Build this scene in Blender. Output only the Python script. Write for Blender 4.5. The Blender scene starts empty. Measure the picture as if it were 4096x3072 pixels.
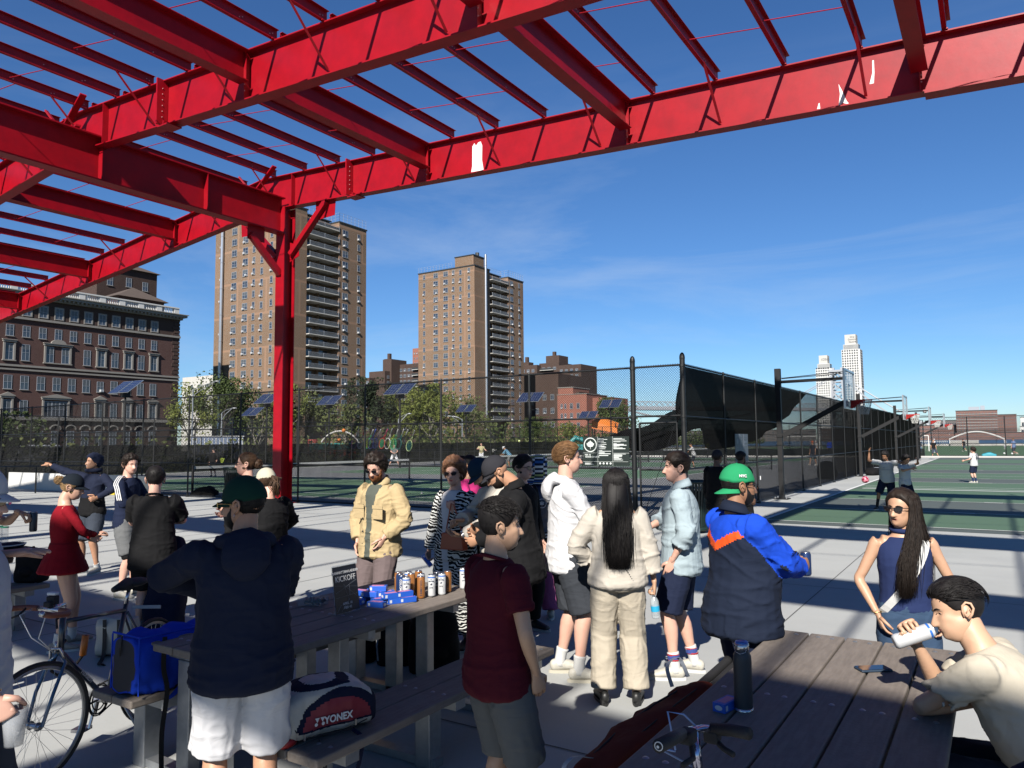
import bpy, bmesh, math, random
import numpy as np
from mathutils import Vector, Matrix, noise, Euler
R = math.radians
S = bpy.context.scene
COL = S.collection
random.seed(7); RNG = np.random.default_rng(7)

# ---------------- camera ----------------
CF, CP, CR, CY, CH = 750.15, .0774, -.0092, .5721, 1.878
fw = Vector((-math.sin(CY)*math.cos(CP), math.cos(CY)*math.cos(CP), math.sin(CP)))
rt0 = Vector((math.cos(CY), math.sin(CY), 0)); up0 = rt0.cross(fw)
rt = rt0*math.cos(CR)+up0*math.sin(CR); up = -rt0*math.sin(CR)+up0*math.cos(CR)
cam = bpy.data.cameras.new("camera"); camo = bpy.data.objects.new("camera", cam); COL.objects.link(camo)
m = Matrix((rt, up, -fw)).transposed().to_4x4(); m.translation = (0, 0, CH); camo.matrix_world = m
cam.sensor_width = 36; cam.lens = CF/1024*36; cam.clip_end = 6000; cam.clip_start = .05
S.camera = camo
# ---------------- light ----------------
SUN = Vector((-.40, 1.35, -1)).normalized()          # direction the light travels
sl = bpy.data.lights.new("sun", 'SUN'); so = bpy.data.objects.new("sun", sl); COL.objects.link(so)
so.rotation_mode = 'QUATERNION'; so.rotation_quaternion = Vector((0, 0, -1)).rotation_difference(SUN)
sl.energy = 5.0; sl.angle = R(.53); sl.color = (1, .945, .86)
W = bpy.data.worlds.new("World"); S.world = W; W.use_nodes = True
nt = W.node_tree; nt.nodes.clear()
sky = nt.nodes.new('ShaderNodeTexSky'); sky.sky_type = 'NISHITA'; sky.sun_disc = False
el = math.asin(-SUN.z); sky.sun_elevation = el; sky.sun_rotation = math.atan2(-SUN.x, -SUN.y)
sky.air_density = 1.0; sky.dust_density = .0; sky.ozone_density = 5; sky.altitude = 20
tc = nt.nodes.new('ShaderNodeTexCoord')
mp = nt.nodes.new('ShaderNodeMapping'); mp.inputs['Scale'].default_value = (1.0, 1.8, 6); mp.inputs['Rotation'].default_value = (.12, -.12, .3)
nz = nt.nodes.new('ShaderNodeTexNoise'); nz.inputs['Scale'].default_value = 1.7; nz.inputs['Detail'].default_value = 9; nz.inputs['Roughness'].default_value = .62; nz.inputs['Distortion'].default_value = .5
rp = nt.nodes.new('ShaderNodeValToRGB'); rp.color_ramp.elements[0].position = .47; rp.color_ramp.elements[1].position = .85
rp.color_ramp.elements[1].color = (.40, .40, .40, 1)
sx = nt.nodes.new('ShaderNodeSeparateXYZ')
hr = nt.nodes.new('ShaderNodeValToRGB')            # thin cloud only in a belt above the horizon
e = hr.color_ramp.elements; e[0].position = 0; e[0].color = (.7, .7, .7, 1); e[1].position = .48; e[1].color = (0, 0, 0, 1)
e2 = e.new(.25); e2.color = (1, 1, 1, 1)
mu = nt.nodes.new('ShaderNodeMath'); mu.operation = 'MULTIPLY'
mx = nt.nodes.new('ShaderNodeMixRGB'); mx.inputs['Color2'].default_value = (6.2, 7.2, 8.6, 1)
hs = nt.nodes.new('ShaderNodeHueSaturation'); hs.inputs['Saturation'].default_value = 1.08
ti = nt.nodes.new('ShaderNodeMixRGB'); ti.blend_type = 'MULTIPLY'; ti.inputs[0].default_value = 1; ti.inputs[2].default_value = (.76, .95, 1.16, 1)
bg = nt.nodes.new('ShaderNodeBackground'); bg.inputs['Strength'].default_value = .044
wo = nt.nodes.new('ShaderNodeOutputWorld')
L = nt.links.new
L(tc.outputs['Generated'], mp.inputs['Vector']); L(mp.outputs[0], nz.inputs['Vector']); L(nz.outputs['Fac'], rp.inputs[0])
L(tc.outputs['Generated'], sx.inputs[0]); L(sx.outputs['Z'], hr.inputs[0]); L(rp.outputs[0], mu.inputs[0]); L(hr.outputs[0], mu.inputs[1])
L(mu.outputs[0], mx.inputs[0]); L(sky.outputs[0], hs.inputs['Color']); L(hs.outputs[0], ti.inputs[1]); L(ti.outputs[0], mx.inputs['Color1']); L(mx.outputs[0], bg.inputs[0]); L(bg.outputs[0], wo.inputs[0])
S.view_settings.view_transform = 'Standard'; S.view_settings.look = 'None'; S.view_settings.gamma = 1
S.view_settings.exposure = 1.17
S.render.engine = 'CYCLES'
S.render.resolution_x = 1024; S.render.resolution_y = 768
S.cycles.max_bounces = 6; S.cycles.diffuse_bounces = 1; S.cycles.transparent_max_bounces = 24

# ---------------- tagging ----------------
def tag(o, label=None, cat=None, group=None, kind=None):
    if label: o['label'] = label
    if cat: o['category'] = cat
    if group: o['group'] = group
    if kind: o['kind'] = kind
    return o
def T(name, label, cat, loc=(0, 0, 0), rz=0, group=None):
    o = bpy.data.objects.new(name, None); COL.objects.link(o); o.location = loc; o.rotation_euler = (0, 0, rz)
    o.empty_display_size = .2
    return tag(o, label, cat, group)
def dup(root, loc=None, rz=None, label=None, group=None, sc=None):
    def cp(o, par):
        c = o.copy(); COL.objects.link(c)
        if par: c.parent = par
        for ch in list(o.children): cp(ch, c)
        return c
    r = cp(root, None)
    if loc is not None: r.location = loc
    if rz is not None: r.rotation_euler = (0, 0, rz)
    if label: r['label'] = label
    if group: r['group'] = group
    if sc: r.scale = sc
    return r

# ---------------- materials ----------------
MATS = {}
def mat(name, col, rough=.6, metal=0, spec=.5, bump=None, var=None, alpha=None, trans=None, coat=0, sheen=0, emit=None):
    """bump=(scale,strength[,dist]); var=(scale,amount,colour2[,detail])"""
    if name in MATS: return MATS[name]
    ALB = .68; col = tuple(x*ALB for x in col)
    if var: var = (var[0], var[1], tuple(x*ALB for x in var[2]), *var[3:])
    M = bpy.data.materials.new(name); M.use_nodes = True; n = M.node_tree; b = n.nodes['Principled BSDF']
    b.inputs['Base Color'].default_value = (*col, 1); b.inputs['Roughness'].default_value = rough
    b.inputs['Metallic'].default_value = metal; b.inputs['Specular IOR Level'].default_value = spec
    if coat: b.inputs['Coat Weight'].default_value = coat
    if sheen: b.inputs['Sheen Weight'].default_value = sheen; b.inputs['Sheen Roughness'].default_value = .5
    if trans: b.inputs['Transmission Weight'].default_value = trans
    if alpha is not None: b.inputs['Alpha'].default_value = alpha
    if emit: b.inputs['Emission Color'].default_value = (*col, 1); b.inputs['Emission Strength'].default_value = emit
    t = n.nodes.new('ShaderNodeTexCoord')
    if var:
        z = n.nodes.new('ShaderNodeTexNoise'); z.inputs['Scale'].default_value = var[0]; z.inputs['Detail'].default_value = var[3] if len(var) > 3 else 5
        z.inputs['Roughness'].default_value = .6
        r = n.nodes.new('ShaderNodeValToRGB'); r.color_ramp.elements[0].position = .5-.5*var[1] if False else .36; r.color_ramp.elements[1].position = .66
        mi = n.nodes.new('ShaderNodeMixRGB'); mi.inputs[1].default_value = (*col, 1); mi.inputs[2].default_value = (*var[2], 1)
        mm = n.nodes.new('ShaderNodeMath'); mm.operation = 'MULTIPLY'; mm.inputs[1].default_value = var[1]
        n.links.new(t.outputs['Object'], z.inputs['Vector']); n.links.new(z.outputs['Fac'], r.inputs[0]); n.links.new(r.outputs[0], mm.inputs[0])
        n.links.new(mm.outputs[0], mi.inputs[0]); n.links.new(mi.outputs[0], b.inputs['Base Color'])
    if bump:
        z = n.nodes.new('ShaderNodeTexNoise'); z.inputs['Scale'].default_value = bump[0]; z.inputs['Detail'].default_value = 6
        u = n.nodes.new('ShaderNodeBump'); u.inputs['Strength'].default_value = bump[1]; u.inputs['Distance'].default_value = bump[2] if len(bump) > 2 else .01
        n.links.new(t.outputs['Object'], z.inputs['Vector']); n.links.new(z.outputs['Fac'], u.inputs['Height']); n.links.new(u.outputs[0], b.inputs['Normal'])
    MATS[name] = M
    return M
def dk(c, f): return tuple(x*f for x in c)
def cloth(name, col, rough=.88, fold=.5, **k):
    if name in MATS: return MATS[name]
    M = mat(name, col, rough, 0, .15, var=(7, .22, dk(col, .72))); n = M.node_tree; b = n.nodes['Principled BSDF']; t = n.nodes.new('ShaderNodeTexCoord'); L_ = n.links.new
    def nz(sc, det, dist, mp):
        m_ = n.nodes.new('ShaderNodeMapping'); m_.inputs['Scale'].default_value = mp; z = n.nodes.new('ShaderNodeTexNoise'); z.inputs['Scale'].default_value = sc; z.inputs['Detail'].default_value = det; z.inputs['Distortion'].default_value = dist
        L_(t.outputs['Object'], m_.inputs[0]); L_(m_.outputs[0], z.inputs['Vector']); return z.outputs['Fac']
    def ma(op, a, v=None, c=None):
        m_ = n.nodes.new('ShaderNodeMath'); m_.operation = op; L_(a, m_.inputs[0])
        if c is not None: L_(c, m_.inputs[1])
        elif v is not None: m_.inputs[1].default_value = v
        return m_.outputs[0]
    h = None      # sharp creases: valleys where two warped noises cross their middle value
    for sc, mp, w in ((3.2, (1, 1, .5), 1.0), (4.5, (.55, .55, 1.4), .6)):
        c = ma('MINIMUM', ma('MULTIPLY', ma('ABSOLUTE', ma('SUBTRACT', nz(sc, 2.5, 1.6, mp), .5)), 9), 1); c = ma('MULTIPLY', c, w); h = c if h is None else ma('ADD', h, c=c)
    w = ma('MULTIPLY', nz(420, 2, 0, (1, 1, 1)), .10); h = ma('ADD', h, c=w)
    u = n.nodes.new('ShaderNodeBump'); u.inputs['Strength'].default_value = fold*.42; u.inputs['Distance'].default_value = .009; L_(h, u.inputs['Height']); L_(u.outputs[0], b.inputs['Normal']); return M

# ---------------- mesh builder ----------------
class MB:
    def __init__(s): s.v = []; s.f = []; s.m = []
    def add(s, v, f, mi=0):
        o = len(s.v); s.v.extend([tuple(p) for p in v]); s.f.extend([tuple(i+o for i in q) for q in f]); s.m.extend([mi]*len(f)); return s
    def box(s, c, d, mi=0, M=None, rz=0):
        x, y, z = d[0]/2, d[1]/2, d[2]/2
        v = [(i*x, j*y, k*z) for k in (-1, 1) for j in (-1, 1) for i in (-1, 1)]
        if rz: ca, sa = math.cos(rz), math.sin(rz); v = [(a*ca-b*sa, a*sa+b*ca, k) for a, b, k in v]
        v = [(a+c[0], b+c[1], k+c[2]) for a, b, k in v]
        if M is not None: v = [M @ Vector(p) for p in v]
        return s.add(v, [(0, 2, 3, 1), (4, 5, 7, 6), (0, 1, 5, 4), (2, 6, 7, 3), (0, 4, 6, 2), (1, 3, 7, 5)], mi)
    def bb(s, a, b, mi=0, M=None):   # box from two corners
        return s.box([(a[i]+b[i])/2 for i in range(3)], [abs(b[i]-a[i]) for i in range(3)], mi, M)
    def beam(s, p, q, w, h, mi=0, up=(0, 0, 1)):  # w horizontal, h along up
        p, q = Vector(p), Vector(q); d = (q-p); d.normalize(); u = Vector(up)
        sd = d.cross(u)
        if sd.length < 1e-4: sd = d.cross(Vector((1, 0, 0)))
        sd.normalize(); u = sd.cross(d)
        v = [P+sd*i*w/2+u*j*h/2 for P in (p, q) for j in (-1, 1) for i in (-1, 1)]
        return s.add(v, [(0, 1, 3, 2), (4, 6, 7, 5), (0, 4, 5, 1), (2, 3, 7, 6), (0, 2, 6, 4), (1, 5, 7, 3)], mi)
    def tube(s, pts, r, n=8, mi=0, caps=True, close=False):
        P = [Vector(p) for p in pts]; k = len(P); rr = r if hasattr(r, '__len__') else [r]*k
        v = []; f = []; ref = None
        for i, p in enumerate(P):
            d = (P[min(i+1, k-1)]-P[max(i-1, 0)]) if not close else (P[(i+1) % k]-P[i-1])
            if d.length < 1e-9: d = Vector((0, 0, 1))
            d.normalize()
            if ref is None: ref = d.orthogonal()
            ref = (ref-d*ref.dot(d)); ref = ref.normalized() if ref.length > 1e-6 else d.orthogonal().normalized()
            b = d.cross(ref)
            for j in range(n):
                a = 2*math.pi*j/n; v.append(p+(ref*math.cos(a)+b*math.sin(a))*rr[i])
        for i in range(k if close else k-1):
            for j in range(n):
                a, b_ = i*n+j, i*n+(j+1) % n; c, d_ = ((i+1) % k)*n+(j+1) % n, ((i+1) % k)*n+j
                f.append((a, b_, c, d_))
        if caps and not close: f.append(tuple(range(n-1, -1, -1))); f.append(tuple((k-1)*n+j for j in range(n)))
        return s.add(v, f, mi)
    def cyl(s, c, r, h, n=16, mi=0, r2=None, M=None):
        r2 = r if r2 is None else r2
        v = [(c[0]+R_*math.cos(2*math.pi*j/n), c[1]+R_*math.sin(2*math.pi*j/n), c[2]+z) for R_, z in ((r, 0), (r2, h)) for j in range(n)]
        if M is not None: v = [M @ Vector(p) for p in v]
        return s.add(v, [(j, (j+1) % n, n+(j+1) % n, n+j) for j in range(n)]+[tuple(range(n-1, -1, -1)), tuple(range(n, 2*n))], mi)
    def lathe(s, prof, c=(0, 0, 0), n=20, mi=0, M=None):
        v = []; f = []
        for r, z in prof:
            for j in range(n): a = 2*math.pi*j/n; v.append((c[0]+r*math.cos(a), c[1]+r*math.sin(a), c[2]+z))
        if M is not None: v = [M @ Vector(p) for p in v]
        for i in range(len(prof)-1):
            for j in range(n): f.append((i*n+j, i*n+(j+1) % n, (i+1)*n+(j+1) % n, (i+1)*n+j))
        return s.add(v, f, mi)
    def sphere(s, c, r, n=12, m_=8, mi=0, M=None):
        r = r if hasattr(r, '__len__') else (r, r, r)
        v = [(0, 0, -1)]+[(math.cos(2*math.pi*j/n)*math.cos(t), math.sin(2*math.pi*j/n)*math.cos(t), math.sin(t)) for t in [(-.5+i/m_)*math.pi for i in range(1, m_)] for j in range(n)]+[(0, 0, 1)]
        v = [(c[0]+a*r[0], c[1]+b*r[1], c[2]+k*r[2]) for a, b, k in v]
        if M is not None: v = [M @ Vector(p) for p in v]
        f = [(0, 1+(j+1) % n, 1+j) for j in range(n)]
        for i in range(m_-2):
            for j in range(n): a = 1+i*n; f.append((a+j, a+(j+1) % n, a+n+(j+1) % n, a+n+j))
        a = 1+(m_-2)*n; f += [(a+j, a+(j+1) % n, a+n) for j in range(n)]
        return s.add(v, f, mi)
    def prism(s, poly, z0, z1, mi=0, M=None):   # poly in xy, extruded in z
        n = len(poly); v = [(x, y, z0) for x, y in poly]+[(x, y, z1) for x, y in poly]
        if M is not None: v = [M @ Vector(p) for p in v]
        return s.add(v, [tuple(range(n-1, -1, -1)), tuple(range(n, 2*n))]+[(i, (i+1) % n, n+(i+1) % n, n+i) for i in range(n)], mi)
    def mesh(s, name, mats=None, smooth=False):
        me = bpy.data.meshes.new(name); me.from_pydata(s.v, [], s.f)
        for x in (mats or []): me.materials.append(x)
        if any(s.m): me.polygons.foreach_set('material_index', s.m)
        if smooth: me.polygons.foreach_set('use_smooth', [True]*len(me.polygons))
        me.update(); return me
    def build(s, name, mats, parent=None, smooth=False, bevel=0, fixn=False):
        if not isinstance(mats, (list, tuple)): mats = [mats]
        me = s.mesh(name, mats, smooth)
        if fixn:
            b = bmesh.new(); b.from_mesh(me); bmesh.ops.recalc_face_normals(b, faces=b.faces); b.to_mesh(me); b.free()
        o = bpy.data.objects.new(name, me); COL.objects.link(o)
        if parent: o.parent = parent
        if bevel:
            md = o.modifiers.new('bevel', 'BEVEL'); md.width = bevel; md.segments = 2; md.limit_method = 'ANGLE'
        return o
TS = bpy.data.scenes.new('scratch')          # meshes are baked in a scratch scene, removed at the end
def bake(o):
    COL.objects.unlink(o); TS.collection.objects.link(o)
    with bpy.context.temp_override(scene=TS, view_layer=TS.view_layers[0]): dg = bpy.context.evaluated_depsgraph_get()
    dg.update()
    me = bpy.data.meshes.new_from_object(o.evaluated_get(dg)); return me
def remesh(mb, vox, it=3, fac=.5):
    me = mb.mesh('tmp'); o = bpy.data.objects.new('tmp', me); COL.objects.link(o)
    a = o.modifiers.new('r', 'REMESH'); a.mode = 'VOXEL'; a.voxel_size = vox; a.use_smooth_shade = True
    if it: b = o.modifiers.new('s', 'SMOOTH'); b.iterations = it; b.factor = fac
    r = bake(o); bpy.data.objects.remove(o); bpy.data.meshes.remove(me)
    n = len(r.vertices); v = np.empty(n*3, 'f'); r.vertices.foreach_get('co', v)
    f = [tuple(p.vertices) for p in r.polygons]; bpy.data.meshes.remove(r)
    return v.reshape(-1, 3).astype(float), f
def text(body, size, M, m_, parent, name='lettering', ext=.0015, align='CENTER', sx=1, bold=0, shear=0):
    cu = bpy.data.curves.new('txt', 'FONT'); cu.body = body; cu.size = size; cu.extrude = ext; cu.align_x = align; cu.align_y = 'CENTER'; cu.offset = bold; cu.shear = shear
    cu.resolution_u = 3
    o = bpy.data.objects.new('txt', cu); COL.objects.link(o); me = bake(o); bpy.data.objects.remove(o)
    me.transform(M @ Matrix.Diagonal((sx, 1, 1, 1))); me.materials.clear(); me.materials.append(m_)
    q = bpy.data.objects.new(name, me); COL.objects.link(q); q.parent = parent; return q
def frameM(o, x, y):   # matrix with local x,y axes, origin o
    x = Vector(x).normalized(); y = Vector(y); z = x.cross(y).normalized(); y = z.cross(x)
    M = Matrix((x, y, z)).transposed().to_4x4(); M.translation = o; return M
def wp(o, p):        # parent o (built in world coordinates) to p
    o.parent = p; o.matrix_parent_inverse = (Matrix.Translation(p.location) @ Euler(p.rotation_euler).to_matrix().to_4x4()).inverted(); return o
def struct(name, mb, mats, **k): return tag(mb.build(name, mats, **k), kind='structure')
def sheet(name, x0, x1, y0, y1, z, m_, n=1):
    b = MB(); b.add([(x0, y0, z), (x1, y0, z), (x1, y1, z), (x0, y1, z)], [(0, 1, 2, 3)]); return struct(name, b, m_)

# concrete with streaks, patches, joints
def concrete(name, col, c2, streak=.35):
    M = mat(name, col, .82, 0, .35, bump=(35, .25, .004)); col = dk(col, .8); c2 = dk(c2, .8); n = M.node_tree; b = n.nodes['Principled BSDF']
    t = n.nodes.new('ShaderNodeTexCoord')
    def N(scale, mapv, det=6, rough=.6):
        mp = n.nodes.new('ShaderNodeMapping'); mp.inputs['Scale'].default_value = mapv; mp.inputs['Rotation'].default_value = (0, 0, R(6))
        z = n.nodes.new('ShaderNodeTexNoise'); z.inputs['Scale'].default_value = scale; z.inputs['Detail'].default_value = det; z.inputs['Roughness'].default_value = rough
        n.links.new(t.outputs['Object'], mp.inputs[0]); n.links.new(mp.outputs[0], z.inputs['Vector']); return z.outputs['Fac']
    a = N(.9, (.35, 2.2, 1)); c = N(.35, (1, 1, 1)); d = N(14, (.6, 1, 1), 8, .75); g_ = N(60, (1, 1, 1), 3)
    def ramp(s, p0, p1):
        r = n.nodes.new('ShaderNodeMapRange'); r.inputs['From Min'].default_value = p0; r.inputs['From Max'].default_value = p1; n.links.new(s, r.inputs['Value']); return r.outputs[0]
    def mixc(f, A, c2, k):
        mm = n.nodes.new('ShaderNodeMath'); mm.operation = 'MULTIPLY'; mm.inputs[1].default_value = k; n.links.new(f, mm.inputs[0])
        x = n.nodes.new('ShaderNodeMixRGB'); n.links.new(mm.outputs[0], x.inputs[0])
        if isinstance(A, tuple): x.inputs[1].default_value = (*A, 1)
        else: n.links.new(A, x.inputs[1])
        x.inputs[2].default_value = (*c2, 1); return x.outputs[0]
    o = mixc(ramp(a, .42, .68), col, dk(c2, 1.15), streak); o = mixc(ramp(c, .45, .7), o, c2, .6); o = mixc(ramp(d, .62, .75), o, dk(col, .62), .5)
    o = mixc(ramp(g_, .55, .8), o, dk(col, .75), .4)
    n.links.new(o, b.inputs['Base Color']); return M
M_conc = concrete('concrete', (.37, .378, .368), (.275, .284, .282))
M_curb = concrete('curb_concrete', (.42, .41, .39), (.32, .31, .30))
M_green = mat('court_green', (.070, .135, .078), .8, bump=(60, .3, .003), var=(.6, .35, (.054, .11, .064)))
M_gcourt = mat('court_grey_green', (.075, .092, .086), .8, bump=(60, .3, .003), var=(.6, .35, (.06, .075, .07)))
M_asph = mat('court_grey', (.15, .153, .153), .85, bump=(60, .3, .003), var=(.5, .4, (.12, .122, .125)))
M_tgreen = mat('tennis_green', (.07, .14, .07), .8, bump=(60, .3, .003), var=(.4, .4, (.05, .11, .055)))
M_line = mat('line_paint', (.78, .79, .78), .7, var=(3, .35, (.6, .62, .6)))
M_lineg = mat('line_paint_faded', (.42, .46, .42), .7, var=(3, .35, (.3, .34, .3)))
M_grassf = mat('field_turf', (.035, .085, .025), .9, bump=(20, .5, .02), var=(.25, .5, (.035, .09, .03)))
M_park = mat('park_ground', (.09, .11, .05), .95, bump=(3, .5, .05), var=(.1, .7, (.07, .06, .045)))
M_road = mat('road_asphalt', (.06, .06, .062), .9, bump=(40, .3, .005), var=(.3, .4, (.08, .08, .08)))
sheet('ground', -3000, 3000, -400, 5000, -.06, M_park)
sheet('pier_deck', -48, 40, -30, 84, 0, M_conc)
sheet('road', -105, -72, -100, 600, -.03, M_road)
sheet('field_turf', -47, 90, 88, 215, .012, M_grassf)
sheet('sports_court', -4.7, 40, 17.6, 84, .004, M_gcourt)
for i, (a, b, g_) in enumerate([(18.2, 22.0, 1), (25.8, 31.1, 1), (31.6, 36.9, 1), (40.6, 46.7, 1), (51.5, 62, 1), (66, 76, 1)]):
    sheet('court_panel', -4.62, 39.9, a, b, .008, M_green)
sheet('tennis_court', -46.5, -6.3, 17.0, 83.9, .004, M_asph)
def lines(name, segs, m_, parent=None):
    b = MB()
    for x0, y0, x1, y1, w in segs:
        dx, dy = x1-x0, y1-y0; l = math.hypot(dx, dy); nx, ny = -dy/l*w/2, dx/l*w/2
        b.add([(x0-nx, y0-ny, .0), (x1-nx, y1-ny, .0), (x1+nx, y1+ny, .0), (x0+nx, y0+ny, .0)], [(0, 1, 2, 3)])
    o = struct(name, b, m_); o.location.z = .013; return o
seg = [(-4.72, 17.0, -4.72, 78, .10)]+[(-4.66, y, 39, y, .06) for y in (18.2, 22.0, 25.8, 33.3, 36.9, 40.6, 43.5, 51.4, 57)]
seg += [(x+dx, y, x+.45+dx, y, .18) for y in (22.0, 25.8, 36.9, 40.6, 51.5) for k, x in enumerate(np.arange(-1.6, 20, 2.4)) for dx in (((y*7) % 1.3),)]
seg += [(x, y+.5, x, y+1.2, .12) for y in (44, 54, 64) for x in (2.3, 7.3)]
lines('court_lines', seg, M_line)
lines('court_lines', [(-4.4, y, 39, y, .45) for y in (31.4,)]+[(-4.4, y, 39, y, .22) for y in (46.9, 62, 32.2)], M_lineg)
# tennis courts: long axis along X, four courts
tg = MB(); tl = []
for cy in (24.3, 40.6, 56.9, 73.2):
    x0, x1 = -38.2, -14.4
    sheet('tennis_panel', x0, x1, cy-5.48, cy+5.48, .008, M_tgreen)
    for y in (-5.48, -4.11, 4.11, 5.48): tl.append((x0, cy+y, x1, cy+y, .07))
    for x in (x0, x1): tl.append((x, cy-5.48, x, cy+5.48, .09))
    for x in (-32.7, -19.9): tl.append((x, cy-4.11, x, cy+4.11, .07))
    tl.append((-32.7, cy, -19.9, cy, .07))
lines('tennis_lines', tl, M_line)
b = MB(); b.bb((-48, 83.9, 0), (90, 84.4, .16)); struct('kerb', b, M_curb, bevel=.02)
b = MB(); b.bb((-48, 84.4, 0), (90, 88, .02)); struct('path', b, M_curb)
# river and far shore
M_water = mat('river_water', (.03, .05, .07), .35, spec=.25, bump=(.35, .6, .4))
b = MB(); b.add([(-260, 232, -.02), (2500, 150, -.02), (2500, 940, -.02), (-900, 940, -.02)], [(0, 1, 2, 3)]); struct('river', b, M_water)

# ---------------- steel canopy ----------------
M_red = mat('red_paint', (.335, .0010, .009), .42, spec=.3, bump=(5, .10, .01), var=(2.6, .75, (.235, .0012, .008), 9))
M_redlow = mat('red_paint_soffit', (.37, .0025, .012), .55)
canopy = T('steel_canopy', 'bright red open steel roof frame with one tall column, standing over the picnic tables', 'canopy', (-19.32, 16.35, 0))
def can(name, mb, mats=M_red, bev=0): return wp(mb.build(name, mats), canopy)
XR = -20.4
def ztop(x): return 9.66-.0537*(x-0) if x > XR else 9.66+.0537*20.4-.116*(XR-x)
def zbot(x): return 8.58-.0556*x if x > XR else 8.58+.0556*20.4-.1036*(XR-x)
YR = [16.35, 10.2, 4.05, -2.1, -8.25, -14.4]
PUR = [-.43-1.49*k for k in range(-6, 28)]
PUR = [x for x in PUR if x < 9]
BX = [5.2, -.92, -7.11, -13.27]; BXL = [-25.3, -31.2, -37.1]
for Y in YR:
    for (xa, xb) in ((XR, 9.4), (-44, XR)):
        b = MB(); N = 2
        xs = [xa+.004, xb-.004] if xa != XR else [xa, xb]
        za, zb_, ta, tb_ = zbot(xa+1e-6 if xa == XR else xa), zbot(xb-1e-6), ztop(xa+1e-6 if xa == XR else xa), ztop(xb-1e-6)
        if xb == XR: za, ta = zbot(xa), ztop(xa); zb_, tb_ = zbot(XR+1e-6), ztop(XR+1e-6)
        w, fl, tf = .012, .15, .028
        b.add([(xa, Y-w/2, za), (xb, Y-w/2, zb_), (xb, Y-w/2, tb_), (xa, Y-w/2, ta), (xa, Y+w/2, za), (xb, Y+w/2, zb_), (xb, Y+w/2, tb_), (xa, Y+w/2, ta)],
              [(0, 1, 2, 3), (5, 4, 7, 6), (0, 4, 5, 1), (3, 2, 6, 7), (0, 3, 7, 4), (1, 5, 6, 2)])
        for z1, z2, s in ((za, zb_, -1), (ta, tb_, 1)):
            b.beam((xa, Y, z1+s*tf/2), (xb, Y, z2+s*tf/2), fl*2, tf, up=(0, 0, 1))
        if xa == XR:   # deeper spliced end and splice cover plates
            x1 = -.85
            b.beam((x1, Y, zbot(x1)-.055), (xb, Y, zbot(xb)-.055), .36, .05)
            b.box((-16.3, Y-.155, (zbot(-16.3)+ztop(-16.3))/2), (.05, .28, 1.12)); b.box((-16.05, Y-.1, zbot(-16.05)-.11), (.42, .36, .03))
            b.box((-16.05, Y-.1, zbot(-16.05)-.06), (.03, .34, .12))
        for x in ([*BX, -18.9] if xa == XR else BXL): b.box((x, Y-.085, (zbot(x)+ztop(x))/2), (.016, .15, ztop(x)-zbot(x)-.01))
        can('rafter', b)
# deep beams between rafters
for X in BX+BXL:
    for i in range(len(YR)-1):
        y1, y0 = YR[i]-.16, YR[i+1]+.16; zt = ztop(X)-.03; b = MB()
        b.bb((X-.006, y0, zt-.66), (X+.006, y1, zt)); b.bb((X-.15, y0, zt+.001), (X+.15, y1, zt+.021)); b.bb((X-.15, y0, zt-.681), (X+.15, y1, zt-.661))
        for s in (y0+.01, y1-.01): b.box((X+.04, s, zt-.33), (.09, .014, .6))
        can('beam', b)
# purlins
for X in PUR:
    if abs(X-XR) < .3: continue
    for i in range(0, len(YR)-1):
        y1 = YR[i]+(.02 if i == 0 else 0); y0 = YR[i+1]+.02; z = ztop(X)+.03; b = MB()
        b.bb((X-.005, y0, z+.03), (X+.005, y1-.06, z+.215)); b.bb((X-.005, y0, z+.216), (X+.075, y1-.06, z+.223)); b.bb((X-.08, y0, z+.022), (X+.005, y1-.06, z+.029))
        b.bb((X-.05, y1-.2, z), (X+.03, y1-.03, z+.02))
        can('purlin', b)
# knee angles from purlin to lower flange
for i, Y in enumerate(YR[:4]):
    for k, X in enumerate(PUR):
        if k % 2 == 0 or X < -38 or abs(X-XR) < .5: continue
        for s in (-1, 1):
            b = MB(); b.beam((X, Y+s*1.02, ztop(X)+.06), (X+.03, Y+s*.04, zbot(X)+.12), .055, .006); b.beam((X-.026, Y+s*1.02, ztop(X)+.09), (X+.004, Y+s*.04, zbot(X)+.15), .006, .055); can('knee_angle', b)
# tie rods
for i in range(4):
    for fy in (.36, .68):
        Y = YR[i+1]+fy*6.15
        for k in range(len(PUR)-1):
            if (k*7+i*3+int(fy*10)) % 5 > 2 or PUR[k+1] < -39: continue
            xa, xb = PUR[k+1], PUR[k]; b = MB(); b.tube([(xa, Y, ztop(xa)+.12), (xb, Y+.25, ztop(xb)+.12)], .011, 5)
            if len([1 for c in canopy.children if c.name.startswith('tie_rod')]) < 95: can('tie_rod', b)
# girder under the ridge
b = MB(); gx = -19.32
b.bb((gx-.008, -14, 8.76), (gx+.008, 16.16, 9.86)); b.bb((gx-.19, -14, 8.72), (gx+.19, 16.2, 8.758)); b.bb((gx-.19, -14, 9.862), (gx+.19, 16.16, 9.90))
for y in (10.2, 4.05, -2.1, 13.3): b.box((gx+.1, y, 9.31), (.18, .016, 1.09))
can('girder', b)
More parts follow.
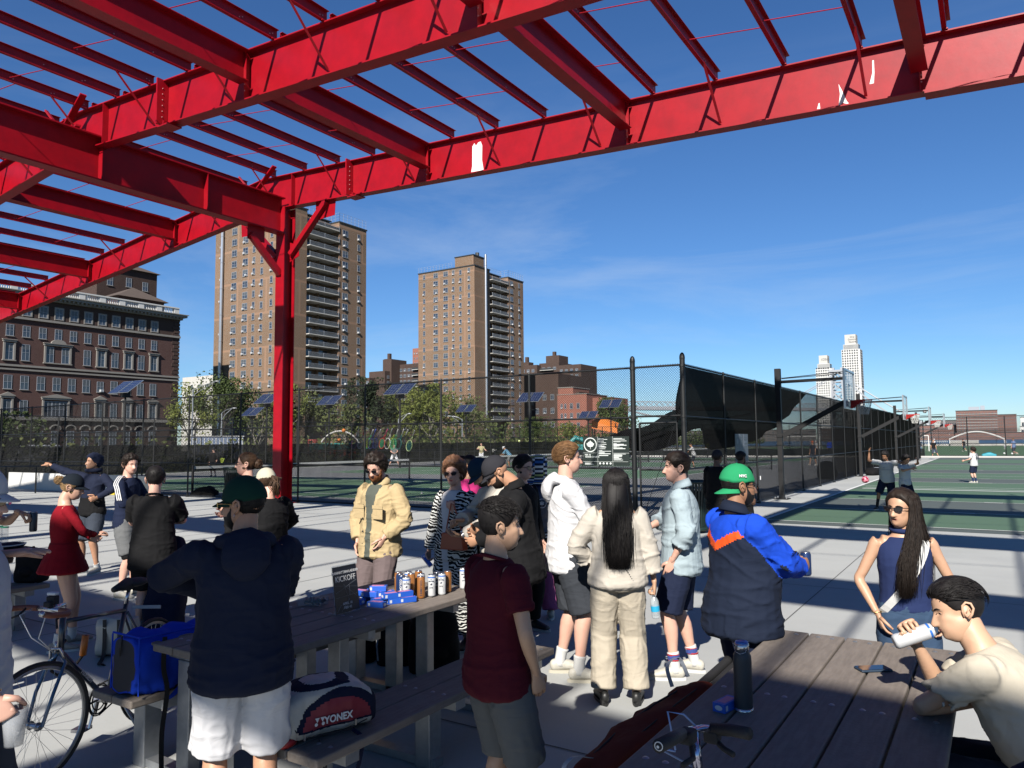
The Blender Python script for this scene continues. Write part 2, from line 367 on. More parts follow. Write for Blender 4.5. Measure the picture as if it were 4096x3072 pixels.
# column
b = MB(); b.bb((gx-.2, 16.12, 0), (gx+.2, 16.15, 9.62)); b.bb((gx-.2, 16.55, 0), (gx+.2, 16.58, 9.62)); b.bb((gx-.011, 16.152, 0), (gx+.011, 16.548, 9.62))
b.box((gx, 16.35, .015), (.62, .72, .03)); b.box((gx+.03, 16.63, 1.25), (.16, .1, .3))
can('column', b)
b = MB(); b.bb((gx-.2, -13.9, 0), (gx+.2, -13.5, 8.7)); can('column', b)
for s in (-1, 1):
    x0 = gx+s*.3; b = MB(); b.beam((gx+s*.33, 16.3, 8.02), (gx+s*1.95, 16.3, 9.5), .2, .16); b.prism([(gx+s*1.4, 8.98), (gx+s*2.25, 9.02), (gx+s*2.3, 9.68), (gx+s*1.4, 9.62)], -16.36, -16.35, M=Matrix.Rotation(R(90), 4, 'X'))
    b.prism([(gx+s*.21, 7.8), (gx+s*.65, 7.95), (gx+s*.62, 8.3), (gx+s*.21, 8.45)], -16.36, -16.35, M=Matrix.Rotation(R(90), 4, 'X')); can('brace', b)
b = MB(); b.beam((gx, 16.12, 7.4), (gx, 14.95, 8.45), .16, .18); b.bb((gx-.006, 14.85, 8.28), (gx+.006, 15.5, 8.72)); can('brace', b)
for Y in YR[:3]:
    b = MB(); b.beam((-21.3, Y-.3, zbot(-21.3)+.1), (-19.5, Y-.35, ztop(-19.5)+.28), .16, .05); b.beam((-21.1, Y-.5, 10.9), (-20.4, Y-.25, 10.0), .09, .05); can('brace', b)
b = MB(); b.beam((-21.2, 10.0, 10.0), (-19.2, 9.6, 10.0), .12, .05); b.beam((-21.9, 8.6, 10.9), (-20.9, 9.8, 10.0), .09, .04); can('brace', b)
# white primer where the paint has peeled away on the front rafter
M_bare = mat('bare_primer', (.80, .80, .78), .6, var=(8, .3, (.6, .6, .58)))
def peel(pts, nm='peeled_patch'):
    b = MB(); n = len(pts); b.add([(x, 16.35-.0085, z) for x, z in pts]+[(x, 16.35-.0062, z) for x, z in pts], [tuple(range(n)), tuple(range(2*n-1, n-1, -1))]+[(i, n+i, n+(i+1) % n, (i+1) % n) for i in range(n)]); wp(b.build(nm, M_bare, fixn=True), canopy)
z0 = zbot(-11.7)+.03
peel([(-11.80, z0+.0), (-11.76, z0+.2), (-11.75, z0+.75), (-11.68, z0+.83), (-11.63, z0+.74), (-11.55, z0+.82), (-11.47, z0+.83), (-11.42, z0+.7), (-11.43, z0+.3), (-11.38, z0+.02)])
z0 = zbot(-2.3); peel([(-2.42, z0+.02), (-2.38, z0+.3), (-2.40, z0+.52), (-2.33, z0+.34), (-2.26, z0+.12), (-2.2, z0+.02), (-2.34, z0+.1)])
z0 = zbot(-1.8); peel([(-1.82, z0+.38), (-1.76, z0+.60), (-1.75, z0+.86), (-1.72, z0+.86), (-1.72, z0+.6), (-1.74, z0+.38)])
z0 = zbot(-2.8); peel([(-2.85, z0+.01), (-2.8, z0+.18), (-2.78, z0+.18), (-2.77, z0+.01)])

b = MB(); rr = random.Random(4)
for X in PUR:
    for i in range(3):
        for Yb in (YR[i]-.25, YR[i]-1.0, YR[i+1]+2.1, YR[i+1]+4.2, YR[i+1]+.6):
            for dy in (0, .07):
                if rr.random() < .75: b.box((X+.009, Yb+dy, ztop(X)+.10+.05*rr.random()), (.010, .022, .022))
for Y in YR[:3]:
    for x in [*BX, -16.3]:
        for k in range(6): b.box((x+.03, Y-.163, zbot(x)+.16+k*.14), (.022, .010, .022))
tag(can('bolt', b, mat('bolt_pale', (.55, .25, .27), .5)), kind='stuff')
b = MB()
for x in np.arange(-45, 10, 6.15):
    b.add([(x, -20, .0), (x+.012, -20, .0), (x+.012, 17, .0), (x, 17, .0)], [(0, 1, 2, 3)])
for y in (-2, 4.15, 10.3): b.add([(-48, y, .0), (12, y, .0), (12, y+.012, .0), (-48, y+.012, .0)], [(0, 1, 2, 3)])
o = struct('deck_joints', b, mat('joint_dark', (.10, .10, .10), .9)); o.location.z = .004
def brick(name, col, c2, band=None, mort=(.3, .28, .25), sc=3.2, course=.2, vary=.35):
    M = mat(name, col, .9, 0, .2); col = dk(col, .68); c2 = dk(c2, .68); mort = dk(mort, .68); n = M.node_tree; b = n.nodes['Principled BSDF']
    t = n.nodes.new('ShaderNodeTexCoord'); se = n.nodes.new('ShaderNodeSeparateXYZ'); n.links.new(t.outputs['Object'], se.inputs[0])
    ad = n.nodes.new('ShaderNodeMath'); ad.operation = 'ADD'; n.links.new(se.outputs[0], ad.inputs[0]); n.links.new(se.outputs[1], ad.inputs[1])
    cb = n.nodes.new('ShaderNodeCombineXYZ'); n.links.new(ad.outputs[0], cb.inputs[0]); n.links.new(se.outputs[2], cb.inputs[1])
    br = n.nodes.new('ShaderNodeTexBrick'); n.links.new(cb.outputs[0], br.inputs['Vector']); br.inputs['Scale'].default_value = sc
    br.inputs['Color1'].default_value = (*col, 1); br.inputs['Color2'].default_value = (*c2, 1); br.inputs['Mortar'].default_value = (*mort, 1); br.inputs['Mortar Size'].default_value = .025
    z = n.nodes.new('ShaderNodeTexNoise'); z.inputs['Scale'].default_value = .25; z.inputs['Detail'].default_value = 8; z.inputs['Roughness'].default_value = .7; n.links.new(t.outputs['Object'], z.inputs['Vector'])
    mi = n.nodes.new('ShaderNodeMixRGB'); mi.blend_type = 'MULTIPLY'; mi.inputs[2].default_value = (*(1-vary,)*3, 1); n.links.new(z.outputs[0], mi.inputs[0]); n.links.new(br.outputs['Color'], mi.inputs[1])
    out = mi.outputs[0]
    if band:   # paler repair bands every few storeys, broken up along the wall
        br2 = n.nodes.new('ShaderNodeTexBrick'); n.links.new(cb.outputs[0], br2.inputs['Vector']); br2.inputs['Scale'].default_value = 1
        br2.inputs['Brick Width'].default_value = 11.3; br2.inputs['Row Height'].default_value = band[1]; br2.inputs['Mortar Size'].default_value = band[2]; br2.inputs['Bias'].default_value = -.25
        br2.inputs['Color1'].default_value = (0, 0, 0, 1); br2.inputs['Color2'].default_value = (.38, .38, .38, 1); br2.inputs['Mortar'].default_value = (.8, .8, .8, 1); br2.offset = .37
        m2 = n.nodes.new('ShaderNodeMixRGB'); n.links.new(br2.outputs['Color'], m2.inputs[0]); n.links.new(out, m2.inputs[1]); m2.inputs[2].default_value = (*band[0], 1); out = m2.outputs[0]
    n.links.new(out, b.inputs['Base Color']); return M
M_tan = brick('tan_brick', (.235, .135, .072), (.175, .098, .052), band=((.20, .125, .085), 8.76, .30))
M_dark = brick('dark_brick', (.085, .05, .038), (.06, .035, .028), mort=(.12, .1, .09))
M_maroon = brick('maroon_brick', (.115, .056, .048), (.085, .042, .038), mort=(.17, .12, .11))
M_darkred = brick('brown_brick', (.075, .040, .032), (.05, .028, .024), mort=(.12, .1, .09))
M_redb = brick('red_brick', (.36, .125, .085), (.29, .10, .07), mort=(.3, .2, .17))
M_farb = brick('far_brick', (.22, .10, .085), (.18, .08, .07), mort=(.3, .25, .22))
M_glass = mat('window_glass', (.018, .025, .04), .08, spec=.8, var=(.35, .6, (.09, .11, .14), 2))
M_glass2 = mat('window_blind', (.10, .11, .12), .3, var=(.3, .5, (.03, .04, .05)))
M_frame = mat('window_frame', (.30, .33, .38), .5)
M_stone = mat('limestone', (.25, .235, .215), .8, var=(2, .3, (.18, .17, .155)))
M_white = mat('white_trim', (.62, .62, .60), .6, var=(2, .2, (.5, .5, .48)))
M_ac = mat('ac_unit_white', (.55, .56, .57), .5)
M_roof = mat('roof_tile', (.085, .062, .05), .9, var=(1.5, .4, (.06, .045, .038)))
M_slab = mat('balcony_slab', (.50, .49, .46), .7, var=(1, .3, (.36, .35, .33)))
M_rail = mat('dark_railing', (.03, .034, .036), .5)
M_alu = mat('aluminium', (.62, .63, .65), .3, .8)
def win_mb(w, h, fr=.07, mull=True, sill=True, blind=.4, ac=False, trim=None):
    """materials: 0 frame 1 glass 2 blind 3 sill 4 ac ; faces -Y, back at y=0"""
    b = MB(); d = .06
    for sx in (-1, 1): b.box((sx*(w/2-fr/2), -d/2, 0), (fr, d, h), 0)
    for sz in (-1, 1): b.box((0, -d/2, sz*(h/2-fr/2)), (w-2*fr, d, fr), 0)
    zb = h/2-fr-(h-2*fr)*blind
    b.box((0, -.015, (zb-h/2+fr)/2), (w-2*fr, .03, zb+h/2-fr), 1)
    if blind > 0: b.box((0, -.015, (zb+h/2-fr)/2), (w-2*fr, .03, h/2-fr-zb), 2)
    b.box((0, -.045, 0), (w-2*fr, .03, .05), 0)
    if mull: b.box((0, -.04, 0), (.045, .035, h-2*fr), 0)
    if sill: b.box((0, -.08, -h/2-.06), (w+.2, .16, .11), 3)
    if ac: b.box((ac, -.22, -h/2+.28), (.62, .42, .42), 4); b.box((ac, -.436, -h/2+.28), (.34, .01, .3), 0)
    return b
WM = [M_frame, M_glass, M_glass2, M_stone, M_ac]
def placed(root, name, me, x, y, z, rz):
    o = bpy.data.objects.new(name, me); COL.objects.link(o); o.parent = root; o.location = (x, y, z); o.rotation_euler = (0, 0, rz); return o
def many(root, name, items, lim=100):
    """items: (mesh-builder, mats, x,y,z,rz). first lim become parts with shared meshes, the rest one stuff part"""
    cache = {}; rest = MB()
    for k, (b, x, y, z, rz) in enumerate(items):
        if k < lim:
            if id(b) not in cache: cache[id(b)] = b.mesh(name, WM)
            placed(root, name, cache[id(b)], x, y, z, rz)
        else:
            M = Matrix.Translation((x, y, z)) @ Matrix.Rotation(rz, 4, 'Z')
            o = len(rest.v); rest.v.extend([tuple(M @ Vector(p)) for p in b.v]); rest.f.extend([tuple(i+o for i in q) for q in b.f]); rest.m.extend(b.m)
    if rest.v: tag(rest.build(name, WM, root), kind='stuff')

def tower(x0, y0, dz0, label, pole, rnd):
    """tan apartment tower; local origin is the south-west... corner (-25,0)..(0,30), heights in m"""
    t = T('apartment_tower', label, 'building', (x0, y0, 0)); rr = random.Random(rnd)
    H = 63.0; b = MB()
    b.bb((-25, 0, 0), (0, 9.4, H)); b.bb((-25, 9.4, 0), (-2.2, 19.9, H-.6)); b.bb((-25, 19.9, 0), (.9, 30.4, H-.8))
    b.build('wall', M_tan, t)
    b = MB(); b.bb((-25.2, -.2, H), (.2, 9.6, H+.35)); b.bb((-25.2, 9.6, H-.3), (-2.0, 19.8, H)); b.bb((-25.2, 19.8, H-.8), (1.1, 30.6, H-.45)); b.build('parapet', M_rail, t)
    b = MB(); b.bb((-9.5, 1.5, H+.35), (-1.5, 8, H+4.2)); b.bb((-9.7, 1.3, H+4.2), (-1.3, 8.2, H+4.5), 1); b.cyl((-3, 6, H+4.5), .7, 1.6, 10, 1); b.cyl((-4.6, 6, H+4.5), .4, 1.1, 10, 1); b.build('roof_house', [M_tan, M_rail], t)
    b = MB()    # roof railing
    def rail(p, q, z, h=1.9):
        n = max(1, int(math.dist(p, q)/1.3))
        for i in range(n+1): x, y = p[0]+(q[0]-p[0])*i/n, p[1]+(q[1]-p[1])*i/n; b.bb((x-.025, y-.025, z), (x+.025, y+.025, z+h))
        for k in (.35, .7, 1): b.beam((p[0], p[1], z+h*k), (q[0], q[1], z+h*k), .04, .04)
    rail((-25, 0), (-9.7, 0), H+.3); b.build('roof_railing', M_frame, t); b = MB(); rail((-2.2, 9.4), (-2.2, 20), H-.5, 2.4); rail((.9, 20), (.9, 30.2), H-.5, 2.4); rail((.9, 20), (-4, 20), H-.5, 2.4)
    b.build('roof_railing', M_frame, t)
    W1 = [win_mb(1.0, 1.75, mull=False, blind=bl, ac=a) for bl, a in ((.5, 0), (.25, 0), (.5, .001), (0, -.2))]
    W2 = [win_mb(2.0, 1.75, mull=True, blind=bl, ac=a) for bl, a in ((.5, 0), (.2, 0), (.5, .4), (0, -.45), (.5, -.4))]
    fl = [62.0-.35-1.75/2+dz0-2.922*k for k in range(20)]
    it = []
    for k, z in enumerate(fl):
        for x, wd in ((-22.3, 1), (-17.0, 2), (-12.5, 2), (-9.1, 1), (-6.0, 1), (-2.3, 1)): it.append(((rr.choice(W1) if wd == 1 else rr.choice(W2)), x, -.005, z-.25*(wd == 1 and x == -6), 0))
        it.append((rr.choice(W2), .905, 22.2, z-1.2, R(90))); it.append((rr.choice(W1), .905, 27.4, z-1.2, R(90)))
        it.append((rr.choice(W1), .005, 3.2 if pole[0] == 'x' else 6.7, z-1.2, R(90)))
    many(t, 'window', it)
    # balconies
    for k in range(18):
        z = 61.0-2.922*k-1.35
        if k == 0: z += .1
        b = MB(); b.bb((-2.19, 9.45, z-.22), (1.15, 19.85, z)); b.build('balcony_slab', M_slab, t)
        b = MB()
        for i in range(26): y = 9.5+i*.4; b.bb((1.06, y, z), (1.09, y+.03, z+1.05))
        b.bb((1.04, 9.45, z+1.05), (1.11, 19.85, z+1.11)); b.bb((1.045, 9.45, z+.1), (1.075, 19.85, z+.8), 1)
        for y in (9.5, 14.6, 19.8): b.bb((1.0, y-.04, z), (1.12, y+.04, z+1.2))
        b.build('balcony_rail', [M_frame, M_rail], t)
    b = MB(); b.bb((-2.18, 14.3, 10), (-.9, 14.6, 60)); b.build('balcony_divider', M_tan, t)
    b = MB()
    for k in range(18):
        z = 61.0-2.922*k-1.35
        for y in (11.8, 17.2): b.bb((-2.18, y-1.5, z), (-2.1, y+1.5, z+2.2))
    tag(b.build('balcony_door', M_glass, t), kind='stuff')
    b = MB()
    if pole[0] == 'x': b.cyl((pole[1], -.55, 6), .42, 62, 14)
    else: b.cyl((.55, pole[1], 4), .42, 64, 14)
    for k in range(9):
        z = 8+k*7
        if pole[0] == 'x': b.cyl((pole[1], -.55, z), .5, .14, 14)
        else: b.cyl((.55, pole[1], z), .5, .14, 14)
    b.build('flue_pipe', M_alu, t, smooth=False)
    return t
tower(-149, 123.7, 0, 'nearer tan brick apartment tower with grey balconies, cut by the red column', ('x', -21.4), 1)
tower(-149, 208, .8, 'farther tan brick apartment tower with flue pipe down its corner, right of the red column', ('y', 6.1), 2)

# ---------- brick institution on the left ----------
bl = T('brick_institution', 'long maroon brick building with white cornice, balustrade and a square tower', 'building', (-144, 94, 0))
Z = lambda z: z
b = MB(); b.bb((-18, -75, 0), (0, 0, 24.6)); b.build('wall', M_maroon, bl)
b = MB(); b.bb((-18, -75, 24.6), (.0, 0, 28.2)); b.bb((-.02, -75, 0), (.12, .0, 6.4)); b.build('attic_wall', M_darkred, bl)
b = MB()
for zz, dd, hh in ((24.35, .35, .4), (15.9, .3, .35), (15.25, .22, .3), (6.55, .5, .55)): b.bb((-18.2, -75.2, zz), (dd, .2, zz+hh))
b.build('string_course', M_stone, bl)
b = MB(); b.bb((-18.6, -75.6, 28.2), (.55, .5, 28.7)); b.bb((-19.2, -76, 28.7), (1.2, 1.1, 29.15)); b.bb((-19.4, -76, 29.15), (1.45, 1.3, 29.3))
for i in range(95): y = -.3-i*.78; b.bb((.55, y-.16, 28.4), (1.05, y+.16, 28.68))
b.build('cornice', M_stone, bl)
b = MB(); b.bb((-.6, -75, 29.3), (-.1, 0, 29.5)); b.bb((-.65, -75, 30.6), (.0, 0, 30.85))
for i in range(0, 20):
    y = -i*3.9; b.bb((-.55, y-1.15, 29.5), (-.1, y, 30.6))
    for k in range(7): yy = y-1.4-k*.37; b.cyl((-.33, yy, 29.5), .11, 1.1, 6)
b.build('balustrade', M_white, bl)
b = MB()
for i in range(36): z = .4+i*.78; b.bb((-.8, -1.6 if i % 2 else -1.2, z), (.12, .12, z+.62))
b.build('quoin', M_darkred, bl)
ys = [y-93.95 for y in (43.0, 45.8, 48.5, 51.2, 53.8, 56.4, 59.0, 61.7, 64.37, 67.08, 69.78, 72.45, 75.09, 77.73, 80.42, 83.1, 85.76, 88.43)][::-1]
A = [win_mb(1.25, 2.0, mull=True, sill=True, blind=k) for k in (.5, .3, .62)]
Aac = win_mb(1.25, 2.0, mull=True, blind=.5, ac=.2)
def surround(w, h, ped):
    b = MB()
    for s in (-1, 1): b.box((s*(w/2+.17), -.1, 0), (.3, .22, h+.3), 3)
    b.box((0, -.14, h/2+.38), (w+.9, .3, .34), 3); b.box((0, -.2, h/2+.6), (w+1.1, .42, .12), 3)
    if ped == 'tri': b.add([(-(w/2+.55), -.02, h/2+.67), (w/2+.55, -.02, h/2+.67), (0, -.02, h/2+1.25), (-(w/2+.55), -.4, h/2+.67), (w/2+.55, -.4, h/2+.67), (0, -.4, h/2+1.25)], [(3, 4, 5), (0, 2, 1), (0, 3, 5, 2), (1, 2, 5, 4), (0, 1, 4, 3)], 3)
    if ped == 'arc':
        P = [(math.cos(a)*1.3, h/2+.66+math.sin(a)*.75) for a in [math.pi*i/10 for i in range(11)]]; n = 11
        b.add([(x, -.02, z) for x, z in P]+[(x, -.4, z) for x, z in P], [tuple(range(n, 2*n)), tuple(range(n-1, -1, -1))]+[(i, i+1, n+i+1, n+i) for i in range(n-1)]+[(0, n, 2*n-1, n-1)], 3)
    b.box((0, -.14, -h/2-.12), (w+.9, .3, .2), 3)
    return b
def plain_sur(w, h, c=3):
    b = MB()
    for s in (-1, 1): b.box((s*(w/2+.12), -.05, 0), (.2, .1, h+.4), c)
    b.box((0, -.05, h/2+.12), (w+.05, .1, .2), c); return b
it = []; sur = []
s_tall = surround(1.3, 2.9, None); s_tri = surround(1.3, 3.1, 'tri'); s_arc = surround(4.1, 2.9, 'arc'); s_tri3 = surround(4.1, 3.1, 'tri'); p1 = plain_sur(1.25, 2.0)
Wt = [win_mb(1.3, 2.9, blind=k) for k in (.45, .3, .55)]
r = random.Random(5)
for i, y in enumerate(ys):
    it.append((r.choice(A), .005, y, 26.1, R(90))); sur.append((p1, .006, y, 26.1, R(90)))
    it.append((r.choice(A), .005, y, 22.25, R(90)))
    j = i  # 0 is the rightmost
    trip = j in (6, 7, 8); trip2 = j in (6, 7, 8)
    if j == 7:
        sur.append((s_arc, .006, y, 18.5, R(90))); sur.append((s_tri3, .006, y, 8.55, R(90)))
    if not trip or j != 7: it.append((r.choice(Wt), .012, y if not trip else ys[7]+(1.35 if j == 6 else -1.35), 18.5, R(90)))
    if not trip and j in (0, 2, 4, 10, 12, 14, 16): sur.append((s_tall, .006, y, 18.5, R(90)))
    it.append((Aac if j == 4 else r.choice([win_mb(1.35, 2.45, blind=k) for k in (.5,)]), .005, y, 13.15, R(90)))
    it.append((r.choice(Wt), .012, y if not trip else ys[7]+(1.35 if j == 6 else (-1.35 if j == 8 else 0)), 8.6, R(90)))
    if not trip and j in (0, 2, 4, 10, 12, 14, 16): sur.append((s_tri, .006, y, 8.6, R(90)))
    it.append((r.choice(Wt), .13, y, 3.2, R(90)))
    ar = MB(); ar.tube([(math.cos(a)*.95, -.06, 1.75+math.sin(a)*.8) for a in [math.pi*k/8 for k in range(9)]], .16, 4, 3); sur.append((ar, .12, y, 3.2, R(90)))
many(bl, 'window', it); many(bl, 'window_surround', sur)
# towers on the roof
b = MB(); b.bb((-30, -9.0, 20), (-16, 4.6, 40.9)); b.build('tower_wall', M_darkred, bl)
b = MB(); b.add([(-30.6, -9.6, 40.9), (-15.4, -9.6, 40.9), (-15.4, 5.2, 40.9), (-30.6, 5.2, 40.9), (-23, -2.2, 44.5)], [(0, 1, 4), (1, 2, 4), (2, 3, 4), (3, 0, 4), (0, 3, 2, 1)]); b.build('tower_roof', M_roof, bl)
b = MB(); b.bb((-14, -9.8, 28), (-6, .2, 32.6)); b.build('pavilion_wall', M_maroon, bl)
b = MB(); b.add([(-14.6, -10.5, 32.6), (-5.2, -10.5, 32.6), (-5.2, .9, 32.6), (-14.6, .9, 32.6), (-9.8, -4.6, 35.6)], [(0, 1, 4), (1, 2, 4), (2, 3, 4), (3, 0, 4), (0, 3, 2, 1)]); b.build('pavilion_roof', M_roof, bl)
its = [(A[0], -15.99, y, z, R(90)) for y, z in ((-6.2, 37.6), (-2.0, 37.9), (1.8, 37.6))]+[(A[1], -5.99, y, 30.7, R(90)) for y in (-7.5, -4.6, -1.7)]+[(A[2], x, -9.01, z, 0) for x in (-27, -23, -19) for z in (37.6, 33.5)]
for w in its: placed(bl, 'tower_window', w[0].mesh('tower_window', WM), *w[1:])

# ---------- generic blocks ----------
def pol(az, d): return (d*math.cos(R(az)), d*math.sin(R(az)))
def block(name, label, origin, boxes, m_, wins=(), bal=(), roofz=None, grp=None, extra=None):
    t = T(name, label, 'building', (*origin, 0), 0, grp)
    b = MB()
    for q in boxes: b.bb((q[0], q[2], 0 if len(q) < 6 else q[5]), (q[1], q[3], q[4]))
    b.build('wall', m_, t)
    it = []; rr = random.Random(len(label))
    for face, a0, a1, na, z0, z1, nz, w, h, pos in wins:
        ww = [win_mb(w, h, mull=w > 1.4, blind=k, ac=a) for k, a in ((.5, 0), (.3, 0), (.5, .1))]
        for i in range(na):
            for k in range(nz):
                a = a0+(a1-a0)*(i+.5)/na; z = z0+(z1-z0)*(k+.5)/nz
                it.append((rr.choice(ww), *((a, pos-.004, z, 0) if face == 'y' else (pos+.004, a, z, R(90)))))
    many(t, 'window', it)
    for x0, x1, y0, y1, zs in bal:
        for z in zs: b = MB(); b.bb((x0, y0, z), (x1, y1, z+.25)); b.bb((x0, y0, z+.25), (x1, y0+.08, z+1.2), 1); b.build('balcony', [M_slab, M_rail], t)
    if extra: extra(t)
    return t
def chim(b_): 
    def f(t):
        for (x, y, z0, z1, r_) in b_:
            b = MB(); b.bb((x-r_, y-r_, z0), (x+r_, y+r_, z1)); b.bb((x-.8, y-.8, z1), (x+.8, y+.8, z1+3.0)); b.build('roof_stack', M_dark, t)
    return f
x, y = pol(134.2, 400)
block('apartment_block', 'low dark brick apartment block stepped behind the nearer tan tower', (x, y), [(-4, 6, 0, 18, 36), (2, 13, 4, 22, 39.5), (8, 14, 8, 20, 46)], M_dark,
      [('y', -3, 5.8, 4, 8, 35, 9, 1.6, 1.6, 0), ('x', 5, 21, 5, 8, 38, 10, 1.6, 1.6, 13)], [(-5.5, -1, -1.3, 0, [10+3*k for k in range(8)])], extra=chim([(9, 12, 39, 46.5, 2)]))
x, y = pol(131.9, 405)
block('apartment_block', 'dark brick apartment block with paler balcony strips left of the farther tan tower', (x, y), [(0, 20, 0, 18, 43.5)], M_darkred,
      [('y', 5, 16, 4, 8, 42, 11, 1.8, 1.5, 0)], [(1, 5, -1.4, 0, [10+3*k for k in range(11)]), (15, 19, -1.4, 0, [10+3*k for k in range(11)])])
x, y = pol(130.35, 460)
block('apartment_block', 'narrow brown high rise rising just behind the farther tan tower', (x, y), [(0, 9, 0, 9, 59.5)], M_redb, [('y', .5, 8.5, 4, 30, 58, 9, .9, 1.2, 0)])
x, y = pol(122.2, 400)
block('apartment_block', 'dark brick apartment block with two roof stacks right of the farther tan tower', (x, y), [(-6, 11, 0, 16, 42.5), (10, 22, 4, 20, 43.5), (22, 36, 2, 20, 41.5), (13, 21, 6, 16, 47.5)], M_dark,
      [('y', -5, 10, 5, 8, 41, 11, 1.6, 1.5, 0), ('y', 11, 21, 3, 8, 42, 11, 1.8, 1.5, 4), ('y', 23, 35, 4, 8, 40, 11, 1.6, 1.5, 2)], [(0, 6, -1.3, 0, [12+3*k for k in range(9)]), (11, 19, 2.7, 4, [39.5, 36, 33])], extra=chim([(0, 8, 42, 45, 2.5), (16, 10, 43, 47, 2.5)]))
x, y = pol(121.9, 300)
block('brick_hall', 'plain blackish brick hall standing between the farther tan tower and the red school', (x, y), [(0, 16, 0, 20, 28.5), (15.9, 24, 2, 20, 21)], M_dark, [('y', 1, 15, 4, 6, 22, 3, 1.6, 2.2, 0)])
sch = block('school_building', 'stepped red brick school building with white framed windows in pairs', (-130, 254), [(-12.7, 0, 0, 18, 19.9), (-12.6, -6, .5, 14, 22.6), (-.2, 8, 5, 20, 18.6)], M_redb,
      [('y', -11.6, -8.4, 2, 6.2, 17.4, 3, .9, 1.9, 0), ('y', -8, -2.2, 2, 6.2, 17.4, 3, 1.3, 2.1, 0), ('x', 6, 17, 3, 6, 17, 3, 1.3, 1.9, 8)])
b = MB(); b.bb((-12.9, .3, 22.6), (-5.8, 14.2, 22.9)); b.bb((-12.8, -.2, 19.9), (.2, 18.2, 20.1)); b.build('parapet', M_stone, sch)
x, y = pol(146.2, 260); block('white_block', 'small pale concrete block showing above the trees right of the maroon building', (x, y), [(-3, 14, 0, 12, 23.5)], M_slab, [('y', 0, 12, 3, 15, 22, 2, 1.2, 1.4, 0)])
# white twin towers over the river
M_wt = mat('white_precast', (.62, .62, .60), .7)
def white_tower(origin, w, d, h, cap, label, txt):
    t = T('white_tower', label, 'building', (*origin, 0)); b = MB()
    b.bb((-w, 0, 0), (0, d, h)); b.build('wall', M_wt, t)
    b = MB(); nz = int(h/4.1)
    for k in range(nz):
        z = 6+k*4.05
        for i in range(int(w/3.5)): x_ = -w+1.7+i*3.5; b.bb((x_-1.05, -.12, z), (x_+1.05, -.02, z+2.5))
        for i in range(int(d/3.5)): y_ = 1.8+i*3.5; b.bb((.02, y_-1.05, z), (.12, y_+1.05, z+2.5))
    tag(b.build('window', mat('tower_window', (.03, .035, .045), .6, 0, .2), t), kind='stuff')
    b = MB(); b.bb((-w+3, 1.5, h), (-3, d-1.5, h+8)); b.build('glass_storey', M_glass2, t)
    b = MB()
    for i in range(14): x_ = -w+3+(w-6)*i/13; b.bb((x_-.3, 1.2, h), (x_+.3, 1.45, h+8))
    b.bb((-w+2.6, 1.1, h+7.6), (-2.6, d-1, h+8.2)); b.build('fins', M_wt, t)
    b = MB(); b.bb((-w+5, 3, h+8), (-6, d-3, h+8+cap)); b.build('roof_drum', M_slab, t)
    M = Matrix.Translation(((-w-1)/2, 2.85, h+8+cap*.5)) @ Matrix.Rotation(R(90), 4, 'X')
    for i, s in enumerate(txt): text(s, 5.2 if len(txt) == 1 else 3.8, M @ Matrix.Translation((3, (len(txt)-1)*1.9-i*3.8, 0)), M_rail, t, ext=.05)
x, y = pol(97.74, 1290); white_tower((x, y), 27, 26, 143, 16, 'taller white gridded tower across the river, behind the basketball hoop', ['One', 'Domino', 'Square'])
x, y = pol(99.62, 1310); white_tower((x, y), 24, 24, 116, 14, 'shorter white gridded tower across the river, left of its taller twin', ['1DSQ'])
# far shore
M_farg = mat('far_roofs', (.13, .12, .12), .9)
def shore(az0, az1, d, h, m_, label, wn=None, name='warehouse'):
    x0, y0 = pol(az1, d); x1, y1 = pol(az0, d); t = T(name, label, 'building', (x0, y0, 0), math.atan2(y1-y0, x1-x0)); L_ = math.dist((x0, y0), (x1, y1))
    b = MB(); b.bb((0, 0, 0), (L_, 20, h)); b.build('wall', m_, t)
    if wn:
        b = MB()
        for i in range(wn[0]):
            for k in range(wn[1]): x_ = L_*(i+.5)/wn[0]; z = h*.12+h*.85*k/wn[1]; b.bb((x_-L_/wn[0]*.24, -.15, z), (x_+L_/wn[0]*.24, -.02, z+h/wn[1]*.45))
        tag(b.build('window', wn[2], t), kind='stuff')
    b = MB(); b.bb((-.3, -.4, h), (L_+.3, 20, h+.7)); b.build('parapet', M_rail, t); return t
fb = shore(89.9, 92.2, 950, 31, M_farb, 'brick apartment block with balcony grid on the far shore, tallest at the right', (13, 9, M_glass2), 'apartment_block')
b = MB(); b.bb((12, 3, 31), (22, 15, 35.5)); b.bb((23, 3, 31), (27, 15, 36.5)); b.build('roof_house', M_frame, fb)
b = MB(); 
for k in range(9): b.bb((.3, -.9, 3.2+k*3.0), (38, -.16, 3.5+k*3.0))
b.build('balcony_slab', M_slab, fb)
shore(92.2, 95.6, 960, 16, M_farb, 'long low brick warehouse on the far shore behind the hoops', (30, 3, M_glass2))
shore(92.2, 94.0, 1000, 22, M_farg, 'grey stepped warehouse behind the long brick one on the far shore', (14, 4, M_glass))
shore(95.6, 100.5, 960, 14, M_dark, 'dark low warehouse on the far shore left of the hoops', (30, 3, M_glass2))
shore(88.9, 89.9, 990, 27, M_farb, 'far brick building with a white penthouse beside the tallest far block', (8, 6, M_glass2))
shore(86.9, 88.75, 940, 13, M_wt, 'white building with large dark windows at the far right shore', (7, 2, M_glass))
shore(87.3, 88.7, 1000, 24, M_wt, 'white upper block standing behind the far right shore building', (6, 2, M_glass))
shore(100.8, 119, 1100, 15, M_farg, 'hazy far shore building row beneath the bridge', (60, 3, M_glass2))
shore(85.5, 92.3, 930, 7, M_farb, 'low brick pier shed at the water edge of the far shore', (60, 2, M_glass2))
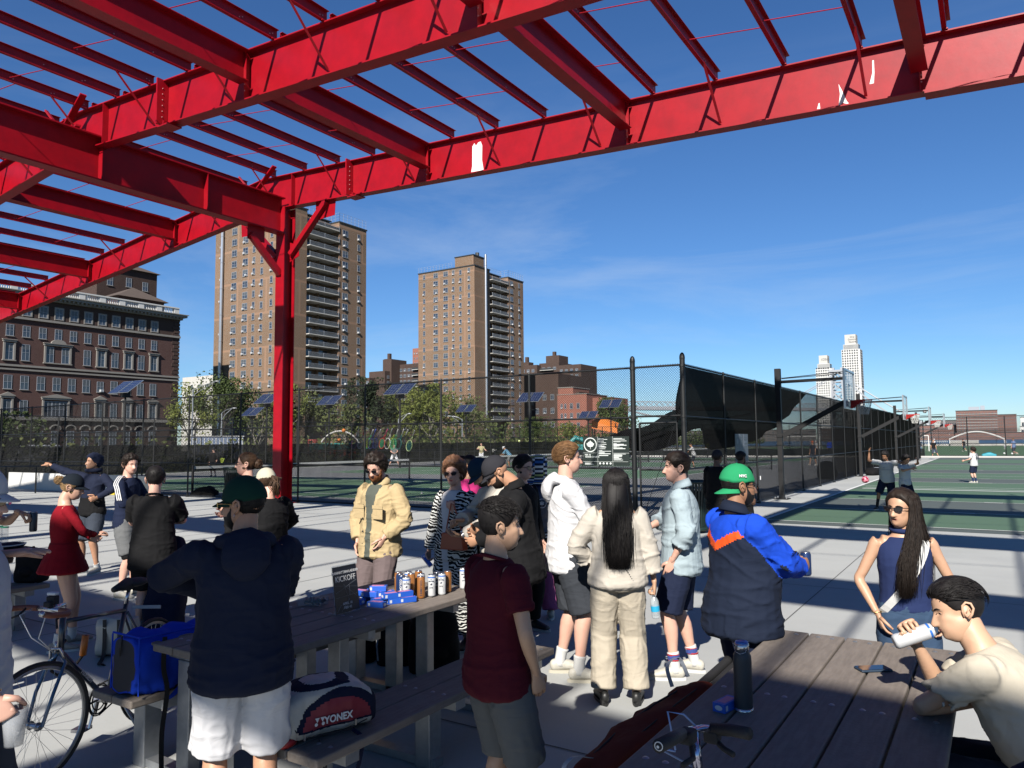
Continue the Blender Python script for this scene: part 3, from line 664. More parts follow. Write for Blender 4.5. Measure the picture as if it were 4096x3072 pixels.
# suspension bridge: one tower, deck, cables
br = T('suspension_bridge', 'grey steel suspension bridge tower and cables in front of the white towers', 'bridge', (*pol(99.3, 1000), 0))
M_steel = mat('bridge_steel', (.33, .35, .38), .6)
b = MB(); tw = 12
for s in (-1, 1):
    b.beam((s*tw*.62, 0, 0), (s*tw*.5, 0, 84), 2.2, 2.2); b.beam((s*tw*.62, 14, 0), (s*tw*.5, 14, 84), 2.2, 2.2)
for k in range(7):
    z0_, z1_ = 12*k, 12*k+12; 
    for yy in (0, 14): b.beam((-tw*.58, yy, z0_), (tw*.58, yy, z1_), 1, 1); b.beam((tw*.58, yy, z0_), (-tw*.58, yy, z1_), 1, 1); b.beam((-tw*.6, yy, z1_), (tw*.6, yy, z1_), 1.2, 1.2)
b.box((0, 7, 85.5), (tw*1.5, 18, 2.5)); b.box((-5, 7, 88), (3, 4, 4)); b.box((5, 7, 88), (3, 4, 4))
b.build('tower', M_steel, br)
x0, y0 = pol(99.3, 1000)
def cable(az, d, z, sag, dy):
    x1, y1 = pol(az, d); p = Vector((0, dy, 84)); q = Vector((x1-x0, y1-y0+dy, z)); P = [p.lerp(q, t)+Vector((0, 0, -sag*4*t*(1-t))) for t in [i/14 for i in range(15)]]
    b = MB(); b.tube(P, .55, 5); b.build('cable', M_steel, br)
for dy in (0, 14): cable(92.6, 960, 6, 5, dy); cable(119.5, 760, 62, 48, dy); cable(93.6, 960, 6, 9, dy)
b = MB(); x1, y1 = pol(122, 700); x2, y2 = pol(93, 1000); b.beam((x1-x0, y1-y0, 34), (0, 7, 38), 16, 3.5); b.beam((x2-x0, y2-y0, 16), (0, 7, 38), 14, 3)
for i in range(60):
    t_ = i/60; p = Vector((x1-x0, y1-y0, 34)).lerp(Vector((0, 7, 38)), t_); q = Vector((x1-x0, y1-y0, 34)).lerp(Vector((0, 7, 38)), (i+1)/60)
    b.beam(p+Vector((0, 0, 1.5)), q+Vector((0, 0, 7)), .5, .5); b.beam(p+Vector((0, 0, 7)), q+Vector((0, 0, 1.5)), .5, .5); b.beam(p+Vector((0, 0, 7)), q+Vector((0, 0, 7)), .8, .8)
b.build('deck', M_steel, br)

t = T('shore_wall', 'low grey wall along the water beyond the turf field', 'wall', (0, 206.5, 0)); b = MB(); b.bb((-9.4, 0, 0), (-3.6, 1, 1.35)); b.bb((-30, 1.2, 0), (40, 1.5, .5)); b.build('wall', M_slab, t); b = MB()
for k in range(6): b.bb((-9.4, -.03, .2+k*.2), (-3.6, 0, .23+k*.2))
b.build('wall_grooves', M_rail, t)
t = T('shore_railing', 'white latticed railing at the water left of the low grey wall', 'railing', (0, 206.5, 0)); b = MB()
for z in (.25, 1.15): b.bb((-16.2, 0, z), (-10, .08, z+.1))
for i in range(16): x_ = -16.2+i*.4; b.beam((x_, .04, .3), (x_+.3, .04, 1.2), .06, .06)
b.build('lattice', M_white, t)
t = T('tent_arch', 'thin white arched canopy roof in front of the far shore blocks', 'canopy', (-4.5, 228, 0)); b = MB(); b.tube([(-6+12*i/14, 0, 1.6+1.9*math.sin(math.pi*i/14)) for i in range(15)], .18, 6); b.tube([(-6, 0, 0), (-6, 0, 1.7)], .12, 6); b.tube([(6, 0, 0), (6, 0, 1.7)], .12, 6); b.build('arch', M_white, t)
M_blk = mat('black_vinyl', (.008, .009, .010), .5, 0, .35)
M_blk2 = mat('black_steel', (.009, .0095, .011), .6, 0, .3)
M_mesh = mat('chain_link_vinyl', (.006, .0065, .007), .6, 0, .2)
M_galv = mat('galvanised', (.42, .44, .46), .42, .75, bump=(30, .1, .003), var=(18, .5, (.28, .30, .32)))
def fabric_mat(name, col, alpha):
    M = mat(name, col, .9, 0, .08); n = M.node_tree; b = n.nodes['Principled BSDF']; t = n.nodes.new('ShaderNodeBsdfTransparent'); x = n.nodes.new('ShaderNodeMixShader')
    x.inputs[0].default_value = alpha; n.links.new(t.outputs[0], x.inputs[1]); n.links.new(b.outputs[0], x.inputs[2]); n.links.new(x.outputs[0], n.nodes['Material Output'].inputs[0]); return M
M_screen = fabric_mat('windscreen_fabric', (.004, .0045, .006), .985)
M_screen2 = fabric_mat('windscreen_fabric_far', (.014, .016, .018), .93)
def chain(b, p, q, z0, z1, sp=.06, th=.006):
    p = Vector(p); q = Vector(q); Lh = (q-p).length; d = (q-p)/Lh; H = z1-z0; nrm = Vector((-d.y, d.x, 0))
    for s in (1, -1):
        k = -math.ceil(H/sp)
        while k*sp < Lh:
            a0 = k*sp; pts = []
            # line x = a0 + t, z = t (s=1) or z = H - t
            t0 = max(0, -a0); t1 = min(H, Lh-a0)
            if t1-t0 > .01:
                za, zb_ = (z0+t0, z0+t1) if s == 1 else (z1-t0, z1-t1)
                A = Vector((p.x, p.y, 0))+d*(a0+t0)+nrm*s*.004; B = Vector((p.x, p.y, 0))+d*(a0+t1)+nrm*s*.004; A.z = za; B.z = zb_
                u = (B-A).normalized(); v = u.cross(nrm)*th/2; w = nrm*th/2; i = len(b.v)
                b.v += [tuple(A+v), tuple(A+w), tuple(A-v), tuple(A-w), tuple(B+v), tuple(B+w), tuple(B-v), tuple(B-w)]
                b.f += [(i, i+1, i+5, i+4), (i+1, i+2, i+6, i+5), (i+2, i+3, i+7, i+6), (i+3, i, i+4, i+7)]; b.m += [0]*4
            k += 1
def fence(label, p, q, posts, h, rails, sp=.06, th=.006, pr=.03, name='chain_link_fence', barb=True, group=None):
    t = T(name, label, 'fence', (p[0], p[1], 0), group=group); P, Q = Vector((*p, 0)), Vector((*q, 0))
    b = MB(); chain(b, P, Q, .03, h+.02, sp, th); wp(b.build('mesh_panel', M_mesh), t)
    for f_ in posts:
        x, y = f_; b = MB(); b.tube([(x, y, 0), (x, y, h)], pr, 8); b.sphere((x, y, h), pr*1.25, 8, 6); b.cyl((x, y, 0), pr*2.2, .03, 8); wp(b.build('post', M_blk), t)
    for z in rails:
        b = MB(); b.tube([(p[0], p[1], z), (q[0], q[1], z)], .022, 8); wp(b.build('rail', M_blk), t)
    return t
FY = 16.75
pl = [(-7.32-2.93*k, FY) for k in range(1, 14)]
f1 = fence('tall black chain link fence running behind the red column along the tennis courts', (-47.3, FY), (-7.32, FY), pl, 3.66, (.06, 1.22, 2.44, 3.64))
def bigpost(x, y, par):
    b = MB(); b.tube([(x, y, 0), (x, y, 3.78)], .062, 14); b.sphere((x, y, 3.8), (.066, .066, .13), 14, 8)
    for z in (1.22, 2.44, 3.62, .1): b.cyl((x, y, z-.03), .075, .06, 12)
    wp(b.build('terminal_post', M_blk), par)
bigpost(-7.32, FY, f1)
gate = T('fence_gate', 'narrow chain link gate between two thick capped posts', 'gate', (-7.2, FY, 0))
b = MB()
for x in (-7.17, -6.24): b.tube([(x, FY, .06), (x, FY, 2.3)], .026, 8)
for z in (.08, 1.2, 2.3): b.tube([(-7.17, FY, z), (-6.24, FY, z)], .024, 8)
wp(b.build('frame', M_blk), gate)
b = MB(); chain(b, (-7.17, FY, 0), (-6.24, FY, 0), .08, 2.3); wp(b.build('mesh_panel', M_mesh), gate)
b = MB(); b.tube([(-6.27, FY-.03, 2.25), (-7.1, FY-.03, .12)], .007, 6); wp(b.build('truss_rod', M_blk), gate)
tr = T('gate_transom', 'fixed chain link panel above the narrow gate', 'fence', (-7.2, FY, 0))
b = MB(); chain(b, (-7.32, FY, 0), (-6.1, FY, 0), 2.48, 3.68); wp(b.build('mesh_panel', M_mesh), tr)
b = MB()
for z in (2.46, 3.64): b.tube([(-7.32, FY, z), (-6.1, FY, z)], .024, 8)
wp(b.build('rail', M_blk), tr)
RX = -6.07
pr_ = [(RX, 16.75+3.1*k) for k in range(1, 21)]
f2 = fence('tall black chain link fence with torn windscreen beside the basketball posts', (RX, 16.75), (RX, 80), pr_, 3.66, (.06, 1.22, 2.44, 3.64), sp=.065, th=.007)
bigpost(RX, FY, f2)
for k in range(1, 21):
    b = MB(); y = 16.75+3.1*k
    for dy in (-.05, .05): b.sphere((RX+.09, y+dy, .035), .016, 6, 4)
    wp(b.build('anchor_bolt', M_alu), f2)
# torn billowing windscreen
def screen_part(pts_top, pts_bot, bulge, nm='windscreen', mt=M_screen, nv=18, par=f2):
    b = MB(); nu = len(pts_top); v = []
    for i in range(nu):
        for j in range(nv+1):
            t = j/nv; a = Vector(pts_top[i]).lerp(Vector(pts_bot[i]), t); s = math.sin(math.pi*min(1, t*1.0)*.62)
            y = a.y; n_ = noise.noise(Vector((y*1.3+t*2.2, t*1.2, 3)))*.14+math.sin(y*8.2-t*5.2)*.035*(1-t)
            v.append((a.x-bulge[i]*s+n_*min(1, 4*t), a.y, a.z))
    f = [(i*(nv+1)+j, (i+1)*(nv+1)+j, (i+1)*(nv+1)+j+1, i*(nv+1)+j+1) for i in range(nu-1) for j in range(nv)]
    b.add(v, f); return wp(b.build(nm, mt, smooth=True), par)
ys_ = np.linspace(16.85, 30.6, 56)
bot = np.interp(ys_, [16.8, 18.3, 19.2, 19.55, 19.8, 20.5, 22.5, 24.4, 27.1, 29.1, 30.6], [1.80, 2.02, 2.2, 2.18, 1.7, 1.6, 1.7, 1.88, 2.48, 3.1, 3.62])
screen_part([(RX-.05, y, 3.62) for y in ys_], [(RX-.08, y, z) for y, z in zip(ys_, bot)], list(np.interp(ys_, [16.8, 18, 20.5, 24, 30.6], [.12, .5, .55, .3, .04])))
# loose flap blowing to the left behind the gate
us = np.linspace(0, 1, 22)
screen_part([(-6.15-2.1*u, 17.0+.7*u, 2.62-.6*u+.06*math.sin(9*u)) for u in us], [(-6.15-2.1*u, 17.0+.7*u, 1.82-.40*u*(1-u)*2-(0 if u < .6 else 0)+(.22*max(0, u-.62)/.38)) for u in us], [.15]*22, nv=10)
b = MB()
ys2 = np.linspace(36, 79.8, 30)
screen_part([(RX-.06, y, 3.6) for y in ys2], [(RX-.06, y, .35) for y in ys2], [.05]*30, mt=fabric_mat('windscreen_thin', (.010, .011, .013), .72), nv=12)
# far fences of the tennis courts, with low windscreens
def farfence(label, p, q, h, n, scr=1.88, grp=None, rails=(1.88, .1), sp=.22, th=.012, name='far_fence'):
    t = T(name, label, 'fence', (p[0], p[1], 0), group=grp); P, Q = Vector((*p, 0)), Vector((*q, 0))
    b = MB(); chain(b, P, Q, .05, h, sp, th); wp(b.build('mesh_panel', M_mesh), t)
    for i in range(n+1):
        c_ = P.lerp(Q, i/n); b = MB(); b.tube([c_, c_+Vector((0, 0, h))], .045, 6); wp(b.build('post', M_blk), t)
    for z in (*rails, h): b = MB(); b.tube([P+Vector((0, 0, z)), Q+Vector((0, 0, z))], .03, 6); wp(b.build('rail', M_blk), t)
    if scr:
        b = MB(); d = (Q-P).normalized(); nn = Vector((-d.y, d.x, 0))*.06; m_ = 60; v = []
        for i in range(m_+1):
            c_ = P.lerp(Q, i/m_)+nn
            for j in range(4): v.append((c_.x+.05*math.sin(i*2.1+j), c_.y, .08+(scr-.08)*j/3+(.05*math.sin(i*.9) if j == 3 else 0)))
        b.add(v, [(i*4+j, (i+1)*4+j, (i+1)*4+j+1, i*4+j+1) for i in range(m_) for j in range(3)]); wp(b.build('windscreen', M_screen2, smooth=True), t)
    return t
farfence('black fence with dark windscreen along the far side of the tennis courts', (-47.2, 17), (-47.2, 84), 3.66, 22, rails=(1.22, 2.44, .1))
farfence('black fence with dark windscreen across the far end of the tennis courts', (-47.2, 84), (RX, 84), 3.66, 13, scr=.9, rails=(1.22, 2.44, .1))
farfence('low black fence between the park path and the road', (-58, -10), (-58, 200), 2.6, 46, scr=None, sp=.3)
farfence('tall black fence with thin posts along the near edge of the turf field', (RX+.4, 88.2), (42, 88.2), 4.0, 15, scr=None, rails=(1.3, 2.6, .1))
farfence('thin black fence across the far side of the turf field', (-46, 205), (80, 205), 4.0, 22, scr=None, rails=(1.9, 3.0, .1), sp=.5, th=.02)
farfence('black divider fence between two rows of tennis courts', (-42, 48.7), (-12, 48.7), 1.2, 10, scr=None, rails=(.6,), sp=.2)

# ---------------- park sign boards ----------------
M_sign = mat('sign_board', (.010, .018, .014), .45); M_signw = mat('sign_white', (.62, .66, .64), .5); M_signgrey = mat('sign_board_back', (.10, .12, .15), .5)
LEAF = [(0, 1), (.1, .72), (.22, .6), (.36, .72), (.40, .5), (.62, .52), (.55, .32), (.95, .28), (.78, .08), (.88, -.08), (.55, -.18), (.62, -.42), (.35, -.38), (.12, -.48), (.05, -.42)]
LEAF = LEAF+[(.035, -.95), (-.035, -.95)]+[(-x, y) for x, y in LEAF[::-1]][:-1]
def park_sign(root, Mx, w, h, bm, wm, words=True, faint=1):
    b = MB(); b.box((0, 0, 0), (w, h, .012), M=Mx); b.build('board', bm, root)
    b = MB(); sw = w*.29; cx, cy = -w*.335, h*.22
    poly = [(cx+x*.115*w/1.24*1.0, cy+y*.115*w/1.24) for x, y in LEAF]; b.prism(poly, .007, .011, M=Mx)
    b2 = MB(); n = 40; r1, r2 = .178*w/1.24, .155*w/1.24
    v = [(cx+r*math.cos(2*math.pi*i/n), cy+r*math.sin(2*math.pi*i/n), z) for r in (r1, r2) for z in (.007, .011) for i in range(n)]
    b2.add([Mx @ Vector(p) for p in v], [(n+i, n+(i+1) % n, 3*n+(i+1) % n, 3*n+i) for i in range(n)]); 
    b.build('leaf_emblem', wm, root); b2.build('emblem_ring', wm, root)
    b = MB(); rr = random.Random(3)
    for x in (-w*.175, w*.15): b.box((x, 0, .0075), (.005, h, .003), M=Mx)
    b.box((-w*.335, -.06*h, .0075), (w*.31, .005, .003), M=Mx); b.box((-w*.01, -.36*h, .0075), (w*.97, .005, .003), M=Mx); b.box((w*.33, -.07*h, .0075), (w*.33, .005, .003), M=Mx)
    b.build('dividers', wm, root)
    b = MB()
    for x0, ya, yb, in ((-.155, .43, -.2), (.17, .43, .08), (.17, -.1, -.32)):
        y = ya
        while y > yb:
            l_ = rr.uniform(.06, .28)*w
            if rr.random() < .82: b.box((x0*w+l_/2, y*h, .0085), (l_, .012*h/.71*(1.0 if rr.random() < .85 else 1.5), .003), M=Mx)
            y -= .029
    for k in range(4):
        b.lathe([(.016, .008), (.026, .008), (.026, .0105), (0, .0105)], (-.125*w+k*.075*w, -.42*h, 0), 14, M=Mx)
    for l_, y in ((.15, -.41), (.13, -.435), (.2, -.455)): b.box((-.46*w+l_*w/2, y*h, .0085), (l_*w, .01, .003), M=Mx)
    tag(b.build('small_print', wm, root), kind='stuff')
    if words:
        text('PIER 42', .052*w/1.24, Mx @ Matrix.Translation((-.46*w, -.13*h, .008)), wm, root, align='LEFT', bold=.001); text('TENNIS COURTS', .052*w/1.24, Mx @ Matrix.Translation((-.46*w, -.20*h, .008)), wm, root, align='LEFT', bold=.001)
sg = T('park_sign', 'black park rules sign with white leaf emblem on the fence left of the gate', 'sign', (-8.04, FY-.06, 1.64))
park_sign(sg, Matrix.Rotation(R(90), 4, 'X'), 1.24, .71, M_sign, M_signw)
sg = T('park_sign', 'grey-blue park sign seen on the side fence above the two dark standing people', 'sign', (RX+.05, 21.2, 1.66), R(90))
park_sign(sg, Matrix.Rotation(R(90), 4, 'X'), 1.25, .78, M_signgrey, M_signgrey if False else mat('sign_faint', (.16, .19, .24), .5))

# ---------------- basketball hoops ----------------
M_acr = mat('clear_board', (.45, .55, .62), .15, alpha=.42); M_rim = mat('rim_orange_red', (.62, .045, .04), .45); M_net = mat('net_white', (.55, .55, .52), .8)
def hoop():
    t = T('basketball_hoop', '', 'basketball hoop')
    b = MB(); b.bb((-.075, -.075, 0), (.075, .075, 3.55)); b.bb((-.09, -.09, 1.95), (.09, .09, 2.05)); b.bb((-.09, -.09, 1.7), (.09, .09, 1.78)); b.bb((-.088, -.088, 3.55), (.088, .088, 4.15)); b.bb((-.22, -.22, 0), (.22, .22, .03)); b.build('post', M_blk2, t, bevel=.008)
    b = MB()
    for s in (-1, 1):
        for k in (-1, 1): b.cyl((.17*s, .17*k, .03), .022, .05, 6)
    b.build('anchor_bolts', M_alu, t)
    b = MB(); b.beam((.1, 0, 3.72), (2.02, 0, 3.74), .09, .09); b.build('top_arm', M_blk2, t)
    b = MB(); b.beam((.1, 0, 2.0), (2.04, 0, 3.05), .1, .15); b.build('diagonal_arm', M_blk2, t)
    b = MB(); b.tube([(.1, .1, 3.83), (2.0, .3, 3.92)], .012, 6); b.tube([(.1, -.1, 3.83), (2.0, -.3, 3.92)], .012, 6); b.build('stay_rod', M_blk2, t)
    b = MB(); x = 2.1
    for y0, y1, z0_, z1_ in ((-.91, .91, 3.92, 3.98), (-.91, .91, 2.78, 2.84), (-.91, -.85, 2.84, 3.92), (.85, .91, 2.84, 3.92)): b.bb((x-.03, y0, z0_), (x+.03, y1, z1_))
    b.build('board_frame', M_alu, t)
    b = MB(); b.bb((x-.008, -.85, 2.84), (x+.008, .85, 3.92)); b.build('backboard', M_acr, t)
    b = MB()
    for y0, y1, z0_, z1_ in ((-.3, .3, 3.5, 3.53), (-.3, .3, 3.05, 3.08), (-.3, -.27, 3.08, 3.5), (.27, .3, 3.08, 3.5)): b.bb((x+.009, y0, z0_), (x+.013, y1, z1_))
    b.build('board_markings', M_white, t)
    b = MB(); b.add([(x+.03, -.12, 3.04), (x+.03, .12, 3.04), (x+.03, .12, 2.84), (x+.03, -.12, 2.84), (x+.26, -.1, 3.04), (x+.26, .1, 3.04), (x+.3, .0, 2.99)], [(0, 1, 2, 3), (0, 4, 5, 1), (0, 3, 6, 4), (1, 5, 6, 2), (3, 2, 6), (4, 6, 5)])
    for s in (-1, 1): b.add([(x+.03, s*.12, 3.05), (x+.40, s*.245, 3.06), (x+.40, s*.245, 3.00), (x+.03, s*.12, 2.80)], [(0, 1, 2, 3), (3, 2, 1, 0)])
    rc = (x+.39, 0, 3.05); b.tube([(rc[0]+.23*math.cos(a), .23*math.sin(a), 3.05) for a in [2*math.pi*i/20 for i in range(20)]], .012, 6, close=True); b.build('rim', M_rim, t)
    b = MB()
    for k in range(12):
        for s in (-1, 1):
            P = []
            for j in range(7): u = j/6; a = 2*math.pi*(k+s*u*1.8)/12; r_ = .23-.11*u; P.append((rc[0]+r_*math.cos(a), r_*math.sin(a), 3.04-.42*u))
            b.tube(P, .007, 4)
    b.build('net', M_net, t)
    return t
hp = hoop()
HG = 'basketball hoops in a row along the side fence'
for i, (y, lab) in enumerate(((24.8, 'nearest basketball hoop with clear board and drooping red rim bracket'), (41.4, 'second basketball hoop along the fence, its board over the first net'), (57.6, 'third basketball hoop, where the white football hangs in the air'), (73.8, 'farthest basketball hoop at the far end of the side fence'))):
    o = hp if i == 0 else dup(hp); o.location = (-5.82, y, 0); o['label'] = lab; o['group'] = HG

# ---------------- balls ----------------
M_ballw = mat('ball_white', (.6, .6, .6), .4); M_ballk = mat('ball_black', (.02, .02, .025), .4); M_ballp = mat('ball_pink', (.62, .22, .28), .4); M_ballr = mat('ball_dark_red', (.25, .01, .04), .4)
def ball(loc, r, m1, m2, label, cat='football'):
    me = bmesh.new(); bmesh.ops.create_icosphere(me, subdivisions=3, radius=r); d = bpy.data.meshes.new('ball'); me.to_mesh(d); me.free(); d.materials.append(m1); d.materials.append(m2)
    ico = [Vector(v).normalized() for v in ((0, 1, 1.618), (0, -1, 1.618), (0, 1, -1.618), (0, -1, -1.618), (1, 1.618, 0), (-1, 1.618, 0), (1, -1.618, 0), (-1, -1.618, 0), (1.618, 0, 1), (-1.618, 0, 1), (1.618, 0, -1), (-1.618, 0, -1))]
    for p in d.polygons:
        p.use_smooth = True; c = p.center.normalized(); p.material_index = 1 if max(c.dot(i) for i in ico) > .93 else 0
    o = bpy.data.objects.new('ball', d); COL.objects.link(o); o.location = loc; o.rotation_euler = (.4, .7, .2); return tag(o, label, cat)
ball((-3.55, 26.0, .60), .11, M_ballp, M_ballr, 'pink and dark red football in the air left of the jumping boy')
b_ = ball((-4.05, 58.2, 3.72), .13, M_ballw, M_ballk, 'white and black football in the air beside the third backboard')
o = ball((-20.2, 32.0, 1.93), .06, mat('tennis_yellow', (.5, .62, .04), .8), M_ballw, 'yellow tennis ball in flight above the tennis court', 'tennis ball')
for i, (x, y) in enumerate(((-17.9, 21.6), (-2.6, 100), (.6, 101), (1.3, 99))):
    o = ball((x, y, .04 if i == 0 else .12), .04 if i == 0 else .11, M_ballw, M_ballw, ['small white ball lying on the near tennis court', 'white ball on the turf left of the two far walkers', 'white ball on the turf at the feet of the far walkers', 'white ball on the turf right of the far walkers'][i], 'ball')

# ---------------- litter bins ----------------
M_bin = mat('bin_dark_green', (.012, .028, .024), .4)
def bin_(x, y, label, h=1.0, m_=M_bin):
    t = T('litter_bin', label, 'litter bin', (x, y, 0)); n = 30
    for i in range(n):
        pass
    b = MB()
    for i in range(n):
        a = 2*math.pi*i/n; r0 = .30; M = Matrix.Rotation(a, 4, 'Z')
        for (ra, za, rb, zb_) in ((.28, .08, .29, h*.55), (.29, h*.55, .34, h)): b.add([M @ Vector(p) for p in ((ra, -.019, za), (ra, .019, za), (rb, .021, zb_), (rb, -.021, zb_), (ra-.008, -.019, za), (ra-.008, .019, za), (rb-.008, .021, zb_), (rb-.008, -.021, zb_))], [(0, 1, 2, 3), (5, 4, 7, 6), (0, 3, 7, 4), (1, 5, 6, 2)])
    b.build('slats', m_, t)
    b = MB(); b.lathe([(.345, h-.02), (.37, h), (.345, h+.03), (.28, h+.02), (.26, h-.03)], n=30); b.lathe([(.27, .05), (.30, .06), (.30, .12), (.27, .12)], n=30); b.build('hoop_ring', m_, t, smooth=True)
    b = MB(); b.cyl((0, 0, .02), .24, h*.8, 20); b.build('liner', M_blk2, t)
bin_(-23.6, 17.7, 'dark slatted litter bin beyond the fence, left of the red column', 1.03)
bin_(-5.32, 15.1, 'dark green slatted litter bin at the corner post near the two dark figures', 1.03)
# ---------------- tennis nets ----------------
def net(cy, label):
    t = T('tennis_net', label, 'tennis net', (-26.3, cy, 0)); b = MB(); chain(b, (0, -6.3, 0), (0, 6.3, 0), .05, .98, .09, .006); b.build('netting', M_mesh, t)
    b = MB(); b.bb((-.012, -6.4, .95), (.012, 6.4, 1.05)); b.build('tape', M_white, t)
    for s in (-1, 1): b = MB(); b.cyl((0, s*6.4, 0), .05, 1.1, 10); b.build('post', M_blk2, t)
net(24.3, 'tennis net of the nearest court'); net(40.6, 'tennis net of the second court'); net(56.9, 'tennis net of the third court'); net(73.2, 'tennis net of the farthest court')
# football goals on the turf
def goal(x, y, rz, label):
    t = T('football_goal', label, 'goal', (x, y, 0), rz); b = MB()
    for s in (-2.6, 2.6): b.bb((s-.05, -.05, 0), (s+.05, .05, 2.3)); b.beam((s, 0, 2.3), (s, 1.4, 0), .06, .06)
    b.bb((-2.6, -.05, 2.25), (2.6, .05, 2.35)); b.build('frame', M_white, t)
    b = MB(); v = [(-2.6, 0, 2.3), (2.6, 0, 2.3), (2.6, 1.4, .02), (-2.6, 1.4, .02)]
    for i in range(27): x_ = -2.6+i*.2; b.tube([(x_, 0, 2.3), (x_, 1.4, .02)], .008, 3)
    for i in range(14): u = i/13; b.tube([(-2.6, 1.4*u, 2.3-2.28*u), (2.6, 1.4*u, 2.3-2.28*u)], .008, 3)
    b.build('net', M_net, t)
goal(-22.5, 107, R(-8), 'white football goal on the turf seen through the side fence'); goal(-11, 125, R(5), 'farther white football goal on the turf seen through the side fence')

# ---------------- solar lights, street lamps ----------------
M_pv = mat('solar_cell', (.015, .025, .07), .15, spec=.8)
def solar():
    t = T('solar_light', '', 'solar light'); b = MB(); b.cyl((0, 0, 0), .09, 5.6, 10, r2=.07); b.build('pole', M_blk2, t)
    b = MB(); b.box((0, 0, 5.55), (.5, .45, .5)); b.build('battery_box', M_blk2, t)
    Mx = Matrix.Translation((0, 0, 6.05)) @ Matrix.Rotation(R(38), 4, 'X')
    b = MB()
    for s in (-1, 1): b.box((s*.62, 0, 0), (1.12, 1.5, .04), 0, M=Mx); b.box((s*.62, 0, .022), (1.04, 1.42, .008), 1, M=Mx)
    b.build('solar_panel', [M_alu, M_pv], t)
    b = MB()
    for s in (-1, 1):
        for i in range(1, 6): b.box((s*.62, -.71+i*.237, .0275), (1.04, .012, .002), M=Mx)
        for i in range(1, 4): b.box((s*.62-.52+i*.26, 0, .0275), (.012, 1.42, .002), M=Mx)
    b.build('cell_lines', M_alu, t)
    b = MB(); b.box((0, .6, 4.9), (.3, .8, .08)); b.build('lamp_head', M_blk2, t); return t
so_ = solar(); SG = 'solar lights standing behind the tennis courts'
for i, (az, d, z_, lab) in enumerate(((150.1, 60, 0, 'solar light in front of the maroon building, largest of the solar lights'), (140.9, 72, 0, 'solar light just left of the red column, upper of two'), (141.9, 84, -.7, 'solar light just left of the red column, lower of two'), (136.5, 74, 0, 'solar light in front of the nearer tan tower, right of the red column'), (131.3, 58, 0, 'solar light before the dark tree between the two tan towers'), (126.3, 92, 0, 'solar light at the foot of the farther tan tower'), (121.4, 70, 0, 'solar light right of the farther tan tower before the dark hall'), (117.0, 98, -.7, 'solar light in front of the red school'), (115.3, 84, 0, 'solar light above the orange playground roof'))):
    o = so_ if i == 0 else dup(so_); x, y = pol(az, d); o.location = (x, y, z_); o.rotation_euler = (0, 0, R(2)); o['label'] = lab; o['group'] = SG
def lamp(az, d, h, armaz, label, arm=2.4, ph=1.0):
    x, y = pol(az, d); t = T('street_lamp', label, 'street lamp', (x, y, 0), R(armaz)); b = MB(); b.cyl((0, 0, 0), .13, h, 10, r2=.08); b.build('pole', M_galv, t)
    b = MB(); b.tube([(0, 0, h-.9), (arm*.35, 0, h-.2), (arm, 0, h+ph*.9)], .05, 6); b.tube([(0, 0, h), (arm*.4, 0, h+.35), (arm, 0, h+ph)], .045, 6); b.build('arm', M_galv, t)
    b = MB(); b.sphere((arm+.3, 0, h+ph), (.38, .14, .08), 10, 6); b.build('lamp_head', M_galv, t)
lamp(145.87, 108, 9.3, 30, 'tall double-arm street lamp right of the maroon building', 2.9, 1.0)
lamp(143.95, 102, 5.9, 30, 'curved street lamp below the trees left of the red column', 1.3, .6)
lamp(126.6, 100, 4.9, 215, 'street lamp with pale head at the foot of the farther tan tower', 1.4, .5); lamp(131.4, 104, 5.2, 30, 'slim street lamp among the trees left of the farther tan tower', 1.2, .7)

# ---------------- vehicles and park things ----------------
M_vanw = mat('vehicle_white', (.58, .59, .60), .3, coat=.4); M_tyre = mat('tyre', (.015, .015, .016), .8); M_vglass = mat('vehicle_glass', (.012, .015, .02), .08)
def vehicle(label, cat, name, loc, rz, prof, w, wins, wheels, wr=.34):
    t = T(name, label, cat, loc, rz); M = Matrix.Rotation(R(90), 4, 'X')
    b = MB(); b.prism(prof, -w/2, w/2, M=M); b.build('body', M_vanw, t, bevel=.07)
    for x0, x1, z0_, z1_, sl in wins:
        b = MB()
        for s in (-1, 1): y = s*(w/2+.01); b.add([(x0, y, z0_), (x1+sl, y, z0_), (x1, y, z1_), (x0, y, z1_)], [(0, 1, 2, 3)])
        b.build('window', M_vglass, t)
    for x in wheels:
        for s in (-1, 1):
            b = MB(); b.cyl((0, 0, -.1), wr, .2, 18, M=Matrix.Translation((x, s*(w/2-.08), wr)) @ Matrix.Rotation(R(90), 4, 'X')); wl = b.build('wheel', M_tyre, t)
            b = MB(); b.cyl((0, 0, -.105), wr*.6, .21, 12, M=Matrix.Translation((x, s*(w/2-.08), wr)) @ Matrix.Rotation(R(90), 4, 'X')); o = b.build('rim', M_alu, t); o.parent = wl
x, y = pol(154.85, 92)
vehicle('white passenger van parked on the road before the maroon building', 'van', 'van', (x, y, -.03), R(95), [(-2.7, .35), (2.7, .35), (2.75, .9), (2.1, 1.15), (1.35, 2.05), (-2.6, 2.1), (-2.75, 1.2)], 1.95, [(-2.4, -1.5, 1.25, 1.85, 0), (-1.35, -.6, 1.25, 1.85, 0), (-.45, .3, 1.25, 1.85, 0), (.5, 1.25, 1.2, 1.85, .55)], (-1.75, 1.75))
x, y = pol(154.2, 88)
vehicle('white saloon car parked in front of the white van', 'car', 'parked_car', (x, y, -.03), R(95), [(-2.2, .3), (2.25, .3), (2.25, .75), (1.2, .95), (.5, 1.42), (-1.0, 1.45), (-1.8, 1.0), (-2.25, .9)], 1.75, [(-1.0, -.1, .98, 1.36, 0), (.0, .45, .98, 1.36, .5)], (-1.35, 1.4), .31)
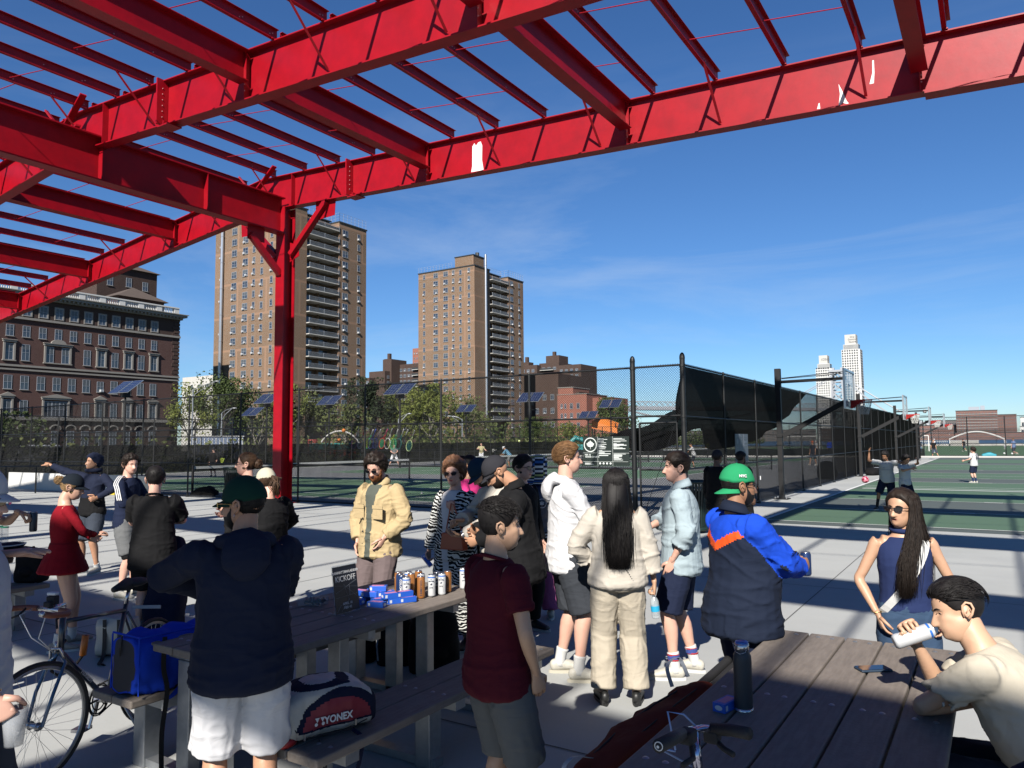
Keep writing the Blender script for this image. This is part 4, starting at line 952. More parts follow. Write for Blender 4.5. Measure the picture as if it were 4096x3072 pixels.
x, y = pol(144.2, 74); M_tr = mat('trailer_blue_grey', (.17, .22, .33), .5)
t = T('site_trailer', 'blue-grey site trailer behind the fence left of the red column', 'trailer', (x, y, 0), R(55)); b = MB(); b.bb((-2.2, -1.2, .35), (2.2, 1.2, 2.6)); b.build('body', M_tr, t, bevel=.03)
b = MB()
for i in range(14): b.bb((-2.1+i*.32, -1.23, .4), (-2.02+i*.32, -1.2, 2.5))
b.bb((-2.25, -1.25, 2.6), (2.25, 1.25, 2.68)); b.build('ribs', M_vanw, t)
M_teal = mat('teal_plastic', (.01, .22, .22), .5); M_or = mat('orange_canvas', (.60, .17, .02), .6)
x, y = pol(136.0, 80); t = T('playground_box', 'teal playground unit with dark openings behind the hanging rackets', 'playground', (x, y, 0), R(45)); b = MB(); b.bb((-2.6, -1, 1.3), (2.6, 1, 1.95)); b.bb((-2.6, -1, 0), (-2.3, 1, 1.3)); b.bb((2.3, -1, 0), (2.6, 1, 1.3)); b.build('deck', M_teal, t)
b = MB()
for k in range(9): b.bb((-2.2+k*.5, -.9, 0), (-1.98+k*.5, -.8, 1.2))
b.build('bars', mat('orange_bars', (.45, .08, .03), .6), t)
x, y = pol(135.7, 86); t = T('water_arch', 'thin white and red play arch above the teal playground unit', 'playground', (x, y, 0), R(45)); b = MB(); b.tube([(math.cos(a)*2.6, 0, math.sin(a)*3.3) for a in [math.pi*i/16 for i in range(17)]], .09, 8); b.build('arch', M_slab, t)
b = MB(); b.sphere((.4, 0, 3.35), .22); b.sphere((-.1, -.1, 2.3), .18); b.build('orange_knob', M_or, t); b = MB(); b.cyl((-2.9, .6, 0), .6, 2.4, 12); b.build('red_drum', mat('red_plastic', (.25, .04, .03), .6), t)
x, y = pol(115.75, 100); t = T('playground_tower', 'teal climbing frame under a tilted orange roof behind the park sign', 'playground', (x, y, 0), R(20)); b = MB()
b.add([(-1.6, -1.3, 4.6), (1.7, -1.3, 3.5), (1.7, 1.3, 4.3), (-1.6, 1.3, 4.3), (-.2, 0, 5.0), (1.7, -1.3, 2.9), (-1.6, -1.3, 3.6)], [(0, 1, 4), (1, 2, 4), (2, 3, 4), (3, 0, 4), (0, 6, 5, 1)]); b.build('roof', M_or, t)
b = MB()
for x_ in (-1.5, 1.5):
    for y_ in (-1.2, 1.2): b.cyl((x_, y_, 0), .08, 4.2, 8)
b.bb((-1.6, -1.3, 1.4), (1.6, 1.3, 1.55)); b.build('posts', M_blk2, t)
b = MB(); b.bb((-6, -.5, .1), (-1.7, .5, 1.5)); b.bb((-1.5, -1.25, 1.55), (1.5, -1.15, 2.3)); b.tube([(-1.6, 0, 1.6), (-4, .5, 2.4), (-6, 0, .4)], .35, 10); b.build('slide', M_teal, t)
# low ramp wall and rail at the far left
t = T('ramp_rail', 'black handrail with low white wall and yellow kerb strip left of the hooded man', 'railing', (-33, 14.6, 0))
b = MB(); b.bb((-5, 1.9, 0), (6.0, 2.05, .72)); b.build('wall', M_white, t)
b = MB(); b.tube([(-6, -.3, 1.0), (6.2, 1.6, 1.15)], .03, 8)
for i in range(7): x_ = -5.5+i*1.9; b.tube([(x_, -.22+i*.29, 0), (x_, -.22+i*.29, 1.05)], .03, 8)
b.build('handrail', M_blk, t)
b = MB(); b.bb((3.3, 1.5, 0), (6.0, 1.85, .14)); b.build('kerb_strip', mat('kerb_yellow', (.55, .42, .02), .7), t)

# ---------------- trees ----------------
M_barkp = mat('pale_bark', (.23, .215, .18), .9, bump=(8, .5, .03), var=(3, .7, (.10, .09, .07))); M_barkd = mat('dark_bark', (.05, .042, .035), .95, bump=(8, .5, .03))
def leafm(name, c, c2): 
    M = mat(name, c, .7, 0, .2, var=(.55, .9, c2, 3)); return M
M_lf = [leafm('leaf_pale', (.155, .175, .035), (.085, .11, .028)), leafm('leaf_mid', (.07, .095, .025), (.03, .05, .016)), leafm('leaf_dark', (.028, .042, .018), (.014, .024, .012)), leafm('leaf_blossom', (.11, .125, .04), (.06, .08, .03))]
def tree(az, d, H, cr, kind, label, nleaf=5200, bark=M_barkp, cz=.62, sq=1.15, trunk=.24, lean=0, name='tree', leafs=.17, loc=None):
    rr = random.Random(label); x, y = loc or pol(az, d); t = T(name, label, 'tree' if name == 'tree' else 'shrub', (x, y, 0), rr.uniform(0, 6))
    tips = []; b = MB(); C_ = Vector((0, 0, H*cz))
    def br(p, d_, L_, r_, dep):
        q = p; P = [p]; D = d_.normalized()
        for i in range(4):
            D = (D+Vector((rr.uniform(-.22, .22), rr.uniform(-.22, .22), rr.uniform(-.02, .2)))).normalized(); q = q+D*L_/4; P.append(q)
        b.tube(P, [r_*(1-.14*i) for i in range(5)], 6 if dep < 2 else 4)
        if dep >= 3: tips.append(q); tips.append(P[2]); return
        for k in range(3 if dep else 5):
            s = P[2+k % 3] if dep else P[2+k % 3]; a = rr.uniform(0, 6.28); sp = rr.uniform(.5, 1.0)
            br(s, D+Vector((math.cos(a)*sp, math.sin(a)*sp, rr.uniform(-.1, .35))), L_*rr.uniform(.55, .8), r_*.52, dep+1)
    br(Vector((0, 0, 0)), Vector((lean, 0, 1)), H*.42, trunk, 0)
    b.build('trunk', bark, t, smooth=True)
    if nleaf:
        clumps = []
        for i in range(46):
            v = Vector((rr.gauss(0, 1), rr.gauss(0, 1), rr.gauss(0, 1))).normalized()*rr.uniform(.45, 1)**.6
            clumps.append((C_+Vector((v.x*cr, v.y*cr, v.z*(H-H*cz)*sq if v.z > 0 else v.z*H*(cz-.22))), cr*rr.uniform(.16, .34)))
        clumps += [(p, cr*.17) for p in tips if p.z < H*1.05 and Vector((p.x, p.y, 0)).length < cr*1.15]
        V = np.empty((nleaf*4, 3)); g_ = np.random.default_rng(abs(hash(label)) % 9999 if False else len(label)*37+int(H*10))
        ci = g_.integers(0, len(clumps), nleaf); cen = np.array([c[0][:] for c in clumps])[ci]; rad = np.array([c[1] for c in clumps])[ci]
        p = g_.normal(size=(nleaf, 3)); p /= np.linalg.norm(p, axis=1)[:, None]; p = cen+p*(g_.random(nleaf)**.45*rad)[:, None]*[1, 1, .8]
        p[:, 2] = np.clip(p[:, 2], H*.16, H)
        u = g_.normal(size=(nleaf, 3)); u /= np.linalg.norm(u, axis=1)[:, None]; w = np.cross(u, g_.normal(size=(nleaf, 3))); w /= np.linalg.norm(w, axis=1)[:, None]
        s = (leafs*(.5+g_.random(nleaf)))[:, None]
        V[0::4] = p-u*s; V[1::4] = p+w*s*.6; V[2::4] = p+u*s; V[3::4] = p-w*s*.6
        me = bpy.data.meshes.new('crown'); me.from_pydata(V.tolist(), [], [(4*i, 4*i+1, 4*i+2, 4*i+3) for i in range(nleaf)]); me.materials.append(M_lf[kind])
        o = bpy.data.objects.new('crown', me); COL.objects.link(o); o.parent = t
    return t
tree(146.0, 132, 12.0, 4.2, 0, 'pale yellow-green tree touching the right end of the maroon building')
tree(143.7, 118, 12.8, 5.2, 1, 'broad dull green tree with dark limbs before the left edge of the nearer tan tower', bark=M_barkd, nleaf=5600)
tree(141.4, 128, 10.8, 4.2, 1, 'smaller dull green tree just left of the red column', nleaf=4200)
tree(139.7, 122, 12.0, 3.6, 0, 'pale tree cut by the red column')
tree(138.0, 126, 11.2, 4.2, 3, 'sparse blossoming tree just right of the red column', nleaf=3200)
tree(141.3, 96, 7.4, 3.2, 3, 'thin pale-barked young tree under the solar panels', nleaf=350, trunk=.13)
tree(133.4, 132, 13.2, 4.6, 2, 'dark evergreen tree between the two tan towers', nleaf=7600, bark=M_barkd, cz=.6)
tree(131.0, 134, 12.0, 4.0, 0, 'leftmost of the two big pale trees before the farther tan tower', nleaf=5200)
tree(128.8, 122, 11.5, 5.8, 0, 'widest pale tree with white forked limbs before the farther tan tower', nleaf=8200, trunk=.34)
tree(126.4, 128, 9.8, 3.6, 3, 'low pale tree at the foot of the farther tan tower', nleaf=3600)
tree(124.1, 105, 7.0, 2.6, 3, 'spindly young tree with few leaves right of the flue pipe', nleaf=500, trunk=.1)
tree(121.0, 160, 7.2, 4.8, 1, 'dull green tree at the foot of the dark hall', nleaf=3600)
tree(114.7, 150, 10.6, 4.2, 1, 'rounded green tree right of the red school', nleaf=5200)
tree(118.5, 170, 6, 3.6, 0, 'low pale tree at the foot of the red school', nleaf=2600)
tree(157.2, 72, 4.6, 3.6, 1, 'green bush at the far left behind the fence', nleaf=4200, cz=.5, name='bush')
tree(135.2, 112, 7.5, 4.2, 3, 'low blossoming tree behind the teal playground unit', nleaf=2600)
# hedge and ground cover behind the court fence
def scrub(label, x0, x1, y0, y1, h, n, m_, s=.16):
    g_ = np.random.default_rng(n); p = np.stack([g_.uniform(x0, x1, n), g_.uniform(y0, y1, n), g_.random(n)**1.3*h*(.6+.4*np.sin(g_.uniform(y0, y1, n)))], 1); p[:, 2] = np.abs(p[:, 2])
    u = g_.normal(size=(n, 3)); u /= np.linalg.norm(u, axis=1)[:, None]; w = np.cross(u, g_.normal(size=(n, 3))); w /= np.linalg.norm(w, axis=1)[:, None]
    V = np.empty((n*4, 3)); V[0::4] = p-u*s; V[1::4] = p+w*s*.6; V[2::4] = p+u*s; V[3::4] = p-w*s*.6
    me = bpy.data.meshes.new('undergrowth'); me.from_pydata(V.tolist(), [], [(4*i, 4*i+1, 4*i+2, 4*i+3) for i in range(n)]); me.materials.append(m_); o = bpy.data.objects.new('undergrowth', me); COL.objects.link(o); tag(o, label, 'undergrowth', kind='stuff')
scrub('loose spring undergrowth behind the tennis court fence', -57, -48.5, 20, 120, 2.6, 9000, M_lf[3], .2)
scrub('hazy low treeline beyond the road', -118, -106, 120, 420, 8, 12000, M_lf[1], .5)
# =================== people ===================
def V3(*a): return Vector(a)
_NT = np.random.default_rng(5).uniform(-1, 1, (64, 64, 64))
def vn(P):
    P = np.asarray(P, float); i = np.floor(P).astype(int); f = P-i; f = f*f*(3-2*f); o = 0
    for a in (0, 1):
        for b in (0, 1):
            for c in (0, 1):
                w = (f[..., 0] if a else 1-f[..., 0])*(f[..., 1] if b else 1-f[..., 1])*(f[..., 2] if c else 1-f[..., 2]); o = o+w*_NT[(i[..., 0]+a) % 64, (i[..., 1]+b) % 64, (i[..., 2]+c) % 64]
    return o
def catmull(P, k=3):
    P = [np.array(p, float) for p in P]; o = []
    for i in range(len(P)-1):
        a, b, c, d = P[max(i-1, 0)], P[i], P[i+1], P[min(i+2, len(P)-1)]
        for j in range(k): t = j/k; o.append(.5*((2*b)+(c-a)*t+(2*a-5*b+4*c-d)*t*t+(3*b-a-3*c+d)*t**3))
    o.append(P[-1]); return o
def etube(b, pts, rad, side, n=14, sub=3, round_ends=True, mi=0, capd=.9):
    """elliptical tube; rad = [(a along side, b across)], side = vector or list of vectors"""
    sd = side if isinstance(side, list) else [side]*len(pts)
    Q = catmull([list(p)+list(r)+list(s) for p, r, s in zip(pts, rad, sd)], sub); Q = [q for q in Q]
    if round_ends:
        def cap(q, q2, sgn):
            d = q[:3]-q2[:3]; d = d/(np.linalg.norm(d)+1e-9); out = []
            for t, s in ((.5, .86), (.85, .55), (1.0, .12)): w = q.copy(); w[:3] = q[:3]+d*t*min(q[3], q[4])*capd; w[3] *= s; w[4] *= s; out.append(w)
            return out
        Q = cap(Q[0], Q[1], 1)[::-1]+Q+cap(Q[-1], Q[-2], 1)
    v = []; k = len(Q)
    for i, q in enumerate(Q):
        d = Q[min(i+1, k-1)][:3]-Q[max(i-1, 0)][:3]; d = d/(np.linalg.norm(d)+1e-9); s = q[5:8]-d*np.dot(q[5:8], d); s = s/(np.linalg.norm(s)+1e-9); u = np.cross(d, s)
        for j in range(n): a = 2*math.pi*j/n; v.append(q[:3]+s*math.cos(a)*q[3]+u*math.sin(a)*q[4])
    f = [(i*n+j, i*n+(j+1) % n, (i+1)*n+(j+1) % n, (i+1)*n+j) for i in range(k-1) for j in range(n)]
    f += [tuple(range(n-1, -1, -1)), tuple((k-1)*n+j for j in range(n))]
    b.add(v, f, mi)
def skinm(name, c): return mat('skin_'+name, c, .48, 0, .35, bump=(140, .12, .002), var=(14, .35, (c[0]*.86, c[1]*.74, c[2]*.72)))
SK = dict(light=skinm('light', (.60, .36, .26)), fair=skinm('fair', (.64, .38, .29)), tan=skinm('tan', (.50, .27, .165)), olive=skinm('olive', (.52, .31, .20)), brown=skinm('brown', (.30, .155, .09)), dark=skinm('dark', (.13, .07, .045)), asian=skinm('asian', (.58, .36, .235)))
M_lip = mat('lips', (.38, .13, .11), .4); M_lipr = mat('lips_red', (.42, .05, .05), .35); M_teeth = mat('teeth', (.7, .68, .62), .3); M_mouth = mat('mouth_inside', (.10, .02, .02), .6)
M_eyew = mat('eye_white', (.6, .6, .6), .2); M_iris = mat('eye_iris', (.03, .018, .012), .15); M_lens = mat('sunglass_lens', (.008, .008, .01), .06, spec=.9); M_gold = mat('gold', (.6, .42, .15), .25, .9); M_silver = mat('silver', (.6, .6, .62), .22, .9)
def hairm(n, c, c2=None): return mat('hair_'+n, c, .6, 0, .22, var=(40, .8, c2 or dk(c, .4)))
HM = dict(black=hairm('black', (.012, .010, .010)), dark=hairm('dark', (.022, .014, .010)), brown=hairm('brown', (.07, .036, .018)), auburn=hairm('auburn', (.20, .10, .055), (.07, .03, .016)), ginger=hairm('ginger', (.17, .06, .022), (.09, .03, .012)), blond=hairm('blond', (.30, .19, .09), (.13, .08, .04)), sandy=hairm('sandy', (.20, .105, .045), (.10, .05, .022)))
# ---- head ----
def head_dirs(nu=72, nv=46):
    th = np.linspace(-math.pi, math.pi, nu+1)[:-1]; az = th-.42*np.sin(th)   # denser at the face
    el = np.linspace(-math.pi/2, math.pi/2, nv)
    A, E = np.meshgrid(az, el); return A, E
def ell(D, c, r):
    c = np.array(c); r = np.array(r); d = D/r; o = -c/r; a = (d*d).sum(-1); b = -(d*o).sum(-1)*-2; bb = 2*(d*o).sum(-1); cc = (o*o).sum(-1)-1
    return (-bb+np.sqrt(np.maximum(bb*bb-4*a*cc, 1e-9)))/(2*a)
def head_r(A, E, fem=0):
    D = np.stack([np.sin(A)*np.cos(E), np.cos(A)*np.cos(E), np.sin(E)], -1)
    r1 = ell(D, (0, -.014, .030), (.0765, .0965, .086)); r2 = ell(D, (0, .026, -.036), (.057-.003*fem, .064, .082)); r3 = ell(D, (0, .006, -.040), (.064-.005*fem, .060, .058))
    p = 16; r = (r1**p+r2**p+r3**p)**(1/p)
    a = np.degrees(A); e = np.degrees(E); G = lambda a0, e0, sa, se: np.exp(-((np.abs(a)-a0)/sa)**2/2-((e-e0)/se)**2/2)
    G0 = lambda e0, sa, se: np.exp(-(a/sa)**2/2-((e-e0)/se)**2/2)
    nose = np.interp(e, [-27, -24, -20, -15, -6, 4, 9, 14], [0, .010, .0265, .0235, .013, .0055, .002, 0])*np.exp(-(a/np.interp(e, [-20, -5, 8], [6.8, 4.6, 5.5]))**2/2)
    r = r+nose+.005*G(8.5, -20, 3, 3)-.0085*G(19, 3.5, 7.5, 5)+.0035*G0(13, 24, 4)+.0045*G(34, -10, 10, 8)+.0060*G0(-34, 9.5, 2.6)-.0035*G0(-34, 11, .9)-.0035*G0(-40, 10, 2.4)+.0065*G0(-49, 10, 5)-.004*G(62, 8, 9, 10)-.003*G(40, -30, 8, 7)
    return D, r
def grid_faces(nu, nv): return [(i*nu+j, i*nu+(j+1) % nu, (i+1)*nu+(j+1) % nu, (i+1)*nu+j) for i in range(nv-1) for j in range(nu)]
HAIRLINE = {'m': ([0, 25, 45, 58, 66, 74, 86, 100, 125, 180], [41, 40, 33, 18, 5, -3, -2, -20, -38, -42]), 'f': ([0, 25, 45, 60, 72, 80, 90, 100, 125, 180], [44, 40, 30, 14, 2, -4, -8, -26, -42, -46]),
            'bald': ([0, 60, 80, 100, 180], [95, 60, 5, -22, -42]), 'beard': None}
def hair_shell(b, kind, thick, mi=0, seed=0, nu=72, nv=46, lump=.006, top=1.0, back=1.0, fade=0):
    A, E = head_dirs(nu, nv); D, r = head_r(A, E); a = np.abs(np.degrees(A)); e = np.degrees(E)
    line = np.interp(a, *HAIRLINE[kind]); msk = np.clip((e-line)/9+.15, 0, 1)
    t = thick*(1+(top-1)*np.clip((e-20)/50, 0, 1)+(back-1)*np.clip((a-90)/60, 0, 1)*np.clip(1-e/60, 0, 1))
    t = t*(1-fade*np.clip((34-e)/22, 0, 1)); lumpf = 1-fade*np.clip((34-e)/22, 0, 1)*.9
    P = D*(r[..., None])
    nz = vn(P*60+seed) if lump else 0
    R_ = r-.005+(t+.005+nz*lump*lumpf)*(msk*msk*(3-2*msk)); P = D*R_[..., None]
    b.add(P.reshape(-1, 3), grid_faces(nu, nv), mi); return lambda a_, e_: None
def strands(b, kind, n, L_, w, mode, seed=0, lift=.01, mi=0, spread=.5, thick=.012, emin=-90, wind=(0, 0, 0)):
    rr = random.Random(seed); c = 0; xs, ys_ = HAIRLINE[kind]
    while c < n and n < 1e5:
        z = rr.uniform(-.75, 1); a = rr.uniform(-180, 180); e = math.degrees(math.asin(z))
        if e < np.interp(abs(a), xs, ys_)+(1 if mode != 'long' else 3) or e < emin: continue
        if mode in ('back', 'fwd', 'side') and 62 < abs(a) < 112 and e < 16: c += 1; continue
        c += 1; A_, E_ = np.array([[math.radians(a)]]), np.array([[math.radians(e)]]); D, r = head_r(A_, E_); d = Vector(D[0, 0]); p = d*(float(r[0, 0])+thick*.7)
        if mode == 'back': f = (Vector((0, -1, -.1))+Vector((rr.gauss(0, spread), 0, rr.gauss(0, spread*.6))))
        elif mode == 'fwd': f = (Vector((.25, .9, -.5))+Vector((rr.gauss(0, spread), 0, rr.gauss(0, spread*.6))))
        elif mode == 'side': f = Vector((-.9 if d.x < .02 else .9, .15, -.5))+Vector((rr.gauss(0, spread), rr.gauss(0, spread), 0))
        elif mode == 'up': f = Vector((rr.gauss(0, spread), rr.gauss(.1, spread), .9))
        elif mode == 'curl': f = Vector((rr.gauss(0, 1), rr.gauss(0, 1), rr.gauss(0, 1)))
        else: f = Vector((d.x*.9, d.y*.6-.35, -1.0))+Vector((rr.gauss(0, spread*.3), rr.gauss(0, spread*.3), 0))
        f = f-d*f.dot(d); f.normalize(); P = [p]; q = p; k = 5; LL = L_*rr.uniform(.6, 1.15); ph = rr.uniform(0, 6.28)
        for i in range(1, k+1):
            g_ = f+d*(lift*8*(1-i/k) if mode != 'curl' else .5)
            if mode == 'curl': g_ = f*math.cos(ph+i*1.5)+f.cross(d)*math.sin(ph+i*1.5)+d*(.55)
            if mode in ('back', 'fwd', 'side'):   # hug the skull
                q = q+g_.normalized()*LL/k; dd = q.normalized(); aa = math.atan2(dd.x, dd.y); ee = math.asin(max(-1, min(1, dd.z))); _, r2 = head_r(np.array([[aa]]), np.array([[ee]])); m_ = float(r2[0, 0])+thick*(.95)+lift*math.sin(math.pi*i/k)
                if q.length < m_ or True: q = dd*max(m_, q.length*.0+m_)
                f = (f-dd*f.dot(dd)); f = f.normalized() if f.length > .01 else f; d = dd
            else: q = q+g_.normalized()*LL/k+Vector(wind)*i/k
            P.append(q)
        b.tube(P, [w*s for s in (1, 1, .9, .75, .5, .15)], 3, mi)
def head(det=1, fem=0, mouth='closed', beard=None, lip=1, brow=1):
    """returns MB with materials 0 skin 1 lip 2 eye white 3 iris 4 hair 5 mouth 6 teeth"""
    nu, nv = (84, 56) if det >= 2 else (56, 38) if det == 1 else (28, 20)
    b = MB(); A, E = head_dirs(nu, nv); D, r = head_r(A, E, fem)
    if mouth in ('open', 'smile'):
        a = np.degrees(A); e = np.degrees(E); r = r-(.010 if mouth == 'open' else .004)*np.exp(-(a/7)**4-((e+34.5)/(2.6 if mouth == 'open' else 1.8))**4)
    P = (D*r[..., None]).reshape(-1, 3); F = grid_faces(nu, nv); ad = np.degrees(A).reshape(-1); ed = np.degrees(E).reshape(-1); mi = []
    for f in F:
        a = abs(ad[f[0]]+(ad[f[1]]-ad[f[0]])/2) if abs(ad[f[1]]-ad[f[0]]) < 90 else 180; e = (ed[f[0]]+ed[f[2]])/2; m_ = 0
        if lip and a < 14.5 and abs(e+34) < 3.0*(1-(a/15)**2)+.4: m_ = 1
        if mouth == 'open' and a < 7.5 and abs(e+34.8) < 2.4*(1-(a/9)**2)+.2: m_ = 5
        if mouth == 'smile' and a < 11 and abs(e+34) < 1.5: m_ = 6
        mi.append(m_)
    o = len(b.v); b.v += [tuple(p) for p in P]; b.f += [tuple(i+o for i in f) for f in F]; b.m += mi
    def at(a, e, off=0): DD, rr_ = head_r(np.array([[math.radians(a)]]), np.array([[math.radians(e)]]), fem); return Vector(DD[0, 0])*(float(rr_[0, 0])+off)
    for s in (-1, 1):
        b.sphere(at(19*s, 2.5, -.0095), .0118, 12, 8, 2); b.sphere(at(19*s, 2.5, .0005)+Vector((0, .0008, 0)), (.0045, .0025, .0045), 8, 6, 3)
        if det: b.tube([at(a_*s, e_, .0015) for a_, e_ in ((9, 2), (14, 6.2), (20, 7), (27, 4.5), (30, 2))], .0022, 5, 0)
        if brow: b.tube([at(a_*s, e_, .001) for a_, e_ in ((8, 12.5), (15, 15), (23, 15.5), (32, 12.5))], [.0022, .0036, .0032, .001], 5, 4)
        # ear: rim, bowl, lobe
        c = Vector((.0745*s, -.012, -.008)); out = Vector((s, -.45, 0)).normalized()
        rim = [c+Vector((0, .012, -.018)), c+Vector((0, .013, .004))+out*.004, c+Vector((0, .010, .024))+out*.010, c+Vector((0, -.004, .034))+out*.014, c+Vector((0, -.018, .026))+out*.018, c+Vector((0, -.021, .006))+out*.018, c+Vector((0, -.012, -.014))+out*.012, c+Vector((0, .002, -.028))+out*.006]
        b.tube(rim, [.003, .0042, .0045, .005, .005, .0048, .005, .006], 6, 0)
        b.sphere(c+out*.004+Vector((0, -.003, 0)), (.006, .017, .026), 10, 8, 0); b.tube([c+Vector((0, .006, -.006))+out*.010, c+Vector((0, -.008, .010))+out*.015, c+Vector((0, -.010, -.004))+out*.014], .003, 5, 0)
    b.add([], [])
    return b
HMATS = lambda sk, hr, lp=None: [sk, lp or M_lip, M_eyew, M_iris, hr, M_mouth, M_teeth]
def beard_shell(b, thick, mi=0, seed=1, amin=0, emax=-8, stache=True):
    nu, nv = 72, 46; A, E = head_dirs(nu, nv); D, r = head_r(A, E); a = np.abs(np.degrees(A)); e = np.degrees(E)
    up_ = np.interp(a, [0, 10, 14, 20, 45, 62, 72], [-38, -37.5, -27 if stache else -38, -26, -30, -14, 2]); m_ = np.clip((up_-e)/5, 0, 1)*np.clip((78-a)/6, 0, 1)
    if stache: m_ = np.maximum(m_, np.clip(1-np.abs(e+28.2)/2.4, 0, 1)*(a < 17))
    P = D*r[..., None]; nz = vn(P*120)
    b.add((D*(r-.004+(.004+thick*(1+.5*nz))*m_)[..., None]).reshape(-1, 3), grid_faces(nu, nv), mi)
def sunglasses(root, M, lens=M_lens, fr=None, shape='way', wire=None):
    b = MB(); pr = {'way': [(-.024, .011), (.024, .013), (.023, -.008), (.012, -.017), (-.010, -.017), (-.021, -.008)], 'round': [(.022*math.cos(t), .020*math.sin(t)) for t in [math.pi*2*i/14 for i in range(14)]], 'cat': [(-.024, .007), (.0, .014), (.030, .015), (.026, -.004), (.010, -.014), (-.014, -.013)]}[shape]
    for s in (-1, 1):
        Mx = Matrix.Translation((s*.032, .099, .004)) @ Matrix.Rotation(-s*R(14), 4, 'Z') @ Matrix.Rotation(R(90-4), 4, 'X')
        pp = [(x*s, y) for x, y in pr]; b.prism(pp if s > 0 else pp[::-1], -.0015, .0015, 0, M=M @ Mx)
        P = [M @ Mx @ Vector((x, y, 0)) for x, y in pp]; b.tube(P, .0019 if wire is None else .0009, 5, 1, close=True)
        b.tube([M @ V3(s*.055, .092, .010), M @ V3(s*.074, .055, .011), M @ V3(s*.081, .0, .008), M @ V3(s*.080, -.012, -.004)], .0022 if wire is None else .001, 5, 1)
    b.tube([M @ V3(-.010, .106, .008), M @ V3(.010, .106, .008)], .0022, 5, 1)
    return b.build('sunglasses', [lens, fr or M_lens], root)
def cap(root, M, m_, tilt=0, back=False, brim_m=None, logo=None, deep=.0, strap=True, raise_=0):
    b = MB(); nu, nv = 64, 40; A, E = head_dirs(nu, nv); D, r = head_r(A, E); e = np.degrees(E); a = np.degrees(A); line = 20-np.abs(a)*.07-deep
    if back: line = 8+np.abs(a)*.09-deep
    Rr = r+.010+.010*np.clip((e-35)/40, 0, 1); Rr = np.where(e < line, r-.006, Rr)
    keep = e > line-6
    P = (D*np.where(keep, Rr, r*.7)[..., None]); T_ = Matrix.Translation((0, 0, raise_)) @ Matrix.Rotation(R(tilt), 4, 'X')
    F = [f for f in grid_faces(nu, nv) if all(keep.reshape(-1)[i] for i in f)]
    b.add([M @ T_ @ Vector(p) for p in P.reshape(-1, 3)], F)
    ln = 15 if back else 20
    b.tube([M @ T_ @ V3(0, 0, .132), M @ T_ @ V3(0, 0, .138)], [.006, .004], 8)
    o = b.build('cap', m_, root, smooth=True)
    # brim
    s = -1 if back else 1; g = MB(); rows = 7; cols = 17; v = []
    for th in (0, .0045):
        for i in range(rows):
            for j in range(cols):
                u = (j/(cols-1)-.5)*2; t = i/(rows-1); ang = u*R(62); y0 = (.108 if not back else .112); x = math.sin(ang)*.078*(1-.0*t); y = math.cos(ang)*y0-(.028 if not back else .02)+t*.068*(1-abs(u)**2.6); z = (.034 if not back else .0)-.014*u*u-.020*t*(1-.25*u*u)-.004*t-th
                v.append(M @ T_ @ V3(x, s*y, z))
    k = rows*cols; f = [(i*cols+j, i*cols+j+1, (i+1)*cols+j+1, (i+1)*cols+j) for i in range(rows-1) for j in range(cols-1)]; f += [tuple(k+q for q in w[::-1]) for w in f]
    edge = [i*cols for i in range(rows)]+[(rows-1)*cols+j for j in range(1, cols)]+[i*cols+cols-1 for i in range(rows-2, -1, -1)]
    f += [(edge[i], edge[i+1], edge[i+1]+k, edge[i]+k) for i in range(len(edge)-1)]
    g.add(v, f); q = g.build('brim', brim_m or m_, o, smooth=True); return o
# ---- hands ----
def hand(b, Wp, D, N, side, curl=(.35, .4, .45, .5), thumb=.5, sc=1, mi=0, splay=.06, n=7):
    """Wp wrist, D pointing, N palm normal, side +1 when thumb lies towards D x N"""
    D = Vector(D).normalized(); N = Vector(N); N = (N-D*N.dot(D)).normalized(); Sd = D.cross(N)*side; Wp = Vector(Wp); s = sc
    etube(b, [Wp-D*.02*s, Wp+D*.012*s, Wp+D*.05*s, Wp+D*.088*s], [(.026*s, .019*s), (.029*s, .017*s), (.040*s, .0155*s), (.040*s, .012*s)], Sd, n=12, mi=mi)
    for i, (L_, r_) in enumerate(((.070, .0085), (.078, .0088), (.073, .0082), (.058, .0072))):
        off = (1.5-i)*.0205*s; p = Wp+D*(.086-.006*abs(i-1.2))*s+Sd*off; d = (D+Sd*splay*(1.5-i)).normalized(); a = curl[i]; P = [p-d*.012*s, p]; q = p; ang = 0
        for k, fr in enumerate((.46, .30, .24)):
            ang += a*(1.05 if k == 0 else 1.15 if k == 1 else .75); dd = d*math.cos(ang)+N*math.sin(ang); q = q+dd*L_*fr*s; P.append(q)
        b.tube([Vector(x) for x in catmull([list(x) for x in P], 2)], [r_*s*t for t in (1, 1.05, 1.08, 1.0, 1.03, .95, .95, .86, .72)], n, mi)
        b.sphere(P[-1], r_*s*.74, n, 5, mi)
    p = Wp+D*.022*s+Sd*.022*s+N*.004; d1 = (D*.62+Sd*.74+N*.25).normalized(); d2 = (D*.9+Sd*(.5-.9*thumb)+N*(.25+.8*thumb)).normalized(); q1 = p+d1*.045*s; q2 = q1+d2*.034*s; q3 = q2+(d2+(D*.3-Sd*.3+N*.3)*thumb).normalized()*.026*s
    b.tube([p, q1, q2, q3], [.016*s, .0115*s, .010*s, .0075*s], n, mi); b.sphere(q3, .0078*s, n, 5, mi)
def ik(a, c, l1, l2, pole):
    a, c = Vector(a), Vector(c); d = c-a; L_ = d.length; L_ = min(L_, (l1+l2)*.998); d.normalize(); x = (l1*l1-l2*l2+L_*L_)/(2*L_); h = math.sqrt(max(l1*l1-x*x, 0)); p = Vector(pole); p = p-d*p.dot(d)
    p = p.normalized() if p.length > 1e-4 else d.orthogonal(); return a+d*x+p*h, a+d*L_
